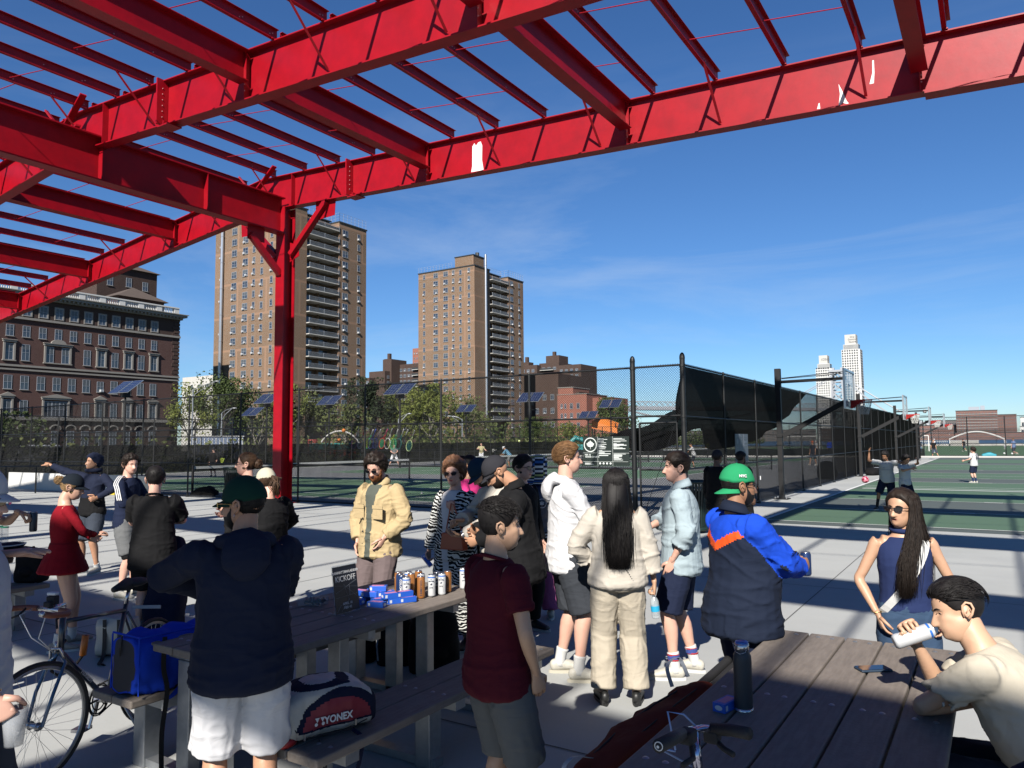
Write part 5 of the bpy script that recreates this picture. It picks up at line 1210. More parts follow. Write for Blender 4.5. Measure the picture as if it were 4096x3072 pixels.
def wrinkle(v, amp, sc, seed=0, squash=(1, 1, 2.2), focus=None):
    """ridged folds; focus = list of (point, radius, gain)"""
    S_ = np.array(squash)*sc*.8; q = v*S_+seed; wv_ = np.stack([vn(v*3+seed), vn(v*3+9), vn(v*3+17)], 1)*1.3; q = q+wv_
    q2 = v*np.array([1.3, 1.3, 3.2])*sc*1.15+seed+5+wv_
    n_ = np.clip(1-np.abs(vn(q))*3.4, 0, 1)**1.4*1.2+np.clip(1-np.abs(vn(q2))*4, 0, 1)**1.5*.7+vn(q*.45)*.7-.12
    g = np.ones(len(v))*.8
    for P, r_, gain in (focus or ()): g += gain*np.exp(-((v-np.array(P))**2).sum(1)/(r_*r_))
    return n_*amp*g
def normals(v, f):
    N = np.zeros_like(v); F = np.array([q[:4] if len(q) > 3 else (*q, q[-1]) for q in f]); n = np.cross(v[F[:, 2]]-v[F[:, 0]], v[F[:, 3]]-v[F[:, 1]])
    for k in range(4): np.add.at(N, F[:, k], n)
    return N/(np.linalg.norm(N, axis=1)[:, None]+1e-12)
def garment(root, name, mb, mats, vox, amp=.006, sc=6, seed=0, focus=None, fn=None, squash=(1, 1, 2.2), it=3, cut=None):
    v, f = remesh(mb, vox, it)
    if amp: v = v+normals(v, f)*wrinkle(v, amp, sc, seed, squash, focus)[:, None]
    b = MB(); b.v = [tuple(p) for p in v]; b.f = f
    if cut: keep = [q for q in f if cut(v[list(q)].mean(0))]; b.f = keep
    if fn: b.m = [fn(v[list(q)].mean(0)) for q in b.f]
    else: b.m = [0]*len(b.f)
    return b.build(name, mats, root, smooth=True)
class Pz: pass
def person(label, x, y, H, face, top, bottom, sk='light', hair='dark', det=1, hat=None, **o):
    """local frame: +Y is where the chest faces, +X the person's right hand side... mirrored: -X left"""
    g = o.get; s = H/1.75; rz = R(122.8+face-90); root = T('person', label, 'person', (x, y, g('z', 0)), rz, g('group')); q = Pz(); q.root = root
    skm = SK[sk]; hm = HM[hair]; vox = .0095 if det >= 2 else .014 if det == 1 else .02
    bw = g('bw', 1.0); fem = g('fem', 0); sh = (.182 if not fem else .158)*bw
    tw, lean, sl = R(g('twist', 0)), R(g('lean', 0)), R(g('slean', 0)); hipx, hipy, hz_ = g('hip', (0, 0, 0)); Pv = V3(hipx, hipy, .94+hz_)
    TR = Matrix.Rotation(tw, 3, 'Z') @ Matrix.Rotation(sl, 3, 'Y') @ Matrix.Rotation(-lean, 3, 'X')
    tp = lambda a, b, c: Pv+TR @ V3(a, b, c)          # torso point, z measured from pelvis
    xa = TR @ V3(1, 0, 0)
    C = tp(0, .0, .34); N = tp(0, -.012, .545); hunch = g('hunch', 0)
    HR = TR @ Matrix.Rotation(-R(g('hunch', 0)), 3, 'X') if False else TR
    hy, hp_, hr_ = R(g('hyaw', 0)), R(g('hpitch', 0)), R(g('hroll', 0)); HRm = TR @ Matrix.Rotation(hy, 3, 'Z') @ Matrix.Rotation(-hp_, 3, 'X') @ Matrix.Rotation(hr_, 3, 'Y')
    Hc = N+TR @ V3(0, .022+.05*math.sin(max(hp_, 0)), .03)+HRm @ V3(0, .012, .118*1.0); hs_ = 1.01/s**.55*g('hsize', 1)
    HM4 = Matrix.Translation(Hc*s) @ HRm.to_4x4() @ Matrix.Diagonal((s*hs_, s*hs_, s*hs_, 1))
    q.H4 = HM4; q.s = s; q.tp = lambda a, b, c: tp(a, b, c)*s
    # arms
    shp = {}; arms = {}
    for S_, nm in ((1, 'R'), (-1, 'L')):
        A_ = tp(S_*sh, -.01, .475); wr, pole = g('arm'+nm, ((S_*(.25*bw), .05, .80-.0), (S_*.3, -1, 0)))
        wr = V3(*wr) if not g('tarm') else tp(wr[0], wr[1], wr[2]-.94)
        el_, wr = ik(A_, wr, .285, .255, pole); shp[S_] = A_; arms[S_] = (A_, el_, wr)
    q.arms = {k: tuple(p*s for p in v) for k, v in arms.items()}
    # legs
    legs = {}
    for S_, nm in ((1, 'R'), (-1, 'L')):
        hpnt = Pv+Matrix.Rotation(tw*.5, 3, 'Z') @ V3(S_*.094, 0, -.03); an, pole, toe = g('leg'+nm, ((S_*.125, 0, .085), (0, 1, 0), (S_*.2, 1)))
        kn, an = ik(hpnt, V3(*an), .43, .415, pole); legs[S_] = (hpnt, kn, an, V3(toe[0], toe[1], 0).normalized())
    q.legs = {k: tuple(p*s for p in v[:3]) for k, v in legs.items()}
    wv = lambda P: [p*s for p in P]; wr_ = lambda r_: [(a*s, b*s) for a, b in r_]
    # ---------- body ----------
    W_ = bw; body = MB()
    tors = [(-.045, .145, .105), (0, .165, .112), (.13, .142-.012*fem, .098), (.26, .152-.01*fem, .106+.012*fem), (.38, .168-.012*fem, .108+.006*fem), (.46, .150-.01*fem, .085), (.52, .075, .062)]
    belly = g('belly', 0)
    TP = [tp(0, (.02 if .05 < z < .3 else 0)*belly, z) for z, _, _ in tors]; bs_ = .90 if (top and top.get('sl', .5) > 0) else .97; TRd = [(a*W_*(bs_ if z < .5 else 1)+.0*belly, b*W_*(bs_ if z < .5 else 1)) for z, a, b in tors]
    etube(body, wv(TP), wr_(TRd), xa, 20)
    etube(body, wv([N-TR @ V3(0, 0, .05), N+TR @ V3(0, .008, .03), Hc+HRm @ V3(0, -.018, -.045)]), wr_([(.066*W_, .062), (.058*(1-.12*fem), .060), (.056*(1-.12*fem), .058)]), xa, 14)
    ar_ = g('armw', 1)*(.95-.12*fem)
    for S_ in (1, -1):
        A_, E_, Wr = arms[S_]
        etube(body, wv([tp(S_*sh*.62, -.01, .46), A_, A_.lerp(E_, .35), A_.lerp(E_, .8), E_, E_.lerp(Wr, .3), E_.lerp(Wr, .75), Wr]), wr_([(.044 if bs_ < .95 else .05, .044 if bs_ < .95 else .05), ((.043 if bs_ < .95 else .056)*ar_, (.043 if bs_ < .95 else .056)*ar_), (.049*ar_, .047*ar_), (.042*ar_, .040*ar_), (.040*ar_, .038*ar_), (.041*ar_, .038*ar_), (.031*ar_, .027*ar_), (.026*ar_, .021*ar_)]), xa, 12)
    lw = g('legw', 1)
    for S_ in (1, -1):
        hpn, K_, An, toe = legs[S_]
        etube(body, wv([hpn+V3(0, 0, .02), hpn.lerp(K_, .3), hpn.lerp(K_, .75), K_, K_.lerp(An, .28)-toe*.012, K_.lerp(An, .7), An]), wr_([(.078*lw, .082*lw), (.080*lw, .083*lw), (.064*lw, .065*lw), (.055*lw, .056*lw), (.055*lw, .058*lw), (.037*lw, .038*lw), (.036, .038)]), V3(1, 0, 0), 12)
        if g('barefoot'): etube(body, wv([An-toe*.03+V3(0, 0, -.04), An+toe*.06+V3(0, 0, -.055), An+toe*.15+V3(0, 0, -.07)]), wr_([(.033, .035), (.040, .026), (.038, .014)]), toe.cross(V3(0, 0, 1)), 10)
    v, f = remesh(body, vox, 4); b = MB(); b.v = [tuple(p) for p in v]; b.f = f; b.m = [0]*len(f)
    hd = head(det, fem, g('mouth', 'closed'), brow=1); o_ = len(b.v); b.v += [tuple(HM4 @ Vector(p)) for p in hd.v]; b.f += [tuple(i+o_ for i in w) for w in hd.f]; b.m += hd.m
    for S_ in (1, -1):
        hnd = g('handR' if S_ == 1 else 'handL', None)
        A_, E_, Wr = arms[S_]; D_ = (Wr-E_).normalized()
        if hnd == 'none': continue
        hd_ = dict(D=D_, N=(-S_, .2, 0), curl=(.3, .35, .4, .45), thumb=.3)
        if hnd: hd_.update(hnd)
        dd = Vector(hd_['D']); nn = Vector(hd_['N']); 
        side = hd_.get('side'); 
        if side is None: side = 1 if (dd.cross(nn)).dot(V3(0, 1, .2)) > 0 else -1
        hand(b, Wr*s, dd, nn, side, hd_['curl'], hd_['thumb'], s*(1-.08*fem)*g('handsc', 1))
    b.build('body', HMATS(skm, hm, M_lipr if g('redlip') else None), root, smooth=True, fixn=True)
    # ---------- clothes ----------
    def torso_cloth(b, z0, z1, off, flare=0, n=20, boxy=.0):
        zs = [z for z in (-.30, -.2, -.10, 0, .13, .26, .38, .455) if z0+.02 < z < z1-.015]; zs = [z0]+zs+[z1]; P = []; Rd = []
        for z in zs:
            a = np.interp(z, [t[0] for t in tors], [t[1] for t in tors])*W_; d_ = np.interp(z, [t[0] for t in tors], [t[2] for t in tors])*W_
            if z < 0: a, d_ = .165*W_, .112*W_
            lo = np.clip((.34-z)/.34, 0, 1.6); a = a+(.168*W_-a)*boxy*lo; d_ = d_+(.122*W_-d_)*boxy*lo
            P.append(tp(0, (.05 if .0 < z < .3 else .02)*belly, z)); Rd.append((a+off+flare*lo+.02*belly, d_+off+flare*lo*.8+.035*belly*(z < .3)))
            if z > .47: Rd[-1] = (a+off*.5, d_+off*.5)
        etube(b, wv(P), wr_(Rd), xa, n, capd=.25)
    def sleeve(b, S_, t_end, off, cuff=0):
        A_, E_, Wr = arms[S_]; P = [tp(S_*sh*.45, -.01, .440), A_+TR @ V3(-S_*.012, 0, -.006)]; Rd = [(.052, .062), (.059*ar_+off*.85, .059*ar_+off*.85)]
        for t in (.3, .62, .85, 1.0, 1.25, 1.6, 1.95):
            if t > t_end: t = t_end; last = True
            else: last = False
            p = A_.lerp(E_, t) if t <= 1 else E_.lerp(Wr, t-1); r_ = np.interp(t, [0, .35, .8, 1, 1.3, 1.75, 2], [.056, .051, .044, .043, .041, .033, .028])*ar_
            P.append(p); Rd.append((r_+off+(cuff if last else 0), r_+off+(cuff if last else 0)))
            if last: break
        etube(b, wv(P), wr_(Rd), xa, 14, capd=.12)
    def leg_cloth(b, S_, t_end, off, flare=0, seat=True):
        hpn, K_, An, toe = legs[S_]; P = [hpn+V3(-S_*.01, 0, .05)]; Rd = [(.093*lw+off*.6, .105*lw+off*.6)]
        for t in (.3, .6, .9, 1.0, 1.3, 1.7, 2.0):
            last = t >= t_end
            if last: t = t_end
            p = hpn.lerp(K_, t) if t <= 1 else K_.lerp(An, t-1); r_ = np.interp(t, [0, .3, .75, 1, 1.3, 1.7, 2], [.09, .086, .068, .060, .060, .045, .045])*lw
            fl = off+flare*(t/t_end)**1.5; P.append(p); Rd.append((r_+fl, r_+fl))
            if last: break
        etube(b, wv(P), wr_(Rd), V3(1, 0, 0), 14, capd=.12)
    q.torso_cloth, q.sleeve, q.leg_cloth = torso_cloth, sleeve, leg_cloth
    elb = [(tuple(N*s), .17, -.85), (tuple(shp[1]*s), .08, -.45), (tuple(shp[-1]*s), .08, -.45)]+[(tuple(arms[S_][1]*s), .10, 1.6) for S_ in (1, -1)]+[(tuple(tp(S_*.13, .06, .40)*s), .10, .9) for S_ in (1, -1)]
    if bottom:
        k = dict(t=1.0, off=.025, flare=.02, m=None, amp=.006, name='shorts'); k.update(bottom); b = MB(); k['off'] = min(k['off'], .030)*.9; k['flare'] = min(k['flare'], .035)*.8; k['amp'] *= .75
        if k.get('skirt'):
            zt, zb_, fl = k['skirt']; etube(b, wv([tp(0, 0, zt), tp(0, 0, (zt+zb_)/2), Pv+V3(0, 0, zb_)]), wr_([(.165*W_+.01, .115*W_+.01), (.19*W_+fl*.4, .15*W_+fl*.4), (.20*W_+fl, .165*W_+fl)]), xa, 20, capd=.1)
        else:
            for S_ in (1, -1): leg_cloth(b, S_, k['t'], k['off'], k['flare'])
            etube(b, wv([Pv+V3(0, -.004, -.07), Pv+V3(0, -.006, 0), tp(0, 0, .085)]), wr_([(.160*W_+k['off']*.5, .138*W_+k['off']*.5), (.178*W_+k['off']*.3, .140*W_+k['off']*.3), (.160*W_+.010, .118*W_+.010+.02*belly)]), xa, 18, capd=.2)
        fc = [(tuple(legs[S_][1]*s), .12, 1.0) for S_ in (1, -1)]+[(tuple(Pv*s), .12, 1.0)]
        q.bottom = garment(root, k['name'], b, k['m'] if isinstance(k['m'], list) else [k['m']], vox*1.05, k['amp']*s, k.get('sc', 5), len(label), fc, k.get('fn'), k.get('squash', (1.6, 1.6, 1)))
    if top:
        k = dict(z0=-.08, z1=.522, off=.018, flare=.012, sl=.55, soff=.02, cuff=.006, m=None, amp=.006, name='shirt', boxy=.5); k.update(top); b = MB(); k['off'] = .008+k['off']*.55; k['soff'] *= .68; k['amp'] *= .75
        torso_cloth(b, k['z0'], k['z1'], k['off'], k['flare'], boxy=k['boxy'])
        if k.get('coat'):
            z0c = k['coat']; etube(b, wv([tp(0, 0, 0), tp(0, 0, -.2), Pv+V3(0, 0, z0c)]), wr_([(.19*W_, .135*W_), (.20*W_, .15*W_), (.205*W_, .155*W_)]), xa, 20, capd=.1)
        if k['sl'] > 0:
            for S_ in (1, -1): sleeve(b, S_, k['sl'] if not isinstance(k['sl'], tuple) else k['sl'][S_ < 0], k['soff'], k['cuff'])
        q.top = garment(root, k['name'], b, k['m'] if isinstance(k['m'], list) else [k['m']], vox, k['amp']*s, k.get('sc', 6), len(label)*3, elb+[(tuple(tp(0, .08, .02)*s), .16, .7)], (lambda p, F_=k['fn']: F_(p, q)) if k.get('fn') else None, k.get('squash', (1, 1, 2.2)))
    def ring(name, m_, zz, r1, r2, th, tilt=0, gap=None):
        b = MB(); n = 22; P = []
        for i in range(n): a = 2*math.pi*i/n; P.append((N+TR @ V3(math.sin(a)*r1, math.cos(a)*r2+.005, zz+tilt*math.cos(a)))*s)
        b.tube(P, th*s, 8, close=True); return b.build(name, m_, root, smooth=True)
    q.ring = ring
    if g('collar'): ring('collar', g('collar'), -.012, .075*W_, .068, .010, -.022)
    if g('shirtcollar'):
        b = MB(); n = 26; v = []
        for i in range(n):
            a = -math.pi+.28+(2*math.pi-.56)*i/(n-1)-math.pi; a = math.pi+(-math.pi+.3+(2*math.pi-.6)*i/(n-1))
            for rr_, zz in ((.064, .045), (.068, .05), (.098, -.004), (.092, -.016)): v.append((N+TR @ V3(math.sin(a)*rr_*1.05, math.cos(a)*rr_*.95+.004, zz-.02*math.cos(a)-(.012 if math.cos(a) > .6 else 0)))*s)
        b.add(v, [(i*4+j, (i+1)*4+j, (i+1)*4+(j+1) % 4, i*4+(j+1) % 4) for i in range(n-1) for j in range(4)]); b.build('collar', g('shirtcollar'), root, smooth=True)
    if g('hood'):   # hood lying on the back
        b = MB(); P = [N+TR @ V3(math.sin(a)*(.095+.015*abs(math.cos(a/2))), math.cos(a)*.088-.004, -.018-.042*math.cos(a)*(1 if math.cos(a) > 0 else .3)) for a in [2*math.pi*i/18 for i in range(19)]]
        rad_ = [(.020+.022*(1-math.cos(2*math.pi*i/18))/2, .026+.018*(1-math.cos(2*math.pi*i/18))/2) for i in range(19)]
        etube(b, wv(P), wr_(rad_), [TR @ V3(0, 0, 1)]*19, 10, round_ends=False)
        etube(b, wv([N+TR @ V3(0, -.075, .03), N+TR @ V3(0, -.125, -.03), N+TR @ V3(0, -.14, -.11), N+TR @ V3(0, -.125, -.17)]), wr_([(.07, .02), (.105, .035), (.10, .036), (.05, .02)]), xa, 14)
        garment(root, 'hood', b, [g('hood')], vox, .006*s, 9, 4)
    # shoes, socks
    shm = g('shoes'); skn = g('socks')
    for S_ in (1, -1):
        hpn, K_, An, toe = legs[S_]; 
        if skn: b = MB(); etube(b, wv([An.lerp(K_, g('sockh', .28)), An.lerp(K_, .12), An+V3(0, 0, -.03)]), wr_([(.046*lw, .047*lw), (.041, .043), (.042, .045)]), V3(1, 0, 0), 12, capd=.1); q.sock = b.build('sock', skn, root, smooth=True)
        if shm and shm != 'boot':
            sd_ = toe.cross(V3(0, 0, 1)); z0_ = An.z-.085; b = MB(); B = V3(An.x, An.y, z0_)
            etube(b, wv([B-toe*.045+V3(0, 0, .055), B+V3(0, 0, .062), B+toe*.06+V3(0, 0, .056), B+toe*.13+V3(0, 0, .042), B+toe*.185+V3(0, 0, .034)]), wr_([(.034, .045), (.038, .048), (.042, .040), (.046, .030), (.040, .022)]), sd_, 14)
            vv, ff = remesh(b, .008, 2); b = MB(); b.v = [tuple(p) for p in vv]; b.f = ff; b.m = [0]*len(ff); sho = b.build('shoe', shm, root, smooth=True)
            b = MB(); Pp = []
            n = 20
            for zz in (.0, .022):
                for i in range(n): a = 2*math.pi*i/n; c_ = math.cos(a); Pp.append((B+toe*(.070+.155*c_)+sd_*math.sin(a)*(.044+.008*c_)+V3(0, 0, zz))*s)
            b.add(Pp, [tuple(range(n-1, -1, -1)), tuple(range(n, 2*n))]+[(i, (i+1) % n, n+(i+1) % n, n+i) for i in range(n)]); b.build('sole', g('sole', M_white), sho)
            if det >= 1:
                b = MB()
                for t in (.055, .075, .095, .115): c_ = B+toe*t+V3(0, 0, .098-.30*(t-.03)); b.tube(wv([c_-sd_*.026-V3(0, 0, .008), c_, c_+sd_*.026-V3(0, 0, .008)]), .0035*s, 4)
                b.build('laces', g('sole', M_white), sho)
    # ---------- hair ----------
    hk = g('style', 'short'); b = MB(); nst = {0: 40, 1: 260, 2: 620}[min(det, 2)]
    hl = 'f' if fem else 'm'
    if hk == 'short': hair_shell(b, hl, g('hth', .012), top=g('htop', 1.6), seed=3, fade=.7, lump=.004); strands(b, hl, nst, .032, .0014, g('hdir', 'fwd'), 5, .004, thick=g('hth', .012)*1.1, spread=.35, emin=22); strands(b, hl, nst//2, .018, .0012, 'back', 15, .001, thick=g('hth', .012)*.5, spread=.5)
    if hk == 'swept': hair_shell(b, hl, .015, top=1.7, seed=9, lump=.004, fade=g('fade', 0)); strands(b, hl, nst, .07, .0018, g('hdir', 'back'), 6, .006, thick=.020, spread=.22, emin=g('emin', -10) if not g('fade') else 26)
    if hk == 'curly': hair_shell(b, hl, g('hth', .02), top=1.7, lump=.016, seed=5); strands(b, hl, int(nst*3.2), .052, .0016, 'curl', 7, .01, thick=g('hth', .02)*.9)
    if hk == 'spiky': hair_shell(b, hl, .012, top=2.2, lump=.003, seed=8, fade=.8); strands(b, hl, nst, .042, .0018, 'fwd', 8, .010, thick=.022, spread=.5, emin=34); strands(b, hl, nst//5, .040, .0016, 'up', 9, .01, thick=.018, emin=48, spread=.5); strands(b, hl, nst//2, .012, .0011, 'back', 15, .001, thick=.004, spread=.5, emin=-40)
    if hk in ('bun', 'pony', 'under'): hair_shell(b, hl, .010, top=1.2, lump=.003, seed=2); strands(b, hl, nst//2, .10, .0017, 'back', 11, .002, thick=.010, spread=.2)
    if hk == 'bun' : bc = V3(*g('bun', (0, -.115, .02))); br_ = g('bunr', .045); b.sphere(bc, br_, 14, 10); [b.tube([bc+Vector((random.Random(i*3+k).gauss(0, 1), random.Random(i*5+k).gauss(0, 1), random.Random(i*7+k).gauss(0, 1))).normalized()*br_*g('bunm', 1.08) for k in range(3)], .0032, 4) for i in range(70 if det else 14)]
    if hk == 'pony':
        for i in range(60): rr = random.Random(i); b.tube([V3(rr.gauss(0, .008), -.105, .03+rr.gauss(0, .008)), V3(rr.gauss(0, .02), -.16+rr.gauss(0, .01), .01), V3(rr.gauss(0, .025), -.165+rr.gauss(0, .015), -.06), V3(rr.gauss(0, .025), -.15+rr.gauss(0, .015), -.13-rr.random()*.05)], [.006, .006, .005, .001], 4)
    if hk == 'long':
        if g('backhair'): etube(b, [V3(0, -.085, .05), V3(0, -.125, -.06), V3(0, -.145, -.2), V3(0, -.15, -.36), V3(0, -.15, -.16-g('hlen', .48)*.86)], [(.06, .02), (.082, .03), (.078, .032), (.062, .03), (.03, .014)], V3(1, 0, 0), 18)
        hair_shell(b, 'f', .014, top=1.3, lump=.004, seed=2)
        Lg = g('hlen', .48); fr_ = g('hfront', 0); rr = random.Random(12); back_only = g('backhair', False)
        for i in range(int({0: 160, 1: 1200, 2: 4200}[min(det, 2)])):
            a = rr.uniform(72, 180)*rr.choice((-1, 1)) if not fr_ or rr.random() > .5 else rr.uniform(58, 110)*rr.choice(((-1, 1) if fr_ == 1 else (fr_//2,)))
            if back_only or (fr_ < 0 and a*fr_ < 0 and abs(a) < 104): a = rr.uniform(100, 180)*rr.choice((-1, 1))
            e = rr.uniform(0, 88); DD, r_ = head_r(np.array([[R(a)]]), np.array([[R(e)]])); d = Vector(DD[0, 0]); p = d*(float(r_[0, 0])+.016)
            e2_ = -12+rr.gauss(0, 6); DD, r_ = head_r(np.array([[R(a*1.0)]]), np.array([[R(e2_)]])); p2 = Vector(DD[0, 0])*(float(r_[0, 0])+.020+rr.random()*.014)
            DD, r_ = head_r(np.array([[R(a)]]), np.array([[R((e+e2_)/2)]])); pm = Vector(DD[0, 0])*(float(r_[0, 0])+.024)
            frn = abs(a) < 100
            p3 = V3(p2.x*(.95 if not frn else 1.0)+rr.gauss(0, .010), p2.y*(.9 if not frn else 1)-(.035 if not frn else -.02)+rr.gauss(0, .016), -.16); LL = Lg*(1-.30*rr.random()**2.2)
            p4 = V3(p3.x*(.95 if not frn else .9)+rr.gauss(0, .012), p3.y+(-.03 if not frn else .045)+rr.gauss(0, .018), -.16-LL*.45); p5 = V3(p4.x*.85+rr.gauss(0, .012), p4.y+(.0 if not frn else .03)+rr.gauss(0, .012), -.16-LL)
            b.tube([Vector(t_) for t_ in catmull([list(t_) for t_ in (p, pm, p2, p3, p4, p5)], 2)], [w_*(.42 if det else 1.6) for w_ in (.003, .004, .0045, .0045, .0045, .0045, .004, .0038, .0034, .002, .0008)], 3)
    if hat:
        lim = .034 if not hat.get('back') else .03
        b.f = [f_ for f_ in b.f if max(b.v[i][2] for i in f_) < lim or min(b.v[i][1] for i in f_) < -.125 or hk == 'long' and math.hypot(*b.v[f_[0]][:2]) > .12]; b.m = [0]*len(b.f)
    if hk != 'none' and b.v: b.v = [tuple(HM4 @ Vector(p)) for p in b.v]; q.hair = b.build('hair', hm, root, smooth=True)
    if g('beard'): b = MB(); beard_shell(b, g('beard')); b.v = [tuple(HM4 @ Vector(p)) for p in b.v]; b.build('beard', HM[g('beardm', hair)], root, smooth=True)
    if g('glasses'): sunglasses(root, HM4, shape=g('glasses'), fr=g('frame'), wire=g('wire'))
    if hat: cap(root, HM4, **hat)
    if g('teeth'): pass
    return q
# =================== furniture and things ===================
M_plank = mat('recycled_plank', (.235, .200, .172), .72, 0, .3, bump=(55, .5, .004), var=(16, .35, (.175, .148, .128)))
def plank_mat():
    M = M_plank; n = M.node_tree; b = n.nodes['Principled BSDF']; t = n.nodes.new('ShaderNodeTexCoord'); m_ = n.nodes.new('ShaderNodeMapping'); m_.inputs['Scale'].default_value = (1, .12, 1)
    z = n.nodes.new('ShaderNodeTexNoise'); z.inputs['Scale'].default_value = 60; z.inputs['Detail'].default_value = 5; n.links.new(t.outputs['Object'], m_.inputs[0]); n.links.new(m_.outputs[0], z.inputs['Vector'])
    x = n.nodes.new('ShaderNodeMixRGB'); x.blend_type = 'MULTIPLY'; x.inputs[0].default_value = .45; src = b.inputs['Base Color'].links[0].from_socket; n.links.new(src, x.inputs[1])
    r = n.nodes.new('ShaderNodeValToRGB'); r.color_ramp.elements[0].position = .35; r.color_ramp.elements[0].color = (.55, .55, .55, 1); r.color_ramp.elements[1].position = .65; n.links.new(z.outputs[0], r.inputs[0]); n.links.new(r.outputs[0], x.inputs[2]); n.links.new(x.outputs[0], b.inputs['Base Color'])
plank_mat()
BOLT = MB().lathe([(.0, .005), (.008, .0042), (.013, .0005)], n=10).mesh('bolt_head', [M_galv], True)
def picnic(loc, label, far=4):
    """local: table top from x 0..-0.96 (right edge at 0), y 0..2.25"""
    t = T('picnic_table', label, 'picnic table', loc, 0, 'picnic tables with recycled planks')
    def plank(x0, x1, y0, y1, z, nm='top_plank'):
        b = MB(); b.bb((x0, y0, z-.045), (x1, y1, z)); o = b.build(nm, M_plank, t, bevel=.008)
        for yy in (y0+.14, (y0+y1)/2-.08, y1-.08):
            for xx in (.3, .7): placed(o, 'bolt_head', BOLT, x0+(x1-x0)*xx, yy, z, 0)
    for k in range(5): x0 = -.96+k*.1925; plank(x0, x0+.183, 0, 2.25, .76)
    for X0 in (.27, -1.20):
        for k in range(2): plank(X0+k*.207, X0+k*.207+.198, -.1, 2.06, .46, 'seat_plank')
    for y in (.14, 1.0, 1.87):
        b = MB(); 
        b.bb((-1.17, y-.045, .36), (-.8, y+.045, .415)); b.bb((.28, y-.045, .36), (.66, y+.045, .415)); b.bb((-.93, y-.03, .66), (-.03, y+.03, .714)); b.build('cross_bar', M_galv, t)
        for x in (-1.02, .42): b = MB(); b.bb((x-.055, y-.055, 0), (x+.055, y+.055, .36)); b.build('leg', M_galv, t, bevel=.006)
        for x in (-.62, -.32): b = MB(); b.bb((x-.055, y-.04, .0), (x+.055, y+.04, .66)); b.build('leg', M_galv, t, bevel=.006)
        b = MB(); b.bb((-1.1, y-.04, .005), (.5, y+.04, .05)); b.build('ground_bar', M_galv, t)
    return t
picnic((-3.315, 2.55, 0), 'picnic table with drink cans and blue boxes on top')
picnic((-.195, 2.42, 0), 'picnic table at the lower right with a dark bottle and a phone on top')
picnic((-9.02, 2.0, 0), 'shaded picnic table at the far left behind the pointing arm')

# ---- cans ----
M_lid = mat('can_lid', (.62, .63, .65), .25, .95); CAN = dict(white=mat('can_white', (.62, .63, .64), .28, .2), navy=mat('can_navy', (.02, .05, .16), .28, .4), orange=mat('can_orange', (.42, .17, .05), .28, .4), dark=mat('can_dark', (.02, .025, .04), .3, .4))
M_ink = mat('print_dark', (.02, .025, .05), .5); M_inkw = mat('print_white', (.7, .7, .7), .5); M_band = mat('can_blue_band', (.03, .14, .48), .3)
def can_(loc, c, label, rot=0, M=None, h=.156, r=.029, grp=None, words=True):
    t = T('drink_can', label, 'drink can', loc, R(rot), grp); X = M or Matrix()
    b = MB(); b.lathe([(0, .003), (r*.78, .0), (r*.97, .008), (r, .014), (r, h-.014), (r*.86, h-.003), (r*.86, h)], n=24, M=X); b.build('body', CAN[c], t, smooth=True)
    b = MB(); b.lathe([(r*.87, h-.002), (r*.88, h+.001), (r*.80, h+.001), (r*.78, h-.003), (0, h-.003)], n=20, M=X); b.lathe([(.008, h-.001), (.0, h-.0005)], (.006, 0, 0), 8, M=X); b.build('lid', M_lid, t, smooth=True)
    if c == 'white': b = MB(); b.lathe([(r*1.012, h-.022), (r*1.012, h-.013)], n=24, M=X); b.build('rim_band', M_band, t, smooth=True)
    if words:
        ink = M_ink if c in ('white', 'orange') else M_inkw
        if c in ('navy', 'orange'):
            for i, ch in enumerate('COLOMBE'): Mx = X @ Matrix.Translation((0, -r-.0006, h*.80-i*.0165)) @ Matrix.Rotation(R(90), 4, 'X') @ Matrix.Rotation(R(-90), 4, 'Z'); text(ch, .021, Mx, ink, t, ext=.0004, bold=.0006)
        else:
            for tx, z_, s_ in (('LA', .80, .008), ('COLOMBE', .72, .0085), ('LATTE', .42, .0085)): Mx = X @ Matrix.Translation((0, -r-.0006, h*z_)) @ Matrix.Rotation(R(90), 4, 'X'); text(tx, s_, Mx, ink, t, ext=.0004, bold=.0006)
            b = MB(); b.add([X @ Vector(p) for p in ((-.008, -r-.0008, h*.56), (.002, -r-.0008, h*.53), (.009, -r-.0008, h*.60), (.003, -r-.0008, h*.63), (-.003, -r-.0008, h*.60))], [(0, 1, 2, 3, 4)]); b.build('dove_mark', ink, t)
            b = MB(); b.add([X @ Vector(p) for p in ((r*.62, -r*.80, h*.15), (r*.97, -r*.32, h*.15), (r*.97, -r*.32, h*.5), (r*.62, -r*.80, h*.5))], [(0, 1, 2, 3)]); b.build('label_panel', M_ink, t)
    return t
CG = 'drink cans clustered on the left picnic table'
cans = [(-3.815, 4.33, 'orange', 'leftmost orange can of the cluster on the picnic table'), (-3.755, 4.28, 'navy', 'left navy can of the front pair on the picnic table'), (-3.70, 4.235, 'navy', 'right navy can of the front pair on the picnic table'), (-3.625, 4.20, 'white', 'front white can beside the navy pair on the picnic table'),
        (-3.76, 4.38, 'white', 'white can hidden behind the two navy cans'), (-3.69, 4.33, 'orange', 'orange can in the middle of the cluster, behind the front white can'), (-3.55, 4.275, 'orange', 'large-looking front orange can in the middle of the cluster'),
        (-3.72, 4.45, 'orange', 'orange can at the back of the cluster'), (-3.62, 4.36, 'white', 'white can just behind the front orange can'), (-3.53, 4.37, 'white', 'white can right of the front orange can'), (-3.50, 4.455, 'white', 'second white can right of the front orange can'), (-3.56, 4.47, 'dark', 'dark can near the right end of the cluster'), (-3.52, 4.55, 'orange', 'rightmost orange can of the cluster on the picnic table'), (-3.50, 4.72, 'white', 'lone white can standing apart at the far end of the picnic table')]
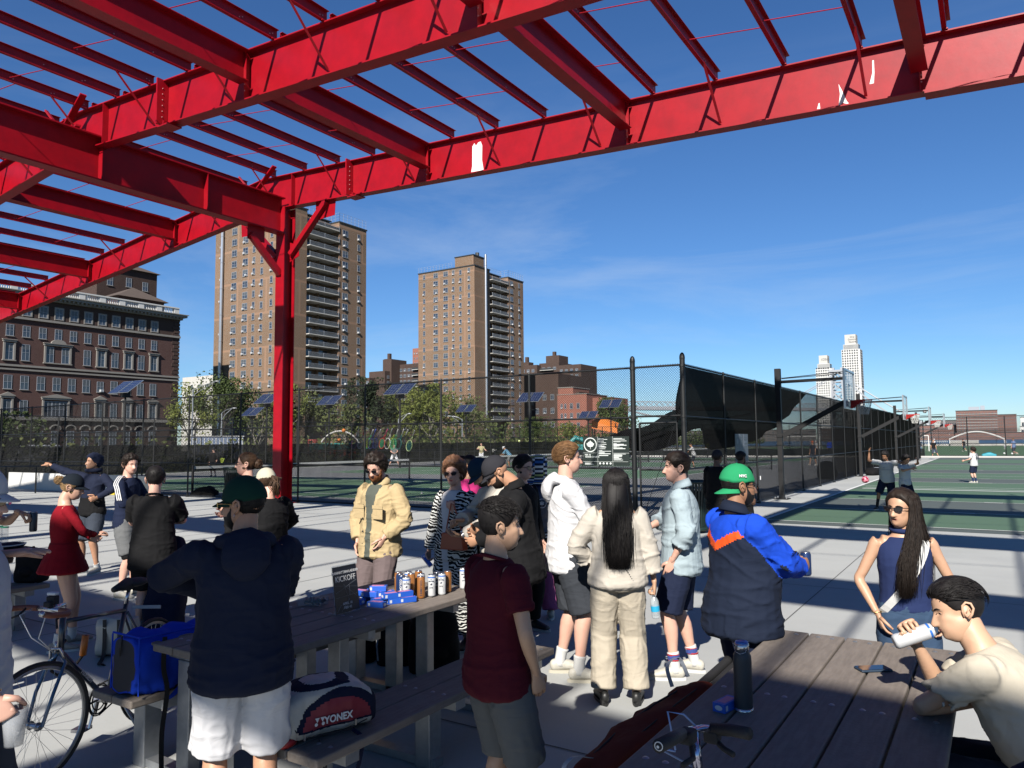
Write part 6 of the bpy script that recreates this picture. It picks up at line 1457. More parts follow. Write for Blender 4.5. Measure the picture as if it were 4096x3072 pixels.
for i, (x, y, c, lab) in enumerate(cans): can_((x, y, .761), c, lab, rot=33+((i*37) % 23)-11, grp=CG if i < 13 else None)
# ---- blue cracker boxes ----
M_bxb = mat('box_blue', (.015, .10, .52), .45); M_bxp = mat('box_pink', (.55, .20, .36), .5); M_bxw = mat('box_white', (.6, .62, .66), .5)
def bbox(loc, rz, label, grp=None, up=False):
    t = T('small_box', label, 'box', loc, rz, grp); b = MB(); b.box((0, 0, .0185), (.125, .055, .037)); b.build('carton', M_bxb, t, bevel=.001)
    b = MB(); b.box((.0, 0, .0375), (.085, .036, .001)); b.build('pink_panel', M_bxp, t); b = MB()
    for s in (-1, 1):
        n = 14; b.add([(s*.0632, .017*math.cos(2*math.pi*i/n), .0185+.010*math.sin(2*math.pi*i/n)) for i in range(n)], [tuple(range(n))])
    b.box((-.045, -.0278, .018), (.016, .001, .020)); b.build('oval_mark', M_bxw, t); return t
BG = 'blue cartons heaped beside the cans'
bx = [(-3.63, 3.90, 0, 12, 'nearest'), (-3.60, 4.06, 0, 60, 'front right'), (-3.56, 4.13, 0, 62, 'right front corner'), (-3.69, 4.00, 0, 70, 'second row left'), (-3.75, 4.10, 0, 64, 'second row right'), (-3.83, 3.90, 0, 8, 'back left'), (-3.86, 4.05, 0, 80, 'back middle'), (-3.93, 3.96, 0, 20, 'rearmost left'), (-3.93, 4.14, 0, 84, 'rearmost right'), (-3.67, 4.14, 0, 60, 'innermost right'),
      (-3.62, 4.03, 1, 66, 'upper front'), (-3.70, 4.06, 1, 58, 'upper middle'), (-3.78, 3.99, 1, 20, 'upper left'), (-3.87, 4.00, 1, 5, 'upper back left'), (-3.58, 4.12, 1, 66, 'upper right'), (-3.83, 4.11, 1, 70, 'upper back right'), (-3.74, 4.03, 2, 30, 'topmost')]
for x, y, l_, a, w in bx: bbox((x, y, .761+.038*l_), R(a), f'blue and pink carton, {w} one of the heap beside the cans', BG)
bbox((-1.005, 3.19, .761), R(78), 'blue and pink carton lying alone beside the dark bottle')
# ---- kickoff sign ----
M_acry = mat('acrylic', (.5, .55, .6), .1, alpha=.25); M_poster = mat('poster_navy', (.006, .010, .022), .35)
t = T('table_sign', 'upright dark event sign in a clear holder at the near end of the blue boxes', 'sign', (-3.68, 3.68, .762), R(90+2)); FX = Matrix.Rotation(R(82), 4, 'X')
P0 = FX @ Matrix.Translation((0, .155, 0))
b = MB(); b.box((0, 0, 0), (.222, .30, .004), M=P0); b.build('poster', M_poster, t); b = MB(); b.box((0, .155, .003), (.236, .012, .014), M=P0); b.box((0, 0, -.004), (.232, .31, .003), M=P0); b.bb((-.116, -.01, 0), (.116, .07, .003)); b.build('holder', M_acry, t)
text('MANHATTAN LADDER', .0245, P0 @ Matrix.Translation((0, .108, .003)), M_inkw, t, ext=.0004, bold=.0003); text('KICKOFF', .053, P0 @ Matrix.Translation((0, .066, .003)), M_inkw, t, ext=.0004, sx=.9)
text('APRIL 18', .0235, P0 @ Matrix.Translation((0, -.096, .003)), M_inkw, t, ext=.0004, bold=.0003); text('PIER 42', .0235, P0 @ Matrix.Translation((0, -.122, .003)), M_inkw, t, ext=.0004, bold=.0003)
b = MB()
for p_, q_ in (((-.1, -.02), (.1, .045)), ((-.1, .03), (.1, .0)), ((-.02, .03), (.02, -.08)), ((-.1, -.14), (-.06, -.10)), ((.03, .02), (.03, -.05)), ((-.1, -.05), (.1, -.045)), ((-.06, -.14), (.02, -.07)), ((.0, .01), (.1, -.07))): b.beam(P0 @ V3(*p_, .0028), P0 @ V3(*q_, .0028), .0016, .0006)
b.build('court_drawing', M_frame, t)
t = T('plastic_tub', 'clear plastic tub with dark fruit left of the event sign', 'food tub', (-4.06, 3.72, .762), R(20)); b = MB(); b.bb((-.09, -.06, .0), (.09, .06, .055)); b.build('tub', M_acry, t, bevel=.006); b = MB(); rr = random.Random(3)
for i in range(26): b.sphere((rr.uniform(-.07, .07), rr.uniform(-.045, .045), .015+rr.random()*.022), .014, 7, 5)
b.build('berries', mat('berries', (.015, .012, .02), .4), t)
# ---- generic loft bag ----
def loft(root, name, mats, prof, fn=None, n=28, sq=.62, M=None, noise_=.006, sub=4):
    """prof: list of (x, zc, halfdepth, halfheight); cross-sections are rounded boxes in yz"""
    Q = catmull(prof, sub); b = MB(); v = []
    for q in Q:
        for j in range(n):
            a = 2*math.pi*j/n; c, s = math.cos(a), math.sin(a); y = math.copysign(abs(c)**sq, c)*q[2]; z = q[1]+math.copysign(abs(s)**sq, s)*q[3]
            k = noise.noise(Vector((q[0]*9, y*9, z*9)))*noise_*2+noise.noise(Vector((q[0]*30, y*30, z*30)))*noise_*.6; v.append((q[0], y+c*k, z+s*k))
    K = len(Q); f = [(i*n+j, (i+1)*n+j, (i+1)*n+(j+1) % n, i*n+(j+1) % n) for i in range(K-1) for j in range(n)]+[tuple(range(n)), tuple((K-1)*n+j for j in range(n-1, -1, -1))]
    vv = [M @ Vector(p) for p in v] if M else v; b.add(vv, f)
    if fn: b.m = [fn(np.mean([v[i] for i in q], 0), len(q)) for q in f]
    return b.build(name, mats, root, smooth=True)
M_navyb = cloth('bag_navy', (.008, .012, .035)); M_creamb = mat('bag_cream', (.42, .41, .37), .5, bump=(20, .3, .01)); M_redb2 = mat('bag_crimson', (.20, .008, .025), .6); M_blackb = cloth('bag_black', (.008, .008, .009)); M_strap = mat('strap_black', (.008, .008, .01), .8); M_zip = mat('zip_metal', (.5, .5, .5), .3, .9)
def ribbon(root, pts, w, m_, name='strap', side=(0, 0, 1), th=.002):
    b = MB(); P = [Vector(p[:3]) for p in catmull([list(p) for p in pts], 4)]; sd = Vector(side); v = []
    for i, p in enumerate(P):
        d = (P[min(i+1, len(P)-1)]-P[max(i-1, 0)]).normalized(); s = sd-d*sd.dot(d); s = s.normalized() if s.length > .01 else d.orthogonal().normalized(); n_ = d.cross(s)*th/2; v += [p-s*w/2-n_, p+s*w/2-n_, p+s*w/2+n_, p-s*w/2+n_]
    k = len(P); b.add(v, [(i*4+j, i*4+(j+1) % 4, (i+1)*4+(j+1) % 4, (i+1)*4+j) for i in range(k-1) for j in range(4)]+[(3, 2, 1, 0), (4*k-4, 4*k-3, 4*k-2, 4*k-1)]); return b.build(name, m_, root)
# racket bag with lettering on the near bench
t = T('racket_bag', 'cream, navy and crimson racket bag with white lettering on the near bench', 'racket bag', (-2.905, 2.70, .462), R(70))
def yf(c, k):
    x, y, z = c
    if y < -.03:
        e_ = ((x-.06)/.225)**2+((z-.04)/.185)**2
        if .055 < z and ((x-.05)/.185)**2+((z-.05)/.135)**2 < 1 and z > .06: return 2
        if e_ < 1 and z > .05 or z < .02: return 1
    if abs(z-.243) < .010 and abs(x-.0) < .16: return 1
    return 1 if x > .24 or z < .02 else 0
bg_ = loft(t, 'bag_body', [M_creamb, M_navyb, M_redb2], [(-.275, .08, .07, .05), (-.26, .09, .11, .08), (-.2, .11, .135, .105), (-.1, .125, .14, .122), (.03, .130, .14, .128), (.14, .121, .135, .119), (.22, .104, .125, .10), (.265, .085, .10, .07), (.275, .075, .06, .035)], yf, 150, .55, sub=14)
LM = Matrix.Translation((.0, -.148, .095)) @ Matrix.Rotation(R(90), 4, 'X'); text('YONEX', .047, LM @ Matrix.Translation((.045, -.002, 0)), M_inkw, t, ext=.002, bold=.0012, sx=.9)
b = MB()
for dx in (-.075, -.048): b.add([LM @ V3(dx, .018, .001), LM @ V3(dx+.022, .018, .001), LM @ V3(dx+.011, -.004, .001)], [(0, 2, 1)]); b.lathe([(0, .001), (.008, .001)], (dx+.006 if dx < -.06 else dx+.014, -.012, 0), 12, M=LM)
b.build('emblem', M_inkw, t)
b = MB(); b.tube([(-.16, -.145, .06), (-.2, -.12, .14), (-.19, -.06, .19), (-.16, 0, .24)], .003, 5); b.tube([(-.12, -.155, .035), (.08, -.158, .03), (.2, -.14, .05)], .003, 5); b.build('zip', M_strap, t)
b = MB()
for x, z in ((-.165, .055), (-.13, .04), (.13, .055)): b.box((x, -.158, z), (.008, .006, .028))
b.build('zip_pull', M_zip, t)
ribbon(t, [(.12, -.14, .02), (.15, -.19, -.02), (.13, -.2, -.12), (.10, -.2, -.22)], .022, M_navyb, side=(1, 0, 0)); ribbon(t, [(-.05, -.14, .01), (-.06, -.19, -.05), (-.04, -.19, -.12), (-.02, -.17, -.05)], .008, M_strap, side=(1, 0, 0))
b = MB(); b.sphere((-.2, -.09, .02), (.06, .05, .03), 12, 8); b.build('red_pouch', M_rim if False else mat('pouch_red', (.35, .01, .015), .5), t, smooth=True)
# blue tote on left bench
M_royal = cloth('bag_royal', (.008, .05, .50)); M_meshp = mat('bag_mesh', (.006, .008, .018), .8, bump=(300, .8, .003))
t = T('tote_bag', 'large royal blue tote bag with black mesh pocket on the left bench end', 'bag', (-4.24, 2.78, .462), R(90))
loft(t, 'bag_body', [M_royal, M_meshp], [(-.30, .16, .10, .14), (-.285, .162, .13, .162), (-.15, .165, .145, .168), (0, .158, .15, .160), (.13, .160, .14, .156), (.27, .15, .12, .14), (.29, .15, .10, .11)], lambda c, k: 1 if (c[0] < -.27 and abs(c[1]-.02) < .09 and .03 < c[2] < .22) else 0, 44, .5, noise_=.022)
b = MB(); b.tube([(-.29, -.14, .335), (-.29, .14, .335)], .006, 5); b.tube([(-.29, -.13, .335), (.28, -.13, .315)], .005, 5); b.tube([(-.296, -.14, .02), (-.296, -.135, .33)], .005, 5); b.tube([(-.296, .14, .02), (-.296, .135, .33)], .005, 5); b.build('piping', M_royal, t)
ribbon(t, [(-.16, -.165, .32), (-.17, -.175, .15), (-.16, -.2, .02), (-.18, -.19, -.2), (-.17, -.18, -.42)], .03, M_strap, side=(1, 0, 0)); ribbon(t, [(.12, -.165, .3), (.05, -.178, .12), (-.1, -.19, .0), (-.15, -.18, -.03)], .03, M_royal, side=(1, 0, 0)); ribbon(t, [(.24, -.15, .15), (.25, -.2, -.05), (.22, -.19, -.25), (.2, -.19, -.38)], .012, M_strap, side=(1, 0, 0))
b = MB(); b.tube([(-.30, .03, .33), (-.31, .02, .27), (-.31, .03, .22), (-.305, .04, .26)], .005, 5); b.build('zip_cord', M_strap, t)
# red racket bag on the inner bench
M_rust = cloth('bag_rust', (.16, .028, .016)); M_grip = mat('grip_black', (.01, .01, .012), .7, bump=(90, .5, .004))
t = T('racket_bag', 'rust red racket bag with black racket handles sticking out, beside the right table', 'racket bag', (-1.40, 3.55, .54), 0); t.rotation_euler = (R(-14), R(-3), R(84))
loft(t, 'bag_body', [M_rust], [(-.75, -.02, .04, .03), (-.68, -.01, .09, .055), (-.4, 0, .125, .07), (-.1, 0, .12, .075), (.15, 0, .10, .07), (.32, .01, .08, .06), (.40, .01, .05, .04)], None, 40, .6, noise_=.012)
b = MB(); b.tube([(-.6, .03, .055), (-.3, .05, .073), (0, .04, .078), (.3, .03, .066)], .005, 5); b.tube([(-.5, -.07, .052), (0, -.07, .070), (.3, -.05, .060)], .004, 5); b.build('zip', M_strap, t)
ribbon(t, [(.2, .06, .09), (.22, .07, .19), (.32, .05, .2), (.33, .03, .1)], .022, M_frame, name='carry_handle', side=(0, 1, 0)); ribbon(t, [(-.74, .03, .0), (-.8, .05, .06), (-.76, .02, .1), (-.66, 0, .06)], .02, M_frame, name='carry_handle', side=(0, 1, 0))
for k, (dy, dz) in enumerate(((-.035, .0), (.03, .02))):
    b = MB(); b.tube([(.30, dy, dz), (.45, dy*.9, dz+.01), (.78, dy*.8, dz+.03), (.80, dy*.8, dz+.032)], [.022, .024, .024, .028], 10); b.build('racket_handle', M_grip, t, smooth=True)
    b = MB(); b.tube([(.80, dy*.8, dz+.032), (.806, dy*.8, dz+.032)], .02, 10); b.build('butt_cap', [mat('butt_red', (.3, .02, .03), .4), M_glass2][k], t)
# bottle, phone
t = T('water_bottle', 'tall matte charcoal bottle with blue lid on the right table', 'bottle', (-.94, 3.215, .761)); b = MB(); b.lathe([(0, .001), (.037, .001), (.0375, .012), (.0375, .205), (.036, .222), (.028, .236), (.026, .245), (.026, .25)], n=32); b.build('body', mat('bottle_charcoal', (.022, .027, .034), .55, bump=(400, .15, .001)), t, smooth=True)
b = MB(); b.lathe([(.0385, .0), (.0385, .012), (.0376, .012)], n=32); b.build('base_ring', M_silver, t, smooth=True); b = MB(); b.lathe([(.028, .247), (.029, .25), (.029, .27), (.026, .272)], n=28); b.tube([(-.029, 0, .262), (-.040, 0, .270), (-.036, 0, .262), (-.02, -.026, .240), (.0, -.030, .232), (.02, -.026, .240), (.029, 0, .262)], .0014, 5); b.build('steel_ring', M_silver, t, smooth=True)
b = MB(); b.lathe([(.027, .262), (.027, .276), (.024, .279), (0, .279)], n=28); b.build('lid', M_band, t, smooth=True)
t = T('phone', 'dark blue smartphone lying flat on the right table', 'phone', (-.56, 4.08, .761), R(38)); b = MB(); b.box((0, 0, .006), (.155, .078, .011)); b.build('case', mat('phone_case', (.02, .04, .07), .5), t, bevel=.004); b = MB(); b.box((0, 0, .0123), (.145, .070, .0012)); b.build('screen', M_lens, t)
t = T('shoulder_bag', 'navy shoulder bag with grey strap at the lower right corner', 'bag', (.20, 2.40, .70), R(40)); loft(t, 'bag_body', [M_navyb], [(-.27, .08, .08, .14), (-.24, .1, .13, .22), (-.1, .12, .15, .26), (.1, .12, .15, .26), (.25, .09, .12, .21), (.28, .06, .08, .12)], None, 40, .6, noise_=.014)
ribbon(t, [(-.02, .05, .40), (-.0, -.08, .39), (.04, -.17, .30), (.08, -.18, .1)], .016, M_frame, side=(1, 0, 0)); b = MB(); b.box((.055, -.178, .2), (.02, .012, .035)); b.build('buckle', M_zip, t)
ball_tube = 0
for i, (x, lab) in enumerate(((-9.66, 'left clear ball tube with green lid on the far left table'), (-9.52, 'right clear ball tube with green lid on the far left table'))):
    t = T('ball_tube', lab, 'ball tube', (x, 4.12, .761)); b = MB(); b.cyl((0, 0, 0), .037, .20, 18); b.build('tube', M_acry, t); b = MB(); b.cyl((0, 0, .2), .039, .014, 18); b.build('lid', mat('lid_green', (.02, .22, .12), .5), t)
t = T('racket', 'racket in a navy and white cover on the far left table', 'tennis racket', (-9.25, 4.05, .79), R(-50)); b = MB(); b.sphere((0, 0, 0), (.2, .15, .03), 20, 8); b.build('cover', M_navyb, t, smooth=True); b = MB(); b.tube([(.18, 0, 0), (.5, 0, .02)], .02, 10); b.build('handle', M_grip, t); b = MB(); b.tube([(math.cos(a)*.2, math.sin(a)*.15, .012) for a in [2*math.pi*i/20 for i in range(20)]], .007, 5, close=True); b.build('piping', M_white, t)
def backpack(loc, rz, label, h=.44, w=.30, d=.2, m_=M_blackb, tilt=0, trim=None):
    t = T('backpack', label, 'backpack', loc, rz); M = Matrix.Rotation(R(tilt), 4, 'Y') @ Matrix.Rotation(R(-90), 4, 'Y'); loft(t, 'pack_body', [m_], [(.0, 0, w*.42, d*.4), (.03, 0, w*.5, d*.5), (h*.5, 0, w*.5, d*.5), (h*.8, 0, w*.45, d*.45), (h*.97, 0, w*.3, d*.3), (h, 0, w*.15, d*.15)], None, 28, .6, M=M, noise_=.012)
    b = MB(); b.sphere((0, 0, h*.33), (d*.68, w*.40, h*.24), 16, 10); b.build('front_pocket', m_, t, smooth=True)
    ribbon(t, [(-d*.4, w*.2, h*.85), (-d*.9, w*.3, h*.6), (-d*.8, w*.35, h*.2), (-d*.5, w*.3, .03)], .045, M_strap, side=(0, 1, 0)); ribbon(t, [(-d*.2, 0, h*.96), (-d*.1, 0, h*1.08), (d*.1, 0, h*.97)], .02, M_strap, side=(0, 1, 0), name='grab_loop')
    if trim: b = MB(); b.tube([(d*.5, -w*.42, .05), (d*.56, -w*.45, h*.4), (d*.4, -w*.38, h*.8)], .008, 5); b.build('piping', trim, t)
    return t
backpack((-4.42, 4.98, .0), R(-60), 'black backpack with pale piping on the ground behind the can table', trim=M_frame)
backpack((-4.72, 4.85, .0), R(-20), 'small black backpack on the ground left of the piped one', h=.36)
backpack((-4.03, 5.02, .0), R(-50), 'largest black backpack, on the ground below the zebra coat', h=.52, w=.42, d=.3)
backpack((-8.62, 4.0, .46), R(-60), 'black backpack on the bench of the far left table', h=.34)
t = T('racket_bag', 'tall navy racket bag leaning behind the woman in red', 'racket bag', (-6.78, 4.30, .0), R(-57)); MM = Matrix.Rotation(R(-18), 4, 'Y') @ Matrix.Rotation(R(-90), 4, 'Y')
loft(t, 'bag_body', [M_navyb], [(.0, 0, .12, .08), (.05, 0, .17, .12), (.4, 0, .18, .13), (.75, 0, .15, .11), (.98, 0, .08, .06), (1.02, 0, .04, .03)], None, 32, .6, M=MM, noise_=.012); text('T', .16, Matrix.Translation((-.10, .125, .72)) @ Matrix.Rotation(R(-20), 4, 'Y') @ Matrix.Rotation(R(90), 4, 'X') @ Matrix.Rotation(R(180), 4, 'Y'), M_inkw, t, ext=.002, bold=.004)
b = MB(); b.box((.16, -.05, .38), (.01, .26, .03)); b.build('pale_stripe', M_frame, t)
t = T('tote_bag', 'cream tote bag with black straps on the ground behind the bicycle', 'bag', (-6.72, 3.86, 0), R(30)); loft(t, 'bag_body', [M_creamb], [(-.16, .17, .05, .15), (-.13, .18, .08, .17), (.13, .18, .08, .17), (.16, .17, .05, .15)], None, 28, .45, noise_=.02)
for x in (-.07, .06): ribbon(t, [(x, -.09, .34), (x+.01, -.10, .15), (x+.02, -.13, .03), (x+.08, -.28, .012), (x+.14, -.3, .012)], .035, M_strap, side=(1, 0, 0))
# ---- rackets ----
def racket(loc, rot, rim, strings, grip, label, grp=None, head=(.130, .165), M=None):
    t = T('tennis_racket', label, 'tennis racket', loc, 0, grp); t.rotation_euler = rot
    b = MB(); b.tube([(head[0]*math.cos(a), 0, -.17+head[1]*math.sin(a)) for a in [2*math.pi*i/26 for i in range(26)]], .011, 6, close=True); b.tube([(-.05, 0, -.02), (-.012, 0, .10), (-.010, 0, .15)], .008, 5); b.tube([(.05, 0, -.02), (.012, 0, .10), (.010, 0, .15)], .008, 5); b.build('frame', rim, t, smooth=True)
    b = MB()
    for i in range(-7, 8): x = i*.017; h_ = head[1]*math.sqrt(max(0, 1-(x/head[0])**2)); b.beam((x, 0, -.17-h_), (x, 0, -.17+h_), .0022, .0022, up=(0, 1, 0))
    for i in range(-9, 10): z = i*.0175; w_ = head[0]*math.sqrt(max(0, 1-(z/head[1])**2)); b.beam((-w_, 0, -.17+z), (w_, 0, -.17+z), .0022, .0022)
    b.build('strings', strings, t)
    b = MB(); b.tube([(0, 0, .14), (0, 0, .33), (0, 0, .34)], [.016, .017, .02], 8); b.build('grip', grip, t, smooth=True); return t
def cm(n, c): return mat('paint_'+n, c, .4)
K = dict(k=cm('black', (.015, .015, .02)), w=cm('white', (.62, .62, .6)), p=cm('purple', (.10, .03, .10)), r=cm('red', (.5, .03, .03)), g=cm('green', (.03, .30, .14)), y=cm('lime', (.38, .48, .06)), n=cm('navy', (.02, .03, .14)), b=cm('blue', (.03, .08, .40)), pk=cm('pink', (.60, .10, .22)), gr=cm('grey', (.35, .36, .38)), lg=cm('pale_green', (.45, .55, .25)), t=cm('teal', (.02, .16, .15)), s=cm('string', (.35, .36, .34)))
RG = 'tennis rackets hanging on the court fence'
rk = [(-16.62, 'p', 'k', 'w', 'white grip and purple-black frame, leftmost'), (-16.40, 'gr', 's', 'r', 'red wrapped throat, second from left'), (-16.10, 'g', 'y', 'w', 'white grip and lime strings, third from left'), (-15.92, 'n', 'k', 'b', 'blue grip and navy frame'), (-15.76, 'n', 'n', 'w', 'white grip and dark navy strings'), (-15.60, 'k', 'g', 'k', 'black grip and green strings'), (-15.46, 'r', 'g', 'pk', 'pink grip, red frame and green strings'), (-15.28, 'w', 'k', 'gr', 'grey grip and white frame'), (-15.16, 'y', 'y', 'k', 'black grip and lime frame'), (-15.02, 'g', 'g', 'w', 'white grip and green frame, left of the close pair'), (-14.84, 't', 'k', 'w', 'white grip and teal frame, first of the close pair'), (-14.72, 'k', 'k', 'w', 'white grip and black frame, second of the close pair'), (-14.40, 'lg', 't', 'gr', 'grey grip and big pale green frame, rightmost')]
for i, (x, f_, s_, g_, lab) in enumerate(rk):
    sc = 1.0; z = 2.02-.02*(i > 8)-.05*(i == 12)
    racket((x, 16.88+.03*(i % 3), z), (0, R(28+(i*13) % 9), R(8*((i*5) % 5)-12)), K[f_], K[s_], K[g_], f'hanging racket with {lab}', RG)
# ---- bicycles ----
M_bf = mat('bike_frame_dark', (.012, .022, .035), .3, coat=.5); M_bblue = mat('bike_frame_blue', (.02, .08, .18), .3, coat=.5); M_rub = mat('rubber', (.012, .012, .013), .75); M_brown = mat('bar_tape_brown', (.20, .055, .025), .55, bump=(120, .4, .002)); M_rimm = mat('rim_silver', (.5, .5, .5), .3, .8)
def wheel(root, c, r, ax, name='wheel'):
    M = Matrix.Translation(c) @ Vector((0, 1, 0)).rotation_difference(Vector(ax)).to_matrix().to_4x4(); n = 48
    P = lambda rr_: [M @ V3(rr_*math.cos(2*math.pi*i/n), 0, rr_*math.sin(2*math.pi*i/n)) for i in range(n)]
    b = MB(); b.tube(P(r-.013), .014, 8, close=True); w = b.build('wheel', M_rub, root, smooth=True); b = MB(); b.tube(P(r-.030), .008, 6, close=True); b.tube(P(r-.038), .007, 6, close=True); b.build('rim', M_rimm, w, smooth=True)
    b = MB()
    for i in range(32): a = 2*math.pi*i/32; s = (-1)**i; a2 = a+s*.9*(1 if (i//2) % 2 else -1); b.tube([M @ V3(.022*math.cos(a2), s*.03, .022*math.sin(a2)), M @ V3((r-.035)*math.cos(a), 0, (r-.035)*math.sin(a))], .0011, 3)
    b.build('spokes', M_zip, w); b = MB(); b.tube([M @ V3(0, -.05, 0), M @ V3(0, .05, 0)], .016, 10); b.tube([M @ V3(0, -.033, 0), M @ V3(0, -.027, 0)], .024, 10); b.tube([M @ V3(0, .027, 0), M @ V3(0, .033, 0)], .024, 10); b.build('hub', M_silver, w)
def tubes(root, name, m_, segs):
    b = MB()
    for p in segs: b.tube([V3(*q) for q in p[0]], p[1], 10)
    return b.build(name, m_, root, smooth=True)
bk = T('bicycle', 'dark road bicycle with brown handlebar tape standing left of the blue tote', 'bicycle', (-5.0, 3.11, 0), math.atan2(-.902, .432))
st = R(-14); cs, sn = math.cos(st), math.sin(st)
wheel(bk, (0, 0, .34), .34, (0, 1, 0)); wheel(bk, (1.06, 0, .34), .34, (-sn, cs, 0))
tubes(bk, 'frame', M_bf, [(((.45, 0, .28), (.89, 0, .70)), .017), (((.29, 0, .80), (.87, 0, .86)), .014), (((.45, 0, .28), (.28, 0, .86)), .015), (((.88, 0, .68), (.865, 0, .90)), .018), (((0, .06, .34), (.42, .03, .28)), .009), (((0, -.06, .34), (.42, -.03, .28)), .009), (((0, .06, .34), (.29, .015, .79)), .008), (((0, -.06, .34), (.29, -.015, .79)), .008)])
tubes(bk, 'fork', M_bblue, [(((.885, 0, .69), (.90, .05, .64), (.99, .055, .50), (1.06-.05*sn, .055, .34)), .010), (((.885, 0, .69), (.90, -.05, .64), (.99, -.055, .50), (1.06+.05*sn, -.055, .34)), .010)])
text('PEUGEOT', .030, frameM((.60, .0185, .432), (.7236, 0, .690), (-.690, 0, .7236)) @ Matrix.Rotation(R(180), 4, 'X') @ Matrix.Rotation(R(180), 4, 'Z') if False else frameM((.66, -.0185, .485), (-.7236, 0, -.690), (.69, 0, -.7236)) if False else frameM((.67, .0195, .49), (-.7236, 0, -.690), (-.690, 0, .7236)), M_inkw, bk, ext=.0006, bold=.0008, name='lettering')
tubes(bk, 'seat_post', M_silver, [(((.29, 0, .84), (.26, 0, .93)), .012)])
b = MB(); b.sphere((.20, 0, .965), (.11, .075, .028), 16, 8); b.tube([(.27, 0, .965), (.36, 0, .962), (.42, 0, .955)], [.045, .026, .018], 10); b.build('saddle', M_rub, bk, smooth=True)
BC = V3(.98, 0, .955); bd = V3(cs, sn, 0); bs = V3(-sn, cs, 0)
tubes(bk, 'stem', M_silver, [((tuple(V3(.862, 0, .90)), (.86, 0, .955), tuple(BC)), .014), ((tuple(BC-bs*.10), tuple(BC+bs*.10)), .013)])
for s in (-1, 1): tubes(bk, 'handlebar_grip', M_brown, [([tuple(BC+bs*s*.09), tuple(BC+bs*s*.17+bd*.01), tuple(BC+bs*s*.21+bd*.05), tuple(BC+bs*s*.215+bd*.15+V3(0, 0, .012)), tuple(BC+bs*s*.215+bd*.20+V3(0, 0, .03))], .016)]); tubes(bk, 'bar_end', M_silver, [([tuple(BC+bs*s*.215+bd*.20+V3(0, 0, .03)), tuple(BC+bs*s*.215+bd*.212+V3(0, 0, .036))], .0165)]); tubes(bk, 'brake_lever', M_strap, [([tuple(BC+bs*s*.16+bd*.02), tuple(BC+bs*s*.15+bd*.07-V3(0, 0, .03)), tuple(BC+bs*s*.22+bd*.12-V3(0, 0, .06))], .006)])
for s in (-1, 1): tubes(bk, 'cable', M_inkw, [([tuple(BC+bs*s*.12), tuple(BC+bs*s*.10+bd*.10-V3(0, 0, .02)), tuple(BC+bs*s*.03+bd*.08-V3(0, 0, .14)), (.93, 0, .70)], .003)])
b = MB(); b.box((.955, 0, 1.0), (.045, .05, .05)); b.box((.99, .0, .985), (.03, .04, .03)); b.build('lamp_mount', M_strap, bk, bevel=.005); b = MB(); b.box((.955, 0, 1.038), (.035, .055, .018)); b.build('front_light', M_inkw, bk, bevel=.006)
tubes(bk, 'brake_caliper', M_silver, [(((.90, -.045, .66), (.92, -.03, .72), (.92, .03, .72), (.90, .045, .66)), .008), (((.915, 0, .70), (.915, 0, .76)), .006)])
b = MB(); n = 40
for r_ in (.095, .085, .062): b.tube([(.45+r_*math.cos(2*math.pi*i/n), -.055, .28+r_*math.sin(2*math.pi*i/n)) for i in range(n)], .0045, 5, close=True)
for i in range(5): a = 2*math.pi*i/5; b.tube([(.45, -.055, .28), (.45+.085*math.cos(a), -.055, .28+.085*math.sin(a))], .007, 5)
b.build('chainring', M_rub, bk)
b = MB(); b.tube([(.45, -.07, .28), (.50, -.08, .12)], .010, 8); b.tube([(.45, .07, .28), (.40, .08, .44)], .010, 8); b.box((.50, -.13, .115), (.09, .08, .02)); b.box((.40, .13, .445), (.09, .08, .02)); b.tube([(.45, -.08, .28), (.45, .08, .28)], .018, 10); b.build('crank', M_silver, bk)
tubes(bk, 'lock_shackle', M_strap, [(((.62, -.03, .72), (.62, -.05, .60), (.66, -.06, .56), (.82, -.06, .54), (.88, -.05, .58), (.86, -.04, .68), (.80, -.03, .74)), .009)]); tubes(bk, 'lock_body', mat('lock_orange', (.55, .15, .01), .4), [(((.62, -.035, .72), (.62, -.05, .60)), .020)])
tubes(bk, 'chain', M_strap, [(((.45, -.05, .375), (0, -.05, .375)), .005), (((.45, -.05, .185), (0, -.05, .30)), .005)]); tubes(bk, 'kickstand', M_galv, [(((.38, .04, .27), (.34, .12, .1), (.33, .2, .01)), .008)])
b2 = T('bicycle', 'silver bicycle with black grips and chrome bar at the bottom edge', 'bicycle', (-.79, 2.06, 0), R(90)); M_chr = mat('iridescent_chrome', (.50, .50, .62), .15, .95)
wheel(b2, (-.70, 0, .34), .34, (0, 1, 0)); wheel(b2, (.34, 0, .34), .34, (0, 1, 0))
tubes(b2, 'frame', M_chr, [(((-.25, 0, .28), (.20, 0, .72)), .02), (((-.36, 0, .78), (.17, 0, .86)), .017), (((-.25, 0, .28), (-.38, 0, .88)), .016), (((.205, 0, .70), (.165, 0, .90)), .021), (((-.7, .05, .34), (-.25, 0, .28)), .01), (((-.7, -.05, .34), (-.36, 0, .78)), .01)])
tubes(b2, 'fork', M_chr, [(((.205, 0, .70), (.23, .05, .64), (.34, .05, .34)), .012), (((.205, 0, .70), (.23, -.05, .64), (.34, -.05, .34)), .012)])
wl_ = lambda *p: tuple(V3(p[1]-2.06, -(p[0]+.79), p[2]))      # world to bicycle frame
tubes(b2, 'handlebar', M_chr, [((wl_(-.81, 2.13, 1.03), wl_(-.83, 2.22, 1.01), wl_(-.80, 2.30, 1.0), wl_(-.77, 2.33, .995)), .0125), (((.165, 0, .9), wl_(-.79, 2.21, .96), wl_(-.81, 2.25, 1.0)), .015)])
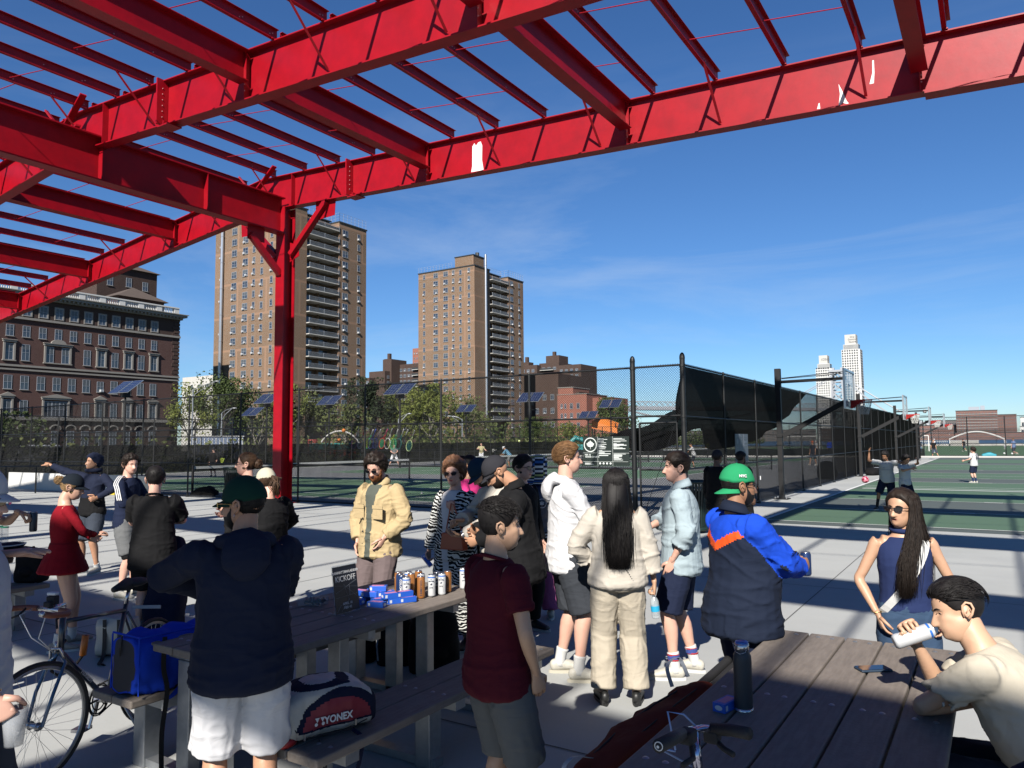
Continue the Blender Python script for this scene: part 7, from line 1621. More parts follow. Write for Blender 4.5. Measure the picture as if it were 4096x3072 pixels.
for P_ in ((wl_(-.81, 2.15, 1.03), wl_(-.80, 2.06, 1.05), wl_(-.80, 1.95, 1.065)), (wl_(-.78, 2.325, .995), wl_(-.72, 2.32, 1.005), wl_(-.655, 2.28, 1.02))): tubes(b2, 'grip', M_grip, [(P_, .0185)])
tubes(b2, 'brake_lever', M_strap, [((wl_(-.78, 2.33, .97), wl_(-.74, 2.31, .95), wl_(-.70, 2.27, .955)), .009)]); tubes(b2, 'brake_lever', M_strap, [((wl_(-.79, 2.17, 1.0), wl_(-.76, 2.1, .99), wl_(-.76, 2.02, 1.0)), .008)])
for q_ in (wl_(-.78, 2.33, .975), wl_(-.80, 2.17, 1.02)): b = MB(); b.box(q_, (.05, .045, .04)); b.build('shifter', M_strap, b2, bevel=.008)
tubes(b2, 'cable', mat('cable_blue', (.25, .35, .60), .4), [((wl_(-.85, 2.2, .96), wl_(-.88, 2.22, 1.06), wl_(-.84, 2.25, 1.05), wl_(-.80, 2.28, 1.0)), .0028), ((wl_(-.82, 2.12, .99), wl_(-.88, 2.14, .98), (.18, 0, .9)), .0028)])
b = MB(); c0 = V3(*wl_(-.80, 1.949, 1.065)); b.tube([c0+V3(-.0, .011*math.cos(a), .011*math.sin(a)) for a in [2*math.pi*i/18 for i in range(18)]], .0016, 4, close=True); b.sphere(c0+V3(-.001, .002, -.002), (.001, .004, .004), 8, 6); b.build('grip_emblem', M_inkw, b2)
b = MB(); b.sphere((-.40, 0, .92), (.13, .07, .03), 14, 8); b.build('saddle', M_rub, b2, smooth=True)
# =================== the crowd ===================
def body_cloth(n, c, **k): return cloth(n, c, **k)
c_red = cloth('dress_red', (.23, .004, .012)); c_navyh = cloth('hoodie_navy', (.013, .018, .040)); c_black = cloth('tee_black', (.009, .009, .010)); c_char = cloth('shorts_charcoal', (.045, .055, .075)); c_grey = cloth('shorts_grey', (.15, .155, .16))
c_white = cloth('cotton_white', (.62, .62, .64)); c_tan = cloth('jacket_tan', (.47, .36, .20), fold=.6); c_oliv = cloth('shirt_olive', (.09, .10, .085)); c_mauve = cloth('trousers_mauve', (.15, .115, .115)); c_cream = cloth('linen_cream', (.50, .46, .40), fold=.5); c_creamp = cloth('linen_trousers', (.44, .39, .31), fold=.5)
c_denim = cloth('denim_pale', (.34, .42, .46), fold=.6); c_jean = cloth('jeans_blue', (.035, .065, .12), fold=.6); c_jeanl = cloth('jeans_light', (.16, .24, .34)); c_navy = cloth('navy_cloth', (.012, .018, .045)); c_royal = cloth('jacket_royal', (.008, .06, .50)); c_orange = cloth('band_orange', (.70, .09, .015)); c_maroon = cloth('tee_maroon', (.085, .007, .016))
c_pink = cloth('pink_cloth', (.60, .04, .20)); c_pinkp = cloth('pink_trousers', (.36, .10, .24)); c_hot = cloth('tank_hot_pink', (.70, .06, .36)); c_teecream = cloth('tee_cream', (.52, .47, .38)); c_top = cloth('top_navy', (.018, .030, .095), fold=.15); c_sock = mat('sock_white', (.58, .58, .57), .9, bump=(150, .6, .003)); c_sockb = mat('sock_black', (.012, .012, .014), .9)
c_shoe = mat('shoe_cream', (.50, .48, .42), .6, bump=(60, .3, .004), var=(25, .5, (.36, .34, .29))); c_shoeb = mat('shoe_black', (.012, .012, .012), .5); c_shoebr = mat('boot_brown', (.05, .03, .02), .6); c_grn = cloth('cap_forest', (.007, .038, .026), fold=.15); c_grnk = cloth('cap_green', (.02, .27, .11), fold=.2); c_capb = cloth('cap_charcoal', (.028, .028, .034), fold=.15); c_capn = cloth('cap_navy_teal', (.010, .032, .060), fold=.15); c_capc = cloth('cap_cream', (.52, .49, .38), fold=.2); c_capw = cloth('cap_white', (.60, .60, .62), fold=.1)
def zebra():
    M = cloth('zebra_print', (.62, .62, .60)); n = M.node_tree; b = n.nodes['Principled BSDF']; t = n.nodes.new('ShaderNodeTexCoord'); m_ = n.nodes.new('ShaderNodeMapping'); m_.inputs['Rotation'].default_value = (.15, .25, 0); m_.inputs['Scale'].default_value = (.8, .8, 1)
    w = n.nodes.new('ShaderNodeTexWave'); w.bands_direction = 'Z'; w.inputs['Scale'].default_value = 11; w.inputs['Distortion'].default_value = 9; w.inputs['Detail'].default_value = 2; w.inputs['Detail Scale'].default_value = 1.4
    r = n.nodes.new('ShaderNodeValToRGB'); r.color_ramp.interpolation = 'CONSTANT'; r.color_ramp.elements[0].color = (.007, .007, .008, 1); r.color_ramp.elements[1].position = .66; r.color_ramp.elements[1].color = (.48, .48, .46, 1)
    n.links.new(t.outputs['Object'], m_.inputs[0]); n.links.new(m_.outputs[0], w.inputs['Vector']); n.links.new(w.outputs['Fac'], r.inputs[0]); n.links.new(r.outputs[0], b.inputs['Base Color']); return M
c_zebra = zebra()
FOLD = ((.0, .25, 1.12), (1, -.4, -.2)); FOLDL = ((-.0, .27, 1.10), (-1, -.4, -.2))
POCK = lambda s: ((s*.185, .10, .93), (s, -.55, .1))
def opened(w=.05, zt=9):    # jacket open in front showing index 1
    def f(p, q):
        c = q.s; l = (Vector(p)-q.tp(0, 0, 0)); return 1 if (p[1] > .02 and abs(p[0]+.0*c) < w*c and True) else 0
    return f
def stripe3(q, S_, m_, t_end=.95, off=.074):
    A, E, Wr = q.arms[S_]; b = MB(); s = q.s
    for k in (-1, 0, 1):
        P = [q.tp(S_*.085, -.005+k*.022, .533), A+V3(-S_*.03, k*.024, .078)*s]
        for t in (.12, .35, .6, .8, t_end): d = (E-A).normalized(); o = V3(S_, 0, .12); o = (o-d*o.dot(d)).normalized(); P.append(A.lerp(E, t)+o*(off-.012*t)*s+V3(0, k*.024, 0)*s)
        b.tube([Vector(x) for x in catmull([list(x) for x in P], 3)], .0075*s, 5)
    return b.build('sleeve_stripes', m_, q.root, smooth=True)
# P2 woman in red
q = person('person in red long-sleeved mini dress and black cap with folded arms', -7.42, 3.72, 1.60, -52, dict(m=c_red, sl=1.9, off=.012, soff=.008, amp=.004, boxy=.1, z0=-.05, z1=.50), dict(m=c_red, skirt=(.13, -.16, .075), amp=.006, name='skirt', sc=4), sk='light', hair='blond', det=2, fem=1, style='bun', bun=(0, -.135, .045), bunr=.038, bunm=1.25, hyaw=-18, hpitch=14,
    armR=((.06, .27, 1.13), (1, -.35, -.1)), armL=((.08, .25, 1.10), (-1, -.3, -.1)), handR=dict(D=(-.3, .9, .25), N=(0, 0, -1), curl=(.5, .6, .6, .6)), socks=c_sock, sockh=.22, legw=1.14, shoes=mat('sandal_beige', (.35, .30, .25), .7), legR=((.13, -.05, .085), (0, 1, 0), (.2, 1)), legL=((-.14, .12, .085), (0, 1, 0), (-.2, 1)), hat=dict(m_=cloth('cap_ink', (.008, .013, .020), fold=.1)))
# P3 hooded man
q = person('person in navy hoodie with hood up stretching one arm sideways, charcoal shorts', -11.4, 6.1, 1.75, 165, dict(m=[c_navyh, c_black], sl=1.92, off=.035, soff=.022, amp=.008, fn=lambda p, q: 1 if p[2] < 1.12*q.s else 0), dict(m=c_char, t=.98, off=.04, flare=.03), sk='tan', hair='black', det=1, style='none', mouth='smile', hyaw=-22, hpitch=-6,
    armR=((.74, .12, 1.62), (0, -.5, -1)), armL=((-.20, .12, 1.12), (-1, -.2, 0)), handL=dict(D=(.3, .8, -.2), N=(1, 0, 0), curl=(1, 1, 1, 1)), handR=dict(D=(1, 0, .4), N=(0, 0, -1), curl=(1.2, 1.2, 1.2, 1.2)), shoes=c_shoe, socks=c_sock, sockh=.15)
b = MB(); hair_shell(b, 'f', .030, lump=.01, top=1.15, back=1.2); b.v = [tuple(q.H4 @ Vector(p)) for p in b.v]; hd = b.build('hood', c_navyh, q.root, smooth=True); q.ring('hood_neck', c_navyh, .03, .088, .088, .034)
# P4 striped man
q = person('person in navy training top with three white shoulder stripes and grey shorts', -9.2, 5.36, 1.76, -92, dict(m=c_navy, sl=1.9, off=.022, soff=.016, amp=.006), dict(m=c_grey, t=.88, off=.028, flare=.01), sk='fair', hair='dark', det=1, style='curly', hth=.014, hyaw=-34, hpitch=6, armR=((.08, .24, 1.12), (1, -.5, 0)), armL=((.0, .27, 1.10), (-1, -.3, 0)), socks=c_sock, sockh=.2, shoes=c_shoe, handR='none')
stripe3(q, 1, M_inkw)
b = MB(); [q.leg_cloth(b, S_, 1.0, .012) for S_ in (1, -1)]; garment(q.root, 'under_shorts', b, [c_black], .014, .002)
# P5 black tee back view
q = person('person in oversized black t-shirt seen from behind, behind the bicycle saddle', -6.95, 4.32, 1.655, 12, dict(m=c_black, z0=-.20, sl=.78, off=.055, soff=.05, flare=.02, amp=.008, boxy=1), dict(m=c_black, t=.9, off=.05, flare=.03), sk='fair', hair='black', det=2, style='short', hth=.016, armR=((.03, .28, 1.17), (1, -.3, -.2)), armL=((-.02, .27, 1.15), (-1, -.3, -.2)), hyaw=14, hdir='back', socks=c_sock, shoes=c_shoe, collar=c_black)
# P6
q = person('person in hot pink tank top and brown sunglasses, smiling', -6.72, 5.22, 1.79, 88, dict(m=c_hot, sl=0, off=.012, amp=.003, z1=.49), dict(m=c_black, t=.9, off=.02), sk='fair', hair='brown', det=2, fem=1, style='bun', bun=(0, -.115, .01), bunr=.05, mouth='smile', glasses='way', hyaw=8, hpitch=-4, armR=((.04, .24, 1.13), (1, -.3, 0)), armL=((.05, .26, 1.16), (-1, -.3, 0)), shoes=c_shoe, armw=1.1)
# P7
q = person('person in cream cap and black puffer jacket mostly hidden behind the dark green cap', -5.64, 4.62, 1.645, 50, dict(m=c_black, sl=1.9, off=.07, soff=.055, amp=.014, sc=8, squash=(.3, .3, 3)), dict(m=c_black, t=1.95, off=.02), sk='fair', hair='brown', det=2, fem=1, style='pony', hpitch=12, armR=((.12, .22, 1.12), (1, -.2, .1)), armL=((-.1, .26, 1.12), (-1, -.2, .1)), hat=dict(m_=c_capc), shoes=c_shoeb)
# P8 green cap man
q = person('person in forest green cap, navy hoodie and white shorts standing at the near bench end', -2.93, 2.27, 1.715, 22, dict(m=c_navyh, z0=-.12, sl=1.93, off=.052, soff=.042, flare=.012, amp=.011, boxy=1), dict(m=c_white, t=.95, off=.06, flare=.05, amp=.010), sk='tan', hair='black', det=2, style='short', hth=.004, htop=1, beard=.0015, hyaw=56, hpitch=2, mouth='open', bw=1.06, hood=c_navyh, glasses='way', frame=M_gold,
    armR=((-.05, .26, 1.22), (1, .1, -.3)), armL=((-.14, .30, 1.20), (-1, .35, -.05)), hat=dict(m_=c_grn, tilt=-4), shoes=c_shoe, socks=c_sock)
b = MB(); X = q.H4; b.tube([X @ V3(-.088, -.012, -.042+.009*math.sin(a))+V3(0, .009*math.cos(a), 0) for a in [2*math.pi*i/12 for i in range(12)]], .0014, 5, close=True); b.build('earring', M_silver, q.root)
# P9 tan jacket
q = person('person in open tan jacket and dark sunglasses looking down, hands in pockets', -5.0, 5.41, 1.775, 148, dict(m=[c_tan, c_oliv], z0=-.13, sl=1.88, off=.058, soff=.045, flare=.014, amp=.012, boxy=1, fn=lambda p, q: 1 if (p[1] > .03 and abs(p[0]-.0) < (.030+.055*max(0, (p[2]/q.s-1.15)/.35))) else 0), dict(m=c_mauve, t=1.97, off=.03, flare=.01, name='trousers', amp=.006), sk='fair', hair='dark', det=2, style='curly', hth=.024, beard=.012, beardm='ginger', glasses='way', hyaw=14, hpitch=20,
    armR=POCK(1), armL=((-.16, .12, .99), (-1, -.5, .1)), handR=dict(D=(-.2, .2, -1), N=(-1, 0, 0)), handL=dict(D=(.3, .3, -.9), N=(1, 0, 0)), shirtcollar=c_tan, shoes=c_shoebr, sole=c_shoeb, legR=((.14, .04, .085), (0, 1, 0), (.4, 1)), legL=((-.16, .10, .085), (0, 1, 0), (-.3, 1)))
b = MB()
for z in (1.28, 1.16, 1.04, .93, .84): b.sphere((.066*q.s, (.165 if z < 1.2 else .158)*q.s, z*q.s), .008, 8, 6)
b.build('buttons', c_shoeb, q.root)
for S_ in (1, -1): b = MB(); b.box((S_*.115, .162, 1.22*1.01), (.12, .006, .12)); b.box((S_*.115, .168, 1.285), (.125, .006, .035)); b.build('chest_pocket', c_tan, q.root, bevel=.003)
# P10 zebra
q = person('person in zebra print coat, tortoise sunglasses and curly auburn hair, holding a small carton', -4.3, 5.68, 1.705, 152, dict(m=[c_zebra, c_white], z0=-.1, coat=-.50, sl=1.92, off=.042, soff=.036, flare=.015, amp=.007, boxy=.9, name='coat', fn=lambda p, q: 1 if (p[1] > .02 and abs(p[0]-.02*q.s) < (.035 if p[2] < 1.2*q.s else .035+.06*(p[2]/q.s-1.2)/.3)) else 0), dict(m=c_zebra, t=1.8, off=.04, flare=.06, name='trousers'), sk='fair', hair='auburn', det=2, fem=1, style='curly', hth=.034, redlip=1, glasses='cat', hyaw=10, hpitch=2,
    armR=((.27, .07, .86), (1, -.6, 0)), armL=((-.10, .20, 1.30), (-1, -.3, -.5)), handR=dict(D=(0, .25, -1), N=(-1, .2, 0), curl=(.8, .85, .9, .9), thumb=.6), handL=dict(D=(.25, .3, 1), N=(.2, -1, 0), curl=(1.1, 1.2, 1.2, 1.2), thumb=.6), shoes=c_shoeb)
def at_local(q, v): return q.root.matrix_basis @ Vector(v)
def wloc(q, v):   # person-local (metres, already scaled) to world
    r = q.root; return Matrix.Translation(r.location) @ Euler(r.rotation_euler).to_matrix().to_4x4() @ Vector(v)
w = wloc(q, q.arms[1][2]+V3(.0, .06, -.10)); o = bbox(w, 0, 'blue and pink carton held low by the woman in the zebra coat'); o.rotation_euler = (R(-30), R(50), R(20))
w = wloc(q, V3(-.13, .235, 1.0)); t = T('handbag', 'orange-red leather handbag held against the zebra coat', 'handbag', w, q.root.rotation_euler[2]+R(-4)); b = MB(); b.prism([(-.13, 0), (.13, 0), (.11, .15), (-.11, .15)], -.04, .04, M=Matrix.Translation((0, 0, -.08)) @ Matrix.Rotation(R(90), 4, 'X')); b.build('bag_body', mat('leather_orange', (.36, .055, .015), .35, bump=(70, .6, .004)), t, bevel=.01)
b = MB(); b.tube([(-.09, 0, .07), (-.05, .0, .20), (.0, 0, .32), (.03, -.0, .33), (.09, 0, .07)], .006, 6); b.build('strap', mat('leather_orange', (0, 0, 0)), t)
# P11 girl behind
person('person with dark bun and pink sleeves standing behind the navy cap', -5.36, 7.35, 1.72, -112, dict(m=c_pink, sl=1.5, off=.02, amp=.005), dict(m=c_black, t=1.9, off=.01), sk='tan', hair='black', det=1, fem=1, style='bun', bun=(0, -.12, .06), bunr=.055, glasses='way', hyaw=0, armR=((.08, .25, 1.15), (1, -.3, 0)), armL=((-.02, .25, 1.13), (-1, -.3, 0)), shoes=c_shoe)
# P12
q = person('person in white jacket and navy teal cap bending over a phone, silver watch', -3.75, 5.62, 1.78, 112, dict(m=c_cream, z0=-.15, sl=1.85, off=.055, soff=.04, flare=.015, amp=.011, boxy=1), dict(m=c_jeanl, t=1.95, off=.02, name='jeans'), sk='olive', hair='dark', det=2, style='short', beard=.004, hyaw=6, hpitch=38, lean=6, hat=dict(m_=c_capn), armR=((.03, .36, 1.18), (1, -.5, -.2)), armL=((-.07, .38, 1.06), (-1, -.5, -.3)), handR=dict(D=(-.3, 1, 0), N=(-.4, 0, -1), curl=(1.1, 1.2, 1.2, 1.2), thumb=.7), handL=dict(D=(.2, 1, .1), N=(0, 0, 1), curl=(.35, .4, .45, .5), thumb=.3), shoes=c_shoe)
def watch(q, S_, m_=M_silver, band=None, t=.93, r=.032):
    A, E, Wr = q.arms[S_]; d = (Wr-E).normalized(); c = E.lerp(Wr, t); u = d.orthogonal().normalized(); v = d.cross(u); b = MB()
    for k in (-.007, 0, .007): b.tube([c+d*k+(u*math.cos(a)+v*math.sin(a)*.9)*r*q.s for a in [2*math.pi*i/20 for i in range(20)]], .005, 5, close=True)
    o = b.build('watch_strap', band or m_, q.root, smooth=True); b = MB(); n_ = V3(0, -.3, 1); n_ = (n_-d*n_.dot(d)).normalized(); M = frameM(c+n_*r*q.s, d, d.cross(n_)); b.box((0, 0, 0), (.034, .030, .010), M=M); w_ = b.build('watch_case', m_, q.root, bevel=.002); return o
watch(q, -1)
# P13
q = person('person in charcoal cap, black zip jacket, glasses and black shorts looking down', -3.20, 5.05, 1.80, 96, dict(m=c_black, z0=-.14, sl=1.9, off=.052, soff=.04, amp=.010, boxy=1), dict(m=c_black, t=1.0, off=.06, flare=.04), sk='tan', hair='dark', det=2, style='none', beard=.0025, hyaw=2, hpitch=34, lean=5, bw=1.08, belly=.6, glasses='way', hat=dict(m_=c_capb), armR=((.03, .33, 1.15), (1, -.5, -.2)), armL=((-.12, .32, 1.10), (-1, -.6, -.3)), shirtcollar=c_black, shoes=c_shoe, socks=c_sockb, sockh=.4)
M = q.H4; tt = text('N', .02, M @ Matrix.Translation((-.05, .085, .075)) @ Matrix.Rotation(R(90), 4, 'X') @ Matrix.Rotation(R(-30), 4, 'Y'), M_inkw, q.root, ext=.001) if False else None
# P14
person('person with short swept black hair, black sunglasses and red neckerchief', -4.06, 6.47, 1.735, -138, dict(m=c_black, sl=1.9, off=.03, amp=.006), dict(m=c_black, t=1.9, off=.02), sk='fair', hair='black', det=2, fem=1, style='swept', glasses='way', redlip=1, hyaw=8, hpitch=4, collar=cloth('neckerchief_red', (.6, .03, .015)), shoes=c_shoeb)
# P15
q = person('person in navy satin jacket with large white lettering and pink trousers', -4.17, 6.98, 1.70, 10, dict(m=[mat('satin_navy', (.010, .014, .05), .3, bump=(14, .5, .02)), M_inkw, c_black], z0=-.06, sl=1.9, off=.055, soff=.05, amp=.009, boxy=1, fn=lambda p, q: (1 if (abs(p[2]-.935*q.s) < .010 or abs(p[2]-.905*q.s) < .010) else 2 if p[2] < .955*q.s else 0) if math.hypot(p[0], p[1]) < .26 else 0), dict(m=c_pinkp, t=1.95, off=.045, flare=.03, name='trousers', amp=.007), sk='fair', hair='dark', det=1, style='none', shoes=c_shoe)
b = MB(); v = []; n = 26; rows = [(.145, .100, .128), (.115, .098, .140), (.04, .100, .136), (-.03, .098, .128), (-.09, .105, .125), (-.13, .125, .125), (-.16, .14, .12)]
rows = [(.158, .02, .02), (.150, .06, .07)]+rows; rows = catmull([list(r_) for r_ in rows], 3)
for z, rx, ry in rows: v += [(rx*math.cos(2*math.pi*j/n), -.012+ry*math.sin(2*math.pi*j/n)*.92, z) for j in range(n)]
v = [q.H4 @ Vector(p) for p in v]; f = [(i*n+j, i*n+(j+1) % n, (i+1)*n+(j+1) % n, (i+1)*n+j) for i in range(len(rows)-1) for j in range(n)]; b.add(v, f)
def scarf_i(i, j): k = i+(1 if 4 < j % n < 22 else 0)*abs((j % n)-13)*.25; return [0, 3, 0, 1, 0, 1, 0, 2, 0, 1][int(k) % 10]
b.m = [scarf_i(i, j) for i in range(len(rows)-1) for j in range(n)]; b.build('hood_scarf', [c_navyh, M_inkw, cloth('scarf_lime', (.42, .48, .18)), cloth('scarf_blue', (.03, .12, .38))], q.root, smooth=True, fixn=True)
LB = lambda x, z: Matrix.Translation(q.tp(x, -.172, z)) @ Matrix.Rotation(R(90), 4, 'X')
text('B', .115, LB(-.105, .33), M_inkw, q.root, ext=.004, bold=.003); text('A', .115, LB(.10, .33), M_inkw, q.root, ext=.004, bold=.003); text('B', .095, LB(-.105, .33) @ Matrix.Translation((0, 0, .002)), c_navyh, q.root, ext=.004); text('A', .095, LB(.10, .33) @ Matrix.Translation((0, 0, .002)), c_navyh, q.root, ext=.004)
b = MB(); MM = LB(0, .33); b.tube([MM @ V3(.046*math.cos(a), .046*math.sin(a), .006) for a in [2*math.pi*i/24 for i in range(24)]], .0035, 5, close=True)
for a in (-80, -40, 0, 40, 80): d = V3(math.sin(R(a)), math.cos(R(a)), 0); s_ = V3(d.y, -d.x, 0); L_ = .040 if abs(a) < 50 else .026; b.add([MM @ (V3(0, -.012, .006)), MM @ (V3(0, -.012, .006)+d*L_*.5+s_*.006), MM @ (V3(0, -.012, .006)+d*L_), MM @ (V3(0, -.012, .006)+d*L_*.5-s_*.006)], [(0, 3, 2, 1)])
b.tube([MM @ V3(0, -.012, .006), MM @ V3(0, -.036, .006)], .002, 4); b.build('leaf_emblem', M_inkw, q.root)
# P16
q = person('tall person in white hooded top and dark grey shorts smiling, swept sandy hair', -2.98, 5.43, 1.865, -84, dict(m=c_white, z0=-.14, sl=1.95, off=.036, soff=.026, amp=.011, boxy=.9, flare=.012), dict(m=cloth('shorts_slate', (.040, .045, .055)), t=.97, off=.045, flare=.035), sk='fair', hair='sandy', det=2, style='swept', mouth='smile', hyaw=-4, hpitch=0, armR=((.08, .37, 1.10), (.7, -.9, -.3)), armL=((-.05, .36, 1.08), (-1, -.6, -.2)), handR=dict(D=(-.1, 1, .25), N=(-1, 0, .1), curl=(.5, .55, .6, .7), thumb=.6), hood=c_white, socks=c_sock, sockh=.24, shoes=c_shoe, sole=mat('sole_gum', (.45, .42, .34), .7), legR=((.13, .05, .085), (0, 1, 0), (.05, 1)), legL=((-.12, -.05, .085), (0, 1, 0), (.0, 1)), legw=1.05)
q.ring('necklace', M_gold, .005, .068, .066, .003, -.012)
w = wloc(q, q.arms[1][2]+V3(-.06, .09, .0)); t = T('phone', 'dark phone held in front of the white hooded top', 'phone', w, R(20)); t.rotation_euler = (R(-40), R(15), R(30)); b = MB(); b.box((0, 0, 0), (.075, .15, .009)); b.build('case', M_lens, t, bevel=.003); b = MB(); b.box((0, 0, .0052), (.068, .14, .001)); b.build('screen', M_glass, t)
# P17
q = person('person in cream linen shirt and wide trousers seen from behind, long black hair', -2.37, 5.08, 1.665, -4, dict(m=c_cream, z0=-.05, sl=1.62, off=.055, soff=.055, cuff=.02, flare=.02, amp=.009, boxy=1), dict(m=c_creamp, t=1.93, off=.03, flare=.055, name='trousers', amp=.008, squash=(2.4, 2.4, .7)), sk='olive', hair='black', det=2, fem=1, style='long', backhair=True, hlen=.44, hpitch=4, armR=((.29, .02, .84), (1, -.3, 0)), armL=((-.20, .16, 1.00), (-1, -.5, 0)), handR=dict(D=(0, .1, -1), N=(-1, .2, 0), curl=(1.0, 1.1, 1.15, 1.2), thumb=.7), shoes=c_shoeb, sole=c_shoeb)
for S_ in (1, -1): b = MB(); A = q.legs[S_][2]; b.cyl((A.x, A.y-.035, 0), .028, .08, 12); b.build('heel', c_shoeb, q.root)
b = MB(); P = [q.tp(.10, -.16, .0), q.tp(.03, -.178, .12), q.tp(-.04, -.182, .28), q.tp(-.09, -.15, .42)]; P = [P[i//8].lerp(P[min(i//8+1, 3)], (i % 8)/8) for i in range(25)]; [b.sphere(p, .0055, 6, 4) for p in P]; b.build('bag_cord', c_shoeb, q.root)
w = wloc(q, q.arms[1][2]+V3(-.005, .02, -.10)); t = T('water_bottle', 'small clear water bottle with blue label hanging from the cream-clad woman', 'bottle', w, 0); t.rotation_euler = (R(4), R(-4), 0)
b = MB(); b.lathe([(.0, -.155), (.026, -.155), (.031, -.148), (.030, -.10), (.031, -.06), (.031, -.035), (.022, -.012), (.012, .0), (.012, .012)], n=22); b.build('bottle_body', mat('clear_plastic', (.55, .62, .66), .08, alpha=.42), t, smooth=True); b = MB(); b.lathe([(.0316, -.105), (.0316, -.065)], n=22); b.build('label', mat('label_cyan', (.02, .35, .60), .5), t, smooth=True); b = MB(); b.cyl((0, 0, .012), .013, .014, 14); b.build('cap', M_inkw, t)
# P18
q = person('person in pale denim shirt and navy shorts with a hand in the pocket', -2.2, 5.93, 1.775, 74, dict(m=c_denim, z0=-.12, sl=1.42, off=.045, soff=.04, cuff=.014, flare=.01, amp=.011, boxy=1), dict(m=c_navy, t=.93, off=.05, flare=.045), sk='fair', hair='dark', det=2, style='short', hth=.015, mouth='smile', hyaw=12, hpitch=0, armL=((-.20, .06, .92), (-.6, -1, 0)), armR=((.12, .3, 1.12), (1, -.5, 0)), handL=dict(D=(.1, .3, -1), N=(1, 0, 0)), shirtcollar=c_denim, socks=c_sock, sockh=.3, shoes=c_shoe, legL=((-.12, .06, .085), (0, 1, 0), (-.1, 1)), legR=((.12, -.08, .085), (0, 1, 0), (.2, 1)))
b = MB(); X = q.H4; b.tube([X @ V3(-.026, .088, -.050), X @ V3(-.012, .101, -.044), X @ V3(0, .105, -.043), X @ V3(.012, .101, -.044), X @ V3(.026, .088, -.050)], [.003, .006, .006, .006, .003], 6); b.build('moustache', HM['dark'], q.root)
for S_ in (1, -1):
    A, K_, An = None, q.legs[S_][1], q.legs[S_][2]
    for t_, m_ in ((.26, mat('sock_red', (.35, .02, .03), .9)), (.215, mat('sock_blue', (.03, .06, .25), .9)), (.17, MATS['sock_red'])):
        c_ = An.lerp(K_, t_); b = MB(); b.tube([c_-V3(0, 0, .006 if m_.name != 'sock_blue' else .018), c_+V3(0, 0, .006 if m_.name != 'sock_blue' else .018)], .0475*q.s, 14); b.build('sock_stripe', m_, q.root)
# P19
c_nvj = cloth('jacket_navy', (.010, .016, .035))
def j19(p, q):
    x, y, z = p[0]/q.s, p[1]/q.s, p[2]/q.s; arm = 0; P_ = Vector(p)
    for k in (1, -1):
        A, E, Wr = q.arms[k]
        for a_, b_ in ((A, E), (E, Wr)): t_ = max(0, min(1, (P_-a_).dot(b_-a_)/(b_-a_).length_squared)); arm = arm or ((P_-a_.lerp(b_, t_)).length < .092*q.s and (abs(x) > .20 or y > .17 or z > 1.36))
    if arm: return 1
    if z > 1.47: return 0
    lim = 1.25+.10*abs(x)/.2
    if z > lim+.055: return 1
    if z > lim: return 2
    return 0
q = person('person in green backwards cap and royal blue, orange and navy jacket holding a can', -1.33, 4.52, 1.72, -76, dict(m=[c_nvj, c_royal, c_orange], z0=-.16, sl=1.86, off=.058, soff=.048, flare=.016, amp=.012, boxy=1, fn=j19), dict(m=c_navy, t=1.95, off=.03, name='trousers'), sk='brown', hair='black', det=2, style='short', hth=.008, beard=.0025, glasses='way', hyaw=-6, hpitch=2, bw=1.1, belly=.8, armR=((.06, .38, 1.13), (1, -.75, -.35)), armL=((-.08, .36, 1.14), (-1, -.5, -.2)), handR=dict(D=(-.35, .9, .25), N=(-.9, -.35, 0), curl=(1.0, 1.05, 1.1, 1.15), thumb=.8), hat=dict(m_=c_grnk, back=True, tilt=8), shirtcollar=c_nvj, shoes=c_shoeb)
X = q.H4; text('NYC', .022, X @ Matrix.Translation((.090, -.02, .062)) @ Matrix.Rotation(R(90), 4, 'Z') @ Matrix.Rotation(R(80), 4, 'X'), M_inkw, q.root, ext=.002, bold=.0008)
b = MB(); b.box((0, 0, 0), (.030, .004, .022), M=X @ Matrix.Translation((.04, .112, .052)) @ Matrix.Rotation(R(-20), 4, 'Z')); b.build('cap_tag', M_inkw, q.root)
w = wloc(q, q.arms[1][2]+V3(-.055, .085, -.055)); can_(w, 'navy', 'dark blue drink can in the hand of the person in the green cap', rot=0, words=False, h=.14, r=.031)
# P20
q = person('person in sleeveless navy top and jeans with long dark hair and sunglasses', -.50, 5.07, 1.565, 168, dict(m=c_top, z0=.04, z1=.50, sl=0, off=.012, amp=.003, boxy=.25, name='top'), dict(m=c_jean, t=1.95, off=.014, flare=.01, name='jeans', amp=.005), sk='olive', hair='dark', det=2, fem=1, style='long', hfront=-2, hlen=.36, mouth='open', glasses='cat', hyaw=-44, hpitch=0, armR=((.20, .10, .95), (1, -.7, 0)), armL=((-.20, .10, .95), (-1, -.7, 0)), handR=dict(D=(-.25, .2, -1), N=(-1, 0, 0)), handL=dict(D=(.25, .2, -1), N=(1, 0, 0)), shoes=c_shoe, bw=1.0)
q.ring('collar', c_top, .012, .066, .064, .017, -.01)
ribbon(q.root, [q.tp(-.14, -.02, .51), q.tp(-.11, .085, .46), q.tp(-.045, .142, .34), q.tp(.06, .142, .18), q.tp(.16, .085, .04), q.tp(.175, -.02, -.02)], .045, c_sock, name='bag_strap', side=(1, 0, .8), th=.004)
b = MB(); b.tube([(q.arms[1][1].lerp(q.arms[1][2], .9))+V3(.03*math.cos(a), .03*math.sin(a), 0) for a in [2*math.pi*i/16 for i in range(16)]], .0025, 5, close=True); b.build('bracelet', M_gold, q.root); watch(q, -1, M_gold)
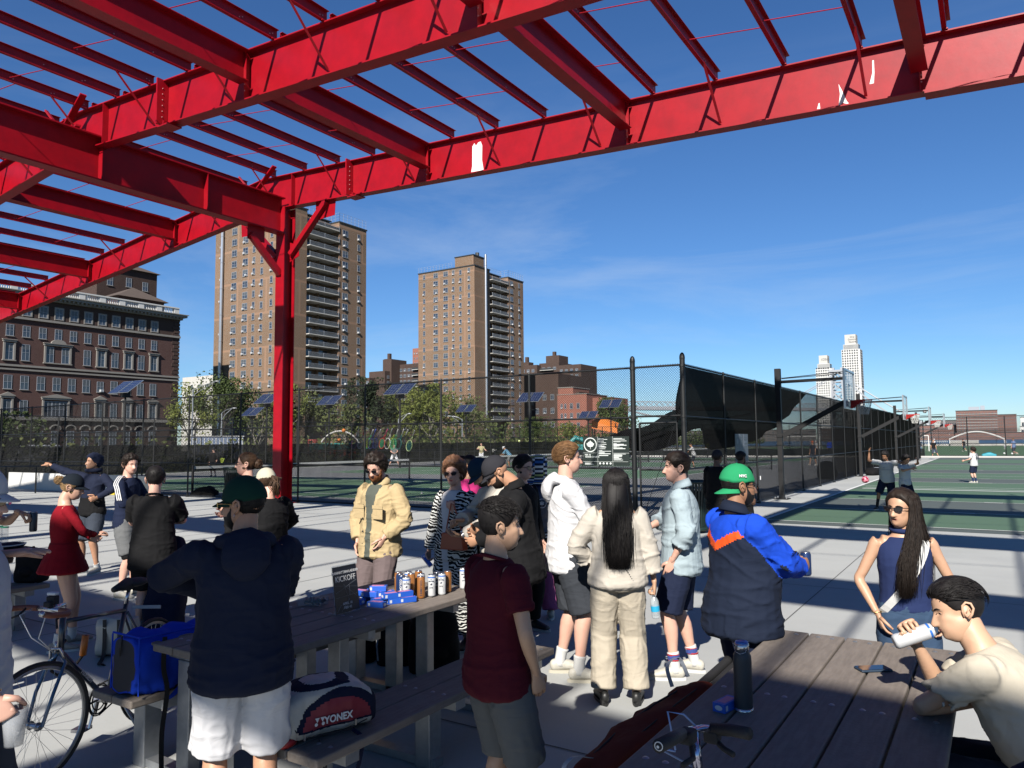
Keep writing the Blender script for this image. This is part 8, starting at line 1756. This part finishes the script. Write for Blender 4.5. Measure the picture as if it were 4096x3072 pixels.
# P21 seated
q = person('person in cream t-shirt leaning on the right table and drinking from a white can', .16, 3.62, 1.74, 48, dict(m=c_teecream, z0=-.12, sl=.66, off=.045, soff=.035, cuff=.01, flare=.012, amp=.009, boxy=1), dict(m=c_char, t=.95, off=.04, flare=.02), sk='asian', hair='black', det=2, style='swept', fade=.75, hyaw=30, hpitch=-12, hip=(0, 0, -.375), lean=30, slean=0,
    armL=((.02, .30, .80), (-.5, 1, -.5)), armR=((-.04, .50, 1.03), (.3, .3, -1)), handR=dict(D=(-.45, .25, .85), N=(-.75, -.3, .3), curl=(.95, 1.0, 1.05, 1.1), thumb=.8), handL=dict(D=(.6, .8, 0), N=(0, 0, -1), curl=(.4, .4, .5, .5)), legR=((.12, .42, .085), (0, .4, 1), (0, 1)), legL=((-.12, .40, .085), (0, .4, 1), (0, 1)), shoes=c_shoe)
P21 = q
mth = wloc(q, (q.H4 @ V3(0, .105, -.050))); hd_ = (Matrix.Rotation(q.root.rotation_euler[2], 3, 'Z') @ (q.H4.to_3x3() @ V3(0, 1, -.12))).normalized(); zc = -hd_; M = frameM((0, 0, 0), zc.orthogonal(), zc.cross(zc.orthogonal()))
can_(tuple(mth+hd_*.172), 'white', 'white drink can tilted to the mouth of the person in the cream t-shirt', M=M @ Matrix.Rotation(R(100), 4, 'Z'), h=.165, r=.031)
# P22
q = person('person in maroon t-shirt and grey sweat shorts with a hand in the pocket', -1.985, 2.935, 1.595, -58, dict(m=c_maroon, z0=-.11, sl=.62, off=.036, soff=.03, cuff=.008, flare=.012, amp=.008, boxy=.9), dict(m=cloth('sweat_grey', (.12, .125, .125)), t=.98, off=.05, flare=.02, amp=.008), sk='asian', hair='black', det=2, style='spiky', hyaw=-20, hpitch=2, armR=((.205, .10, .93), (1, -.7, 0)), handR=dict(D=(-.15, .3, -1), N=(-1, 0, 0)), armL=((-.22, .05, .86), (-1, -.4, 0)), collar=c_maroon, shoes=c_shoe)
# P23, P24
q = person('person in black with black cap at the fence, left one of two dark figures', -4.05, 12.75, 1.70, -52, dict(m=c_black, z0=-.2, sl=1.9, off=.06, soff=.05, amp=.01, boxy=1), dict(m=c_black, t=1.95, off=.04, name='trousers'), sk='dark', hair='black', det=1, style='short', hat=dict(m_=c_capb), shoes=c_shoeb)
q = person('person in black with white slides at the fence, right one of two dark figures', -3.98, 13.9, 1.66, -62, dict(m=c_black, z0=-.2, sl=1.9, off=.06, soff=.05, amp=.01, boxy=1), dict(m=c_black, t=1.85, off=.04, name='trousers'), sk='dark', hair='black', det=1, style='short', beard=.004, shoes=c_shoe, socks=c_sockb)
# P1 pointing man at the left edge
q = person('person in white cap and white shirt at the left edge reaching out an arm', -3.53, 1.385, 1.79, -72, dict(m=cloth('shirt_white_soft', (.52, .54, .60)), z0=-.12, sl=.7, off=.05, soff=.05, amp=.008, boxy=1), dict(m=c_char, t=1.9, off=.03, name='trousers'), sk='fair', hair='dark', det=2, style='short', glasses='way', frame=mat('frame_tortoise', (.08, .02, .015), .3), hyaw=-12, hpitch=8, hat=dict(m_=c_capw),
    armL=((-.14, .10, 1.39), (-.3, -1, -.5)), handL=dict(D=(.12, 1, .12), N=(.0, -.1, -1), curl=(.10, .12, .15, .2), thumb=.15), armR=((.235, .24, .76), (.5, -1, 0)), handR=dict(D=(-.1, .5, -.9), N=(-1, .1, .1), curl=(.8, .85, .9, .9), thumb=.7))
P1 = q; watch(q, -1, M_silver, mat('leather_dark', (.04, .018, .012), .5), t=.92, r=.031)
b = MB(); A, E, Wr = q.arms[1]; d = (Wr-E).normalized(); u = d.orthogonal().normalized(); v = d.cross(u); c_ = E.lerp(Wr, .95); b.tube([c_+(u*math.cos(a)+v*math.sin(a))*.031 for a in [2*math.pi*i/20 for i in range(20)]], .0035, 5, close=True); b.build('bracelet', M_gold, q.root)
w = wloc(q, Wr+V3(-.05, .06, -.20)); t = T('plastic_cup', 'clear plastic cup held low at the lower left corner', 'cup', w); b = MB(); b.lathe([(0, 0), (.032, 0), (.046, .14), (.044, .14), (.031, .004)], n=24); b.build('cup', mat('cup_clear', (.5, .52, .55), .1, alpha=.45), t, smooth=True)
# P26 hand with can
q = person('person at the far left edge, dangling a slim dark can', -6.53, 2.50, 1.70, -75, dict(m=c_white, sl=.6, off=.03, soff=.03), dict(m=c_char, t=.95, off=.03), sk='tan', hair='dark', det=1, style='short', armL=((-.05, .40, 1.42), (-1, 0, -.6)), handL=dict(D=(.1, 1, -.35), N=(.3, -.2, -1), curl=(.8, .85, .9, 1), thumb=.6), shoes=c_shoe)
w = wloc(q, q.arms[-1][2]+V3(.0, .10, -.15)); can_(w, 'dark', 'slim dark can dangling from the hand at the far left edge', words=False, h=.15, r=.027)

# ---- kids on the court ----
c_jers = cloth('jersey_white', (.55, .56, .57)); 
q = person('child in white t-shirt and navy shorts jumping with one arm raised on the court', -2.45, 21.7, 1.52, 150, dict(m=c_jers, sl=.7, off=.045, soff=.045, amp=.012, boxy=1), dict(m=c_navy, t=.95, off=.06, flare=.04), sk='brown', hair='black', det=1, style='curly', hyaw=-20, hpitch=18, lean=6, z=.03, armR=((.44, .10, 1.72), (.6, 0, -1)), armL=((-.38, .32, 1.45), (-1, 0, 0)), legR=((.30, .0, .10), (.4, .6, 0), (.3, 1)), legL=((-.12, .05, .06), (0, 1, 0), (-.2, 1)), socks=c_sockb, sockh=.6, shoes=c_shoeb)
text('', .01, Matrix(), M_ink, q.root) if False else None
b = MB(); b.box((0, .168, 1.05), (.20, .004, .018)); b.box((.05, .168, 1.10), (.05, .004, .02)); b.build('shirt_print', M_frame, q.root)
q = person('child in white jersey and striped navy shorts close behind the jumping child', -2.02, 21.55, 1.45, -160, dict(m=c_jers, sl=.7, off=.035, soff=.035, amp=.01), dict(m=c_navy, t=.95, off=.05, flare=.03), sk='tan', hair='black', det=1, style='curly', armR=((.1, .36, 1.36), (1, 0, -.5)), armL=((-.12, .38, 1.62), (-1, 0, -.3)), hpitch=20, legL=((-.2, .1, .085), (0, 1, 0), (-.1, 1)), socks=c_sockb, sockh=.6, shoes=c_shoe)
for S_ in (1, -1):
    for k in range(3): b = MB(); x = S_*(.148+0*k); b.tube([(S_*.165, -.02+k*.022, .86), (S_*.185, -.02+k*.022, .68), (S_*.18, -.02+k*.022, .50)], .007, 4); b.build('side_stripe', M_inkw, q.root)
q = person('child in white numbered jersey and navy socks standing alone on the green court', -.87, 37.1, 1.46, 28, dict(m=c_jers, sl=.75, off=.045, soff=.045, amp=.008, boxy=1), dict(m=c_navy, t=.9, off=.05, flare=.03), sk='fair', hair='dark', det=1, style='curly', hth=.03, armL=((-.42, .22, 1.12), (-.5, -.3, -.6)), armR=((.16, .25, 1.05), (1, -.5, 0)), hyaw=20, socks=cloth('sock_navy', (.015, .03, .09)), sockh=.7, shoes=c_shoe)
text('14', .20, Matrix.Translation((0, -.158, 1.05)) @ Matrix.Rotation(R(90), 4, 'X'), M_ink, q.root, ext=.004, bold=.004); text('DUG', .075, Matrix.Translation((0, -.152, 1.19)) @ Matrix.Rotation(R(90), 4, 'X'), M_ink, q.root, ext=.004, bold=.002)
# ---- far people ----
def far(label, x, y, H, face, tm, bm, t=.95, sk='tan', hair='dark', sl=.7, **k):
    return person(label, x, y, H, face, dict(m=tm, sl=sl, off=.03, soff=.03, amp=0, boxy=.8), dict(m=bm, t=t, off=.04, flare=.02, amp=0), sk=sk, hair=hair, det=0, **{**dict(style='short', shoes=c_shoe), **k})
far('player in black clothes and cap on the court left of the red column', -39.0, 27.9, 1.72, 175, c_black, c_black, 1.2, sk='fair', sl=1.9, armL=((-.35, .28, 1.0), (-1, -.3, 0)), shoes=c_shoeb, hat=dict(m_=c_capb))
racket((-38.35, 28.1, 1.02), (R(20), R(70), R(20)), K['y'], K['y'], K['k'], 'yellow racket held by the player in black')
far('player in grey shirt and white shorts behind the hanging rackets, legs wide apart', -39.4, 44.2, 1.80, 190, c_grey, c_white, sk='fair', armL=((-.1, .35, 1.1), (-1, 0, -.3)), armR=((.1, .35, 1.1), (1, 0, -.3)), legR=((.38, 0, .085), (.5, 1, 0), (.5, 1)), legL=((-.38, 0, .085), (-.5, 1, 0), (-.5, 1)))
far('player in pale yellow shirt and white shorts holding out a racket on the far court', -40, 56.8, 1.84, 175, cloth('shirt_straw', (.42, .38, .22)), c_white, sk='fair', armL=((-.48, .15, 1.05), (-.5, 0, -1)), armR=((.25, .25, 1.25), (1, 0, -1)))
racket((-38.9, 57.3, 1.15), (R(40), R(80), R(20)), K['w'], K['s'], K['w'], 'pale racket held by the player in the straw shirt')
far('player in white sun hat and blue patterned shirt bending on the far court', -30.5, 46.95, 1.72, 80, cloth('shirt_blue_pattern', (.10, .22, .32)), c_grey, sk='brown', sl=1.2, lean=38, hat=dict(m_=c_capw), armL=((-.25, .62, .95), (-1, 0, -.5)), armR=((.2, .6, .9), (1, 0, -.5)))
far('player in grey shirt and white shorts running just left of the black park sign', -25.6, 54, 1.76, 30, c_grey, c_white, sk='fair', legR=((.12, .35, .09), (0, 1, 0), (0, 1)), legL=((-.12, -.35, .16), (0, 1, 0), (0, 1)))
far('player in orange cap and dark polo walking on the court seen through the side fence', -11.35, 58.1, 1.76, 120, cloth('polo_ink', (.02, .025, .04)), c_char, sk='tan', hat=dict(m_=cloth('cap_orange', (.5, .10, .03))), legR=((.1, .25, .085), (0, 1, 0), (0, 1)), legL=((-.1, -.2, .085), (0, 1, 0), (0, 1)))
far('person in pale shirt reaching forward on the court behind the two dark figures', -17.3, 49.5, 1.72, 80, c_jers, c_char, sk='tan', lean=14, armL=((-.1, .55, 1.0), (-1, 0, -.5)), armR=((.1, .5, 1.0), (1, 0, -.5)))
far('person in yellow safety vest standing beyond the court', -31.5, 95.5, 1.75, 150, cloth('vest_yellow', (.55, .60, .05)), c_char, 1.95)
far('person in bright blue jacket standing behind the orange cap player', -15.6, 88.9, 1.85, 0, c_royal, c_char, 1.9, sl=1.9)
far('person with pale helmet and grey top on a bicycle right of the blue jacket', -13.6, 90.5, 1.75, 60, c_grey, c_char, 1.2, hat=dict(m_=c_capw))
far('person with pale helmet left of the blue jacket', -17.2, 90.0, 1.72, 100, c_jers, c_char, 1.2, hat=dict(m_=c_capw))
far('person in blue shirt and dark shorts running away at the far right of the turf', 1.35, 89.6, 1.84, 20, cloth('shirt_sky', (.14, .20, .34)), c_char, sk='fair', hair='sandy', bw=1.12, legR=((.12, .12, .085), (0, 1, 0), (0, 1)), legL=((-.12, -.42, .32), (0, 1, 0), (0, 1)))
far('walker in jeans, white hat and white top, right one of a turf pair', -6.9, 112, 1.8, 60, c_white, c_jeanl, 1.95, sl=1.9, hat=dict(m_=c_capw))
far('walker in jeans and dark top, left one of the pair on the turf', -8.6, 112.5, 1.72, -60, c_char, c_jeanl, 1.95, sl=1.9)
far('person in black leaning to run on the turf right of the walking pair', -3.9, 122, 1.72, 20, c_black, c_char, 1.2, lean=12, legR=((.12, .3, .085), (0, 1, 0), (0, 1)), legL=((-.12, -.4, .2), (0, 1, 0), (0, 1)))
far('small figure in white near the water right of the field fence post', 1.1, 150, 1.7, 90, c_white, c_white, 1.9, sl=1.9)
far('person in black half hidden at the far end of the side fence', -5.3, 84.6, 1.75, 170, c_black, c_char, 1.2, legL=((-.35, .25, .085), (-.4, 1, 0), (-.5, 1)))
# far things
t = T('gear_bag', 'flat dark sports bag lying against the side fence past the pink ball', 'sports bag', (-5.45, 43.2, 0), R(80)); loft(t, 'bag_body', [M_blackb], [(-.8, .12, .2, .1), (-.5, .18, .3, .17), (0, .2, .32, .19), (.5, .16, .3, .15), (.85, .1, .18, .08)], None, 20, .6); b = MB(); b.box((.3, -.05, .37), (.3, .2, .05)); b.build('pale_patch', M_frame, t)
t = T('gear_bag', 'humped dark bag behind the fence beside the second basketball post', 'sports bag', (-6.9, 38.4, 0), R(80)); loft(t, 'bag_body', [M_blackb], [(-.7, .2, .2, .18), (-.3, .4, .35, .38), (.2, .42, .35, .4), (.7, .2, .25, .18)], None, 20, .7)
t = T('gear_bag', 'tangle of black gear on the ground left of the dark slatted bin beyond the fence', 'sports bag', (-24.6, 17.25, 0), R(20)); loft(t, 'bag_body', [M_blackb], [(-.5, .08, .15, .06), (-.2, .15, .22, .13), (.2, .2, .2, .18), (.5, .1, .12, .08)], None, 20, .7, noise_=.03)
t = T('gear_bag', 'turquoise bag lying at the field edge right of the lone child', 'sports bag', (-.75, 87.3, 0), R(10)); loft(t, 'bag_body', [mat('turquoise', (.02, .25, .32), .6)], [(-.6, .15, .2, .12), (0, .25, .3, .22), (.6, .15, .2, .12)], None, 20, .7, noise_=.03)
for i, (x, y, lab) in enumerate(((-18.4, 92.5, 'bicycle standing left of the blue jacket beyond the courts'), (-12.6, 92.5, 'bicycle standing right of the blue jacket beyond the courts'))):
    bb_ = T('bicycle', lab, 'bicycle', (x, y, 0), R(10+i*30)); wheel(bb_, (0, 0, .34), .34, (0, 1, 0)); wheel(bb_, (1.03, 0, .34), .34, (0, 1, 0)); tubes(bb_, 'frame', M_bf, [(((.45, 0, .28), (.85, 0, .78)), .02), (((.30, 0, .82), (.85, 0, .84)), .018), (((.45, 0, .28), (.28, 0, .9)), .018), (((0, 0, .34), (.45, 0, .28)), .012), (((0, 0, .34), (.3, 0, .8)), .012), (((.83, 0, .9), (.87, 0, .7), (1.03, 0, .34)), .015), (((.84, -.25, 1.0), (.84, .25, 1.0)), .015)]); b = MB(); b.sphere((.26, 0, .93), (.12, .06, .03), 10, 6); b.build('saddle', M_rub, bb_)
bpy.data.scenes.remove(TS)
for o in bpy.data.objects:
    if 'label' in o and len(str(o['label']).split()) > 16: print('LONG LABEL', o['label'])
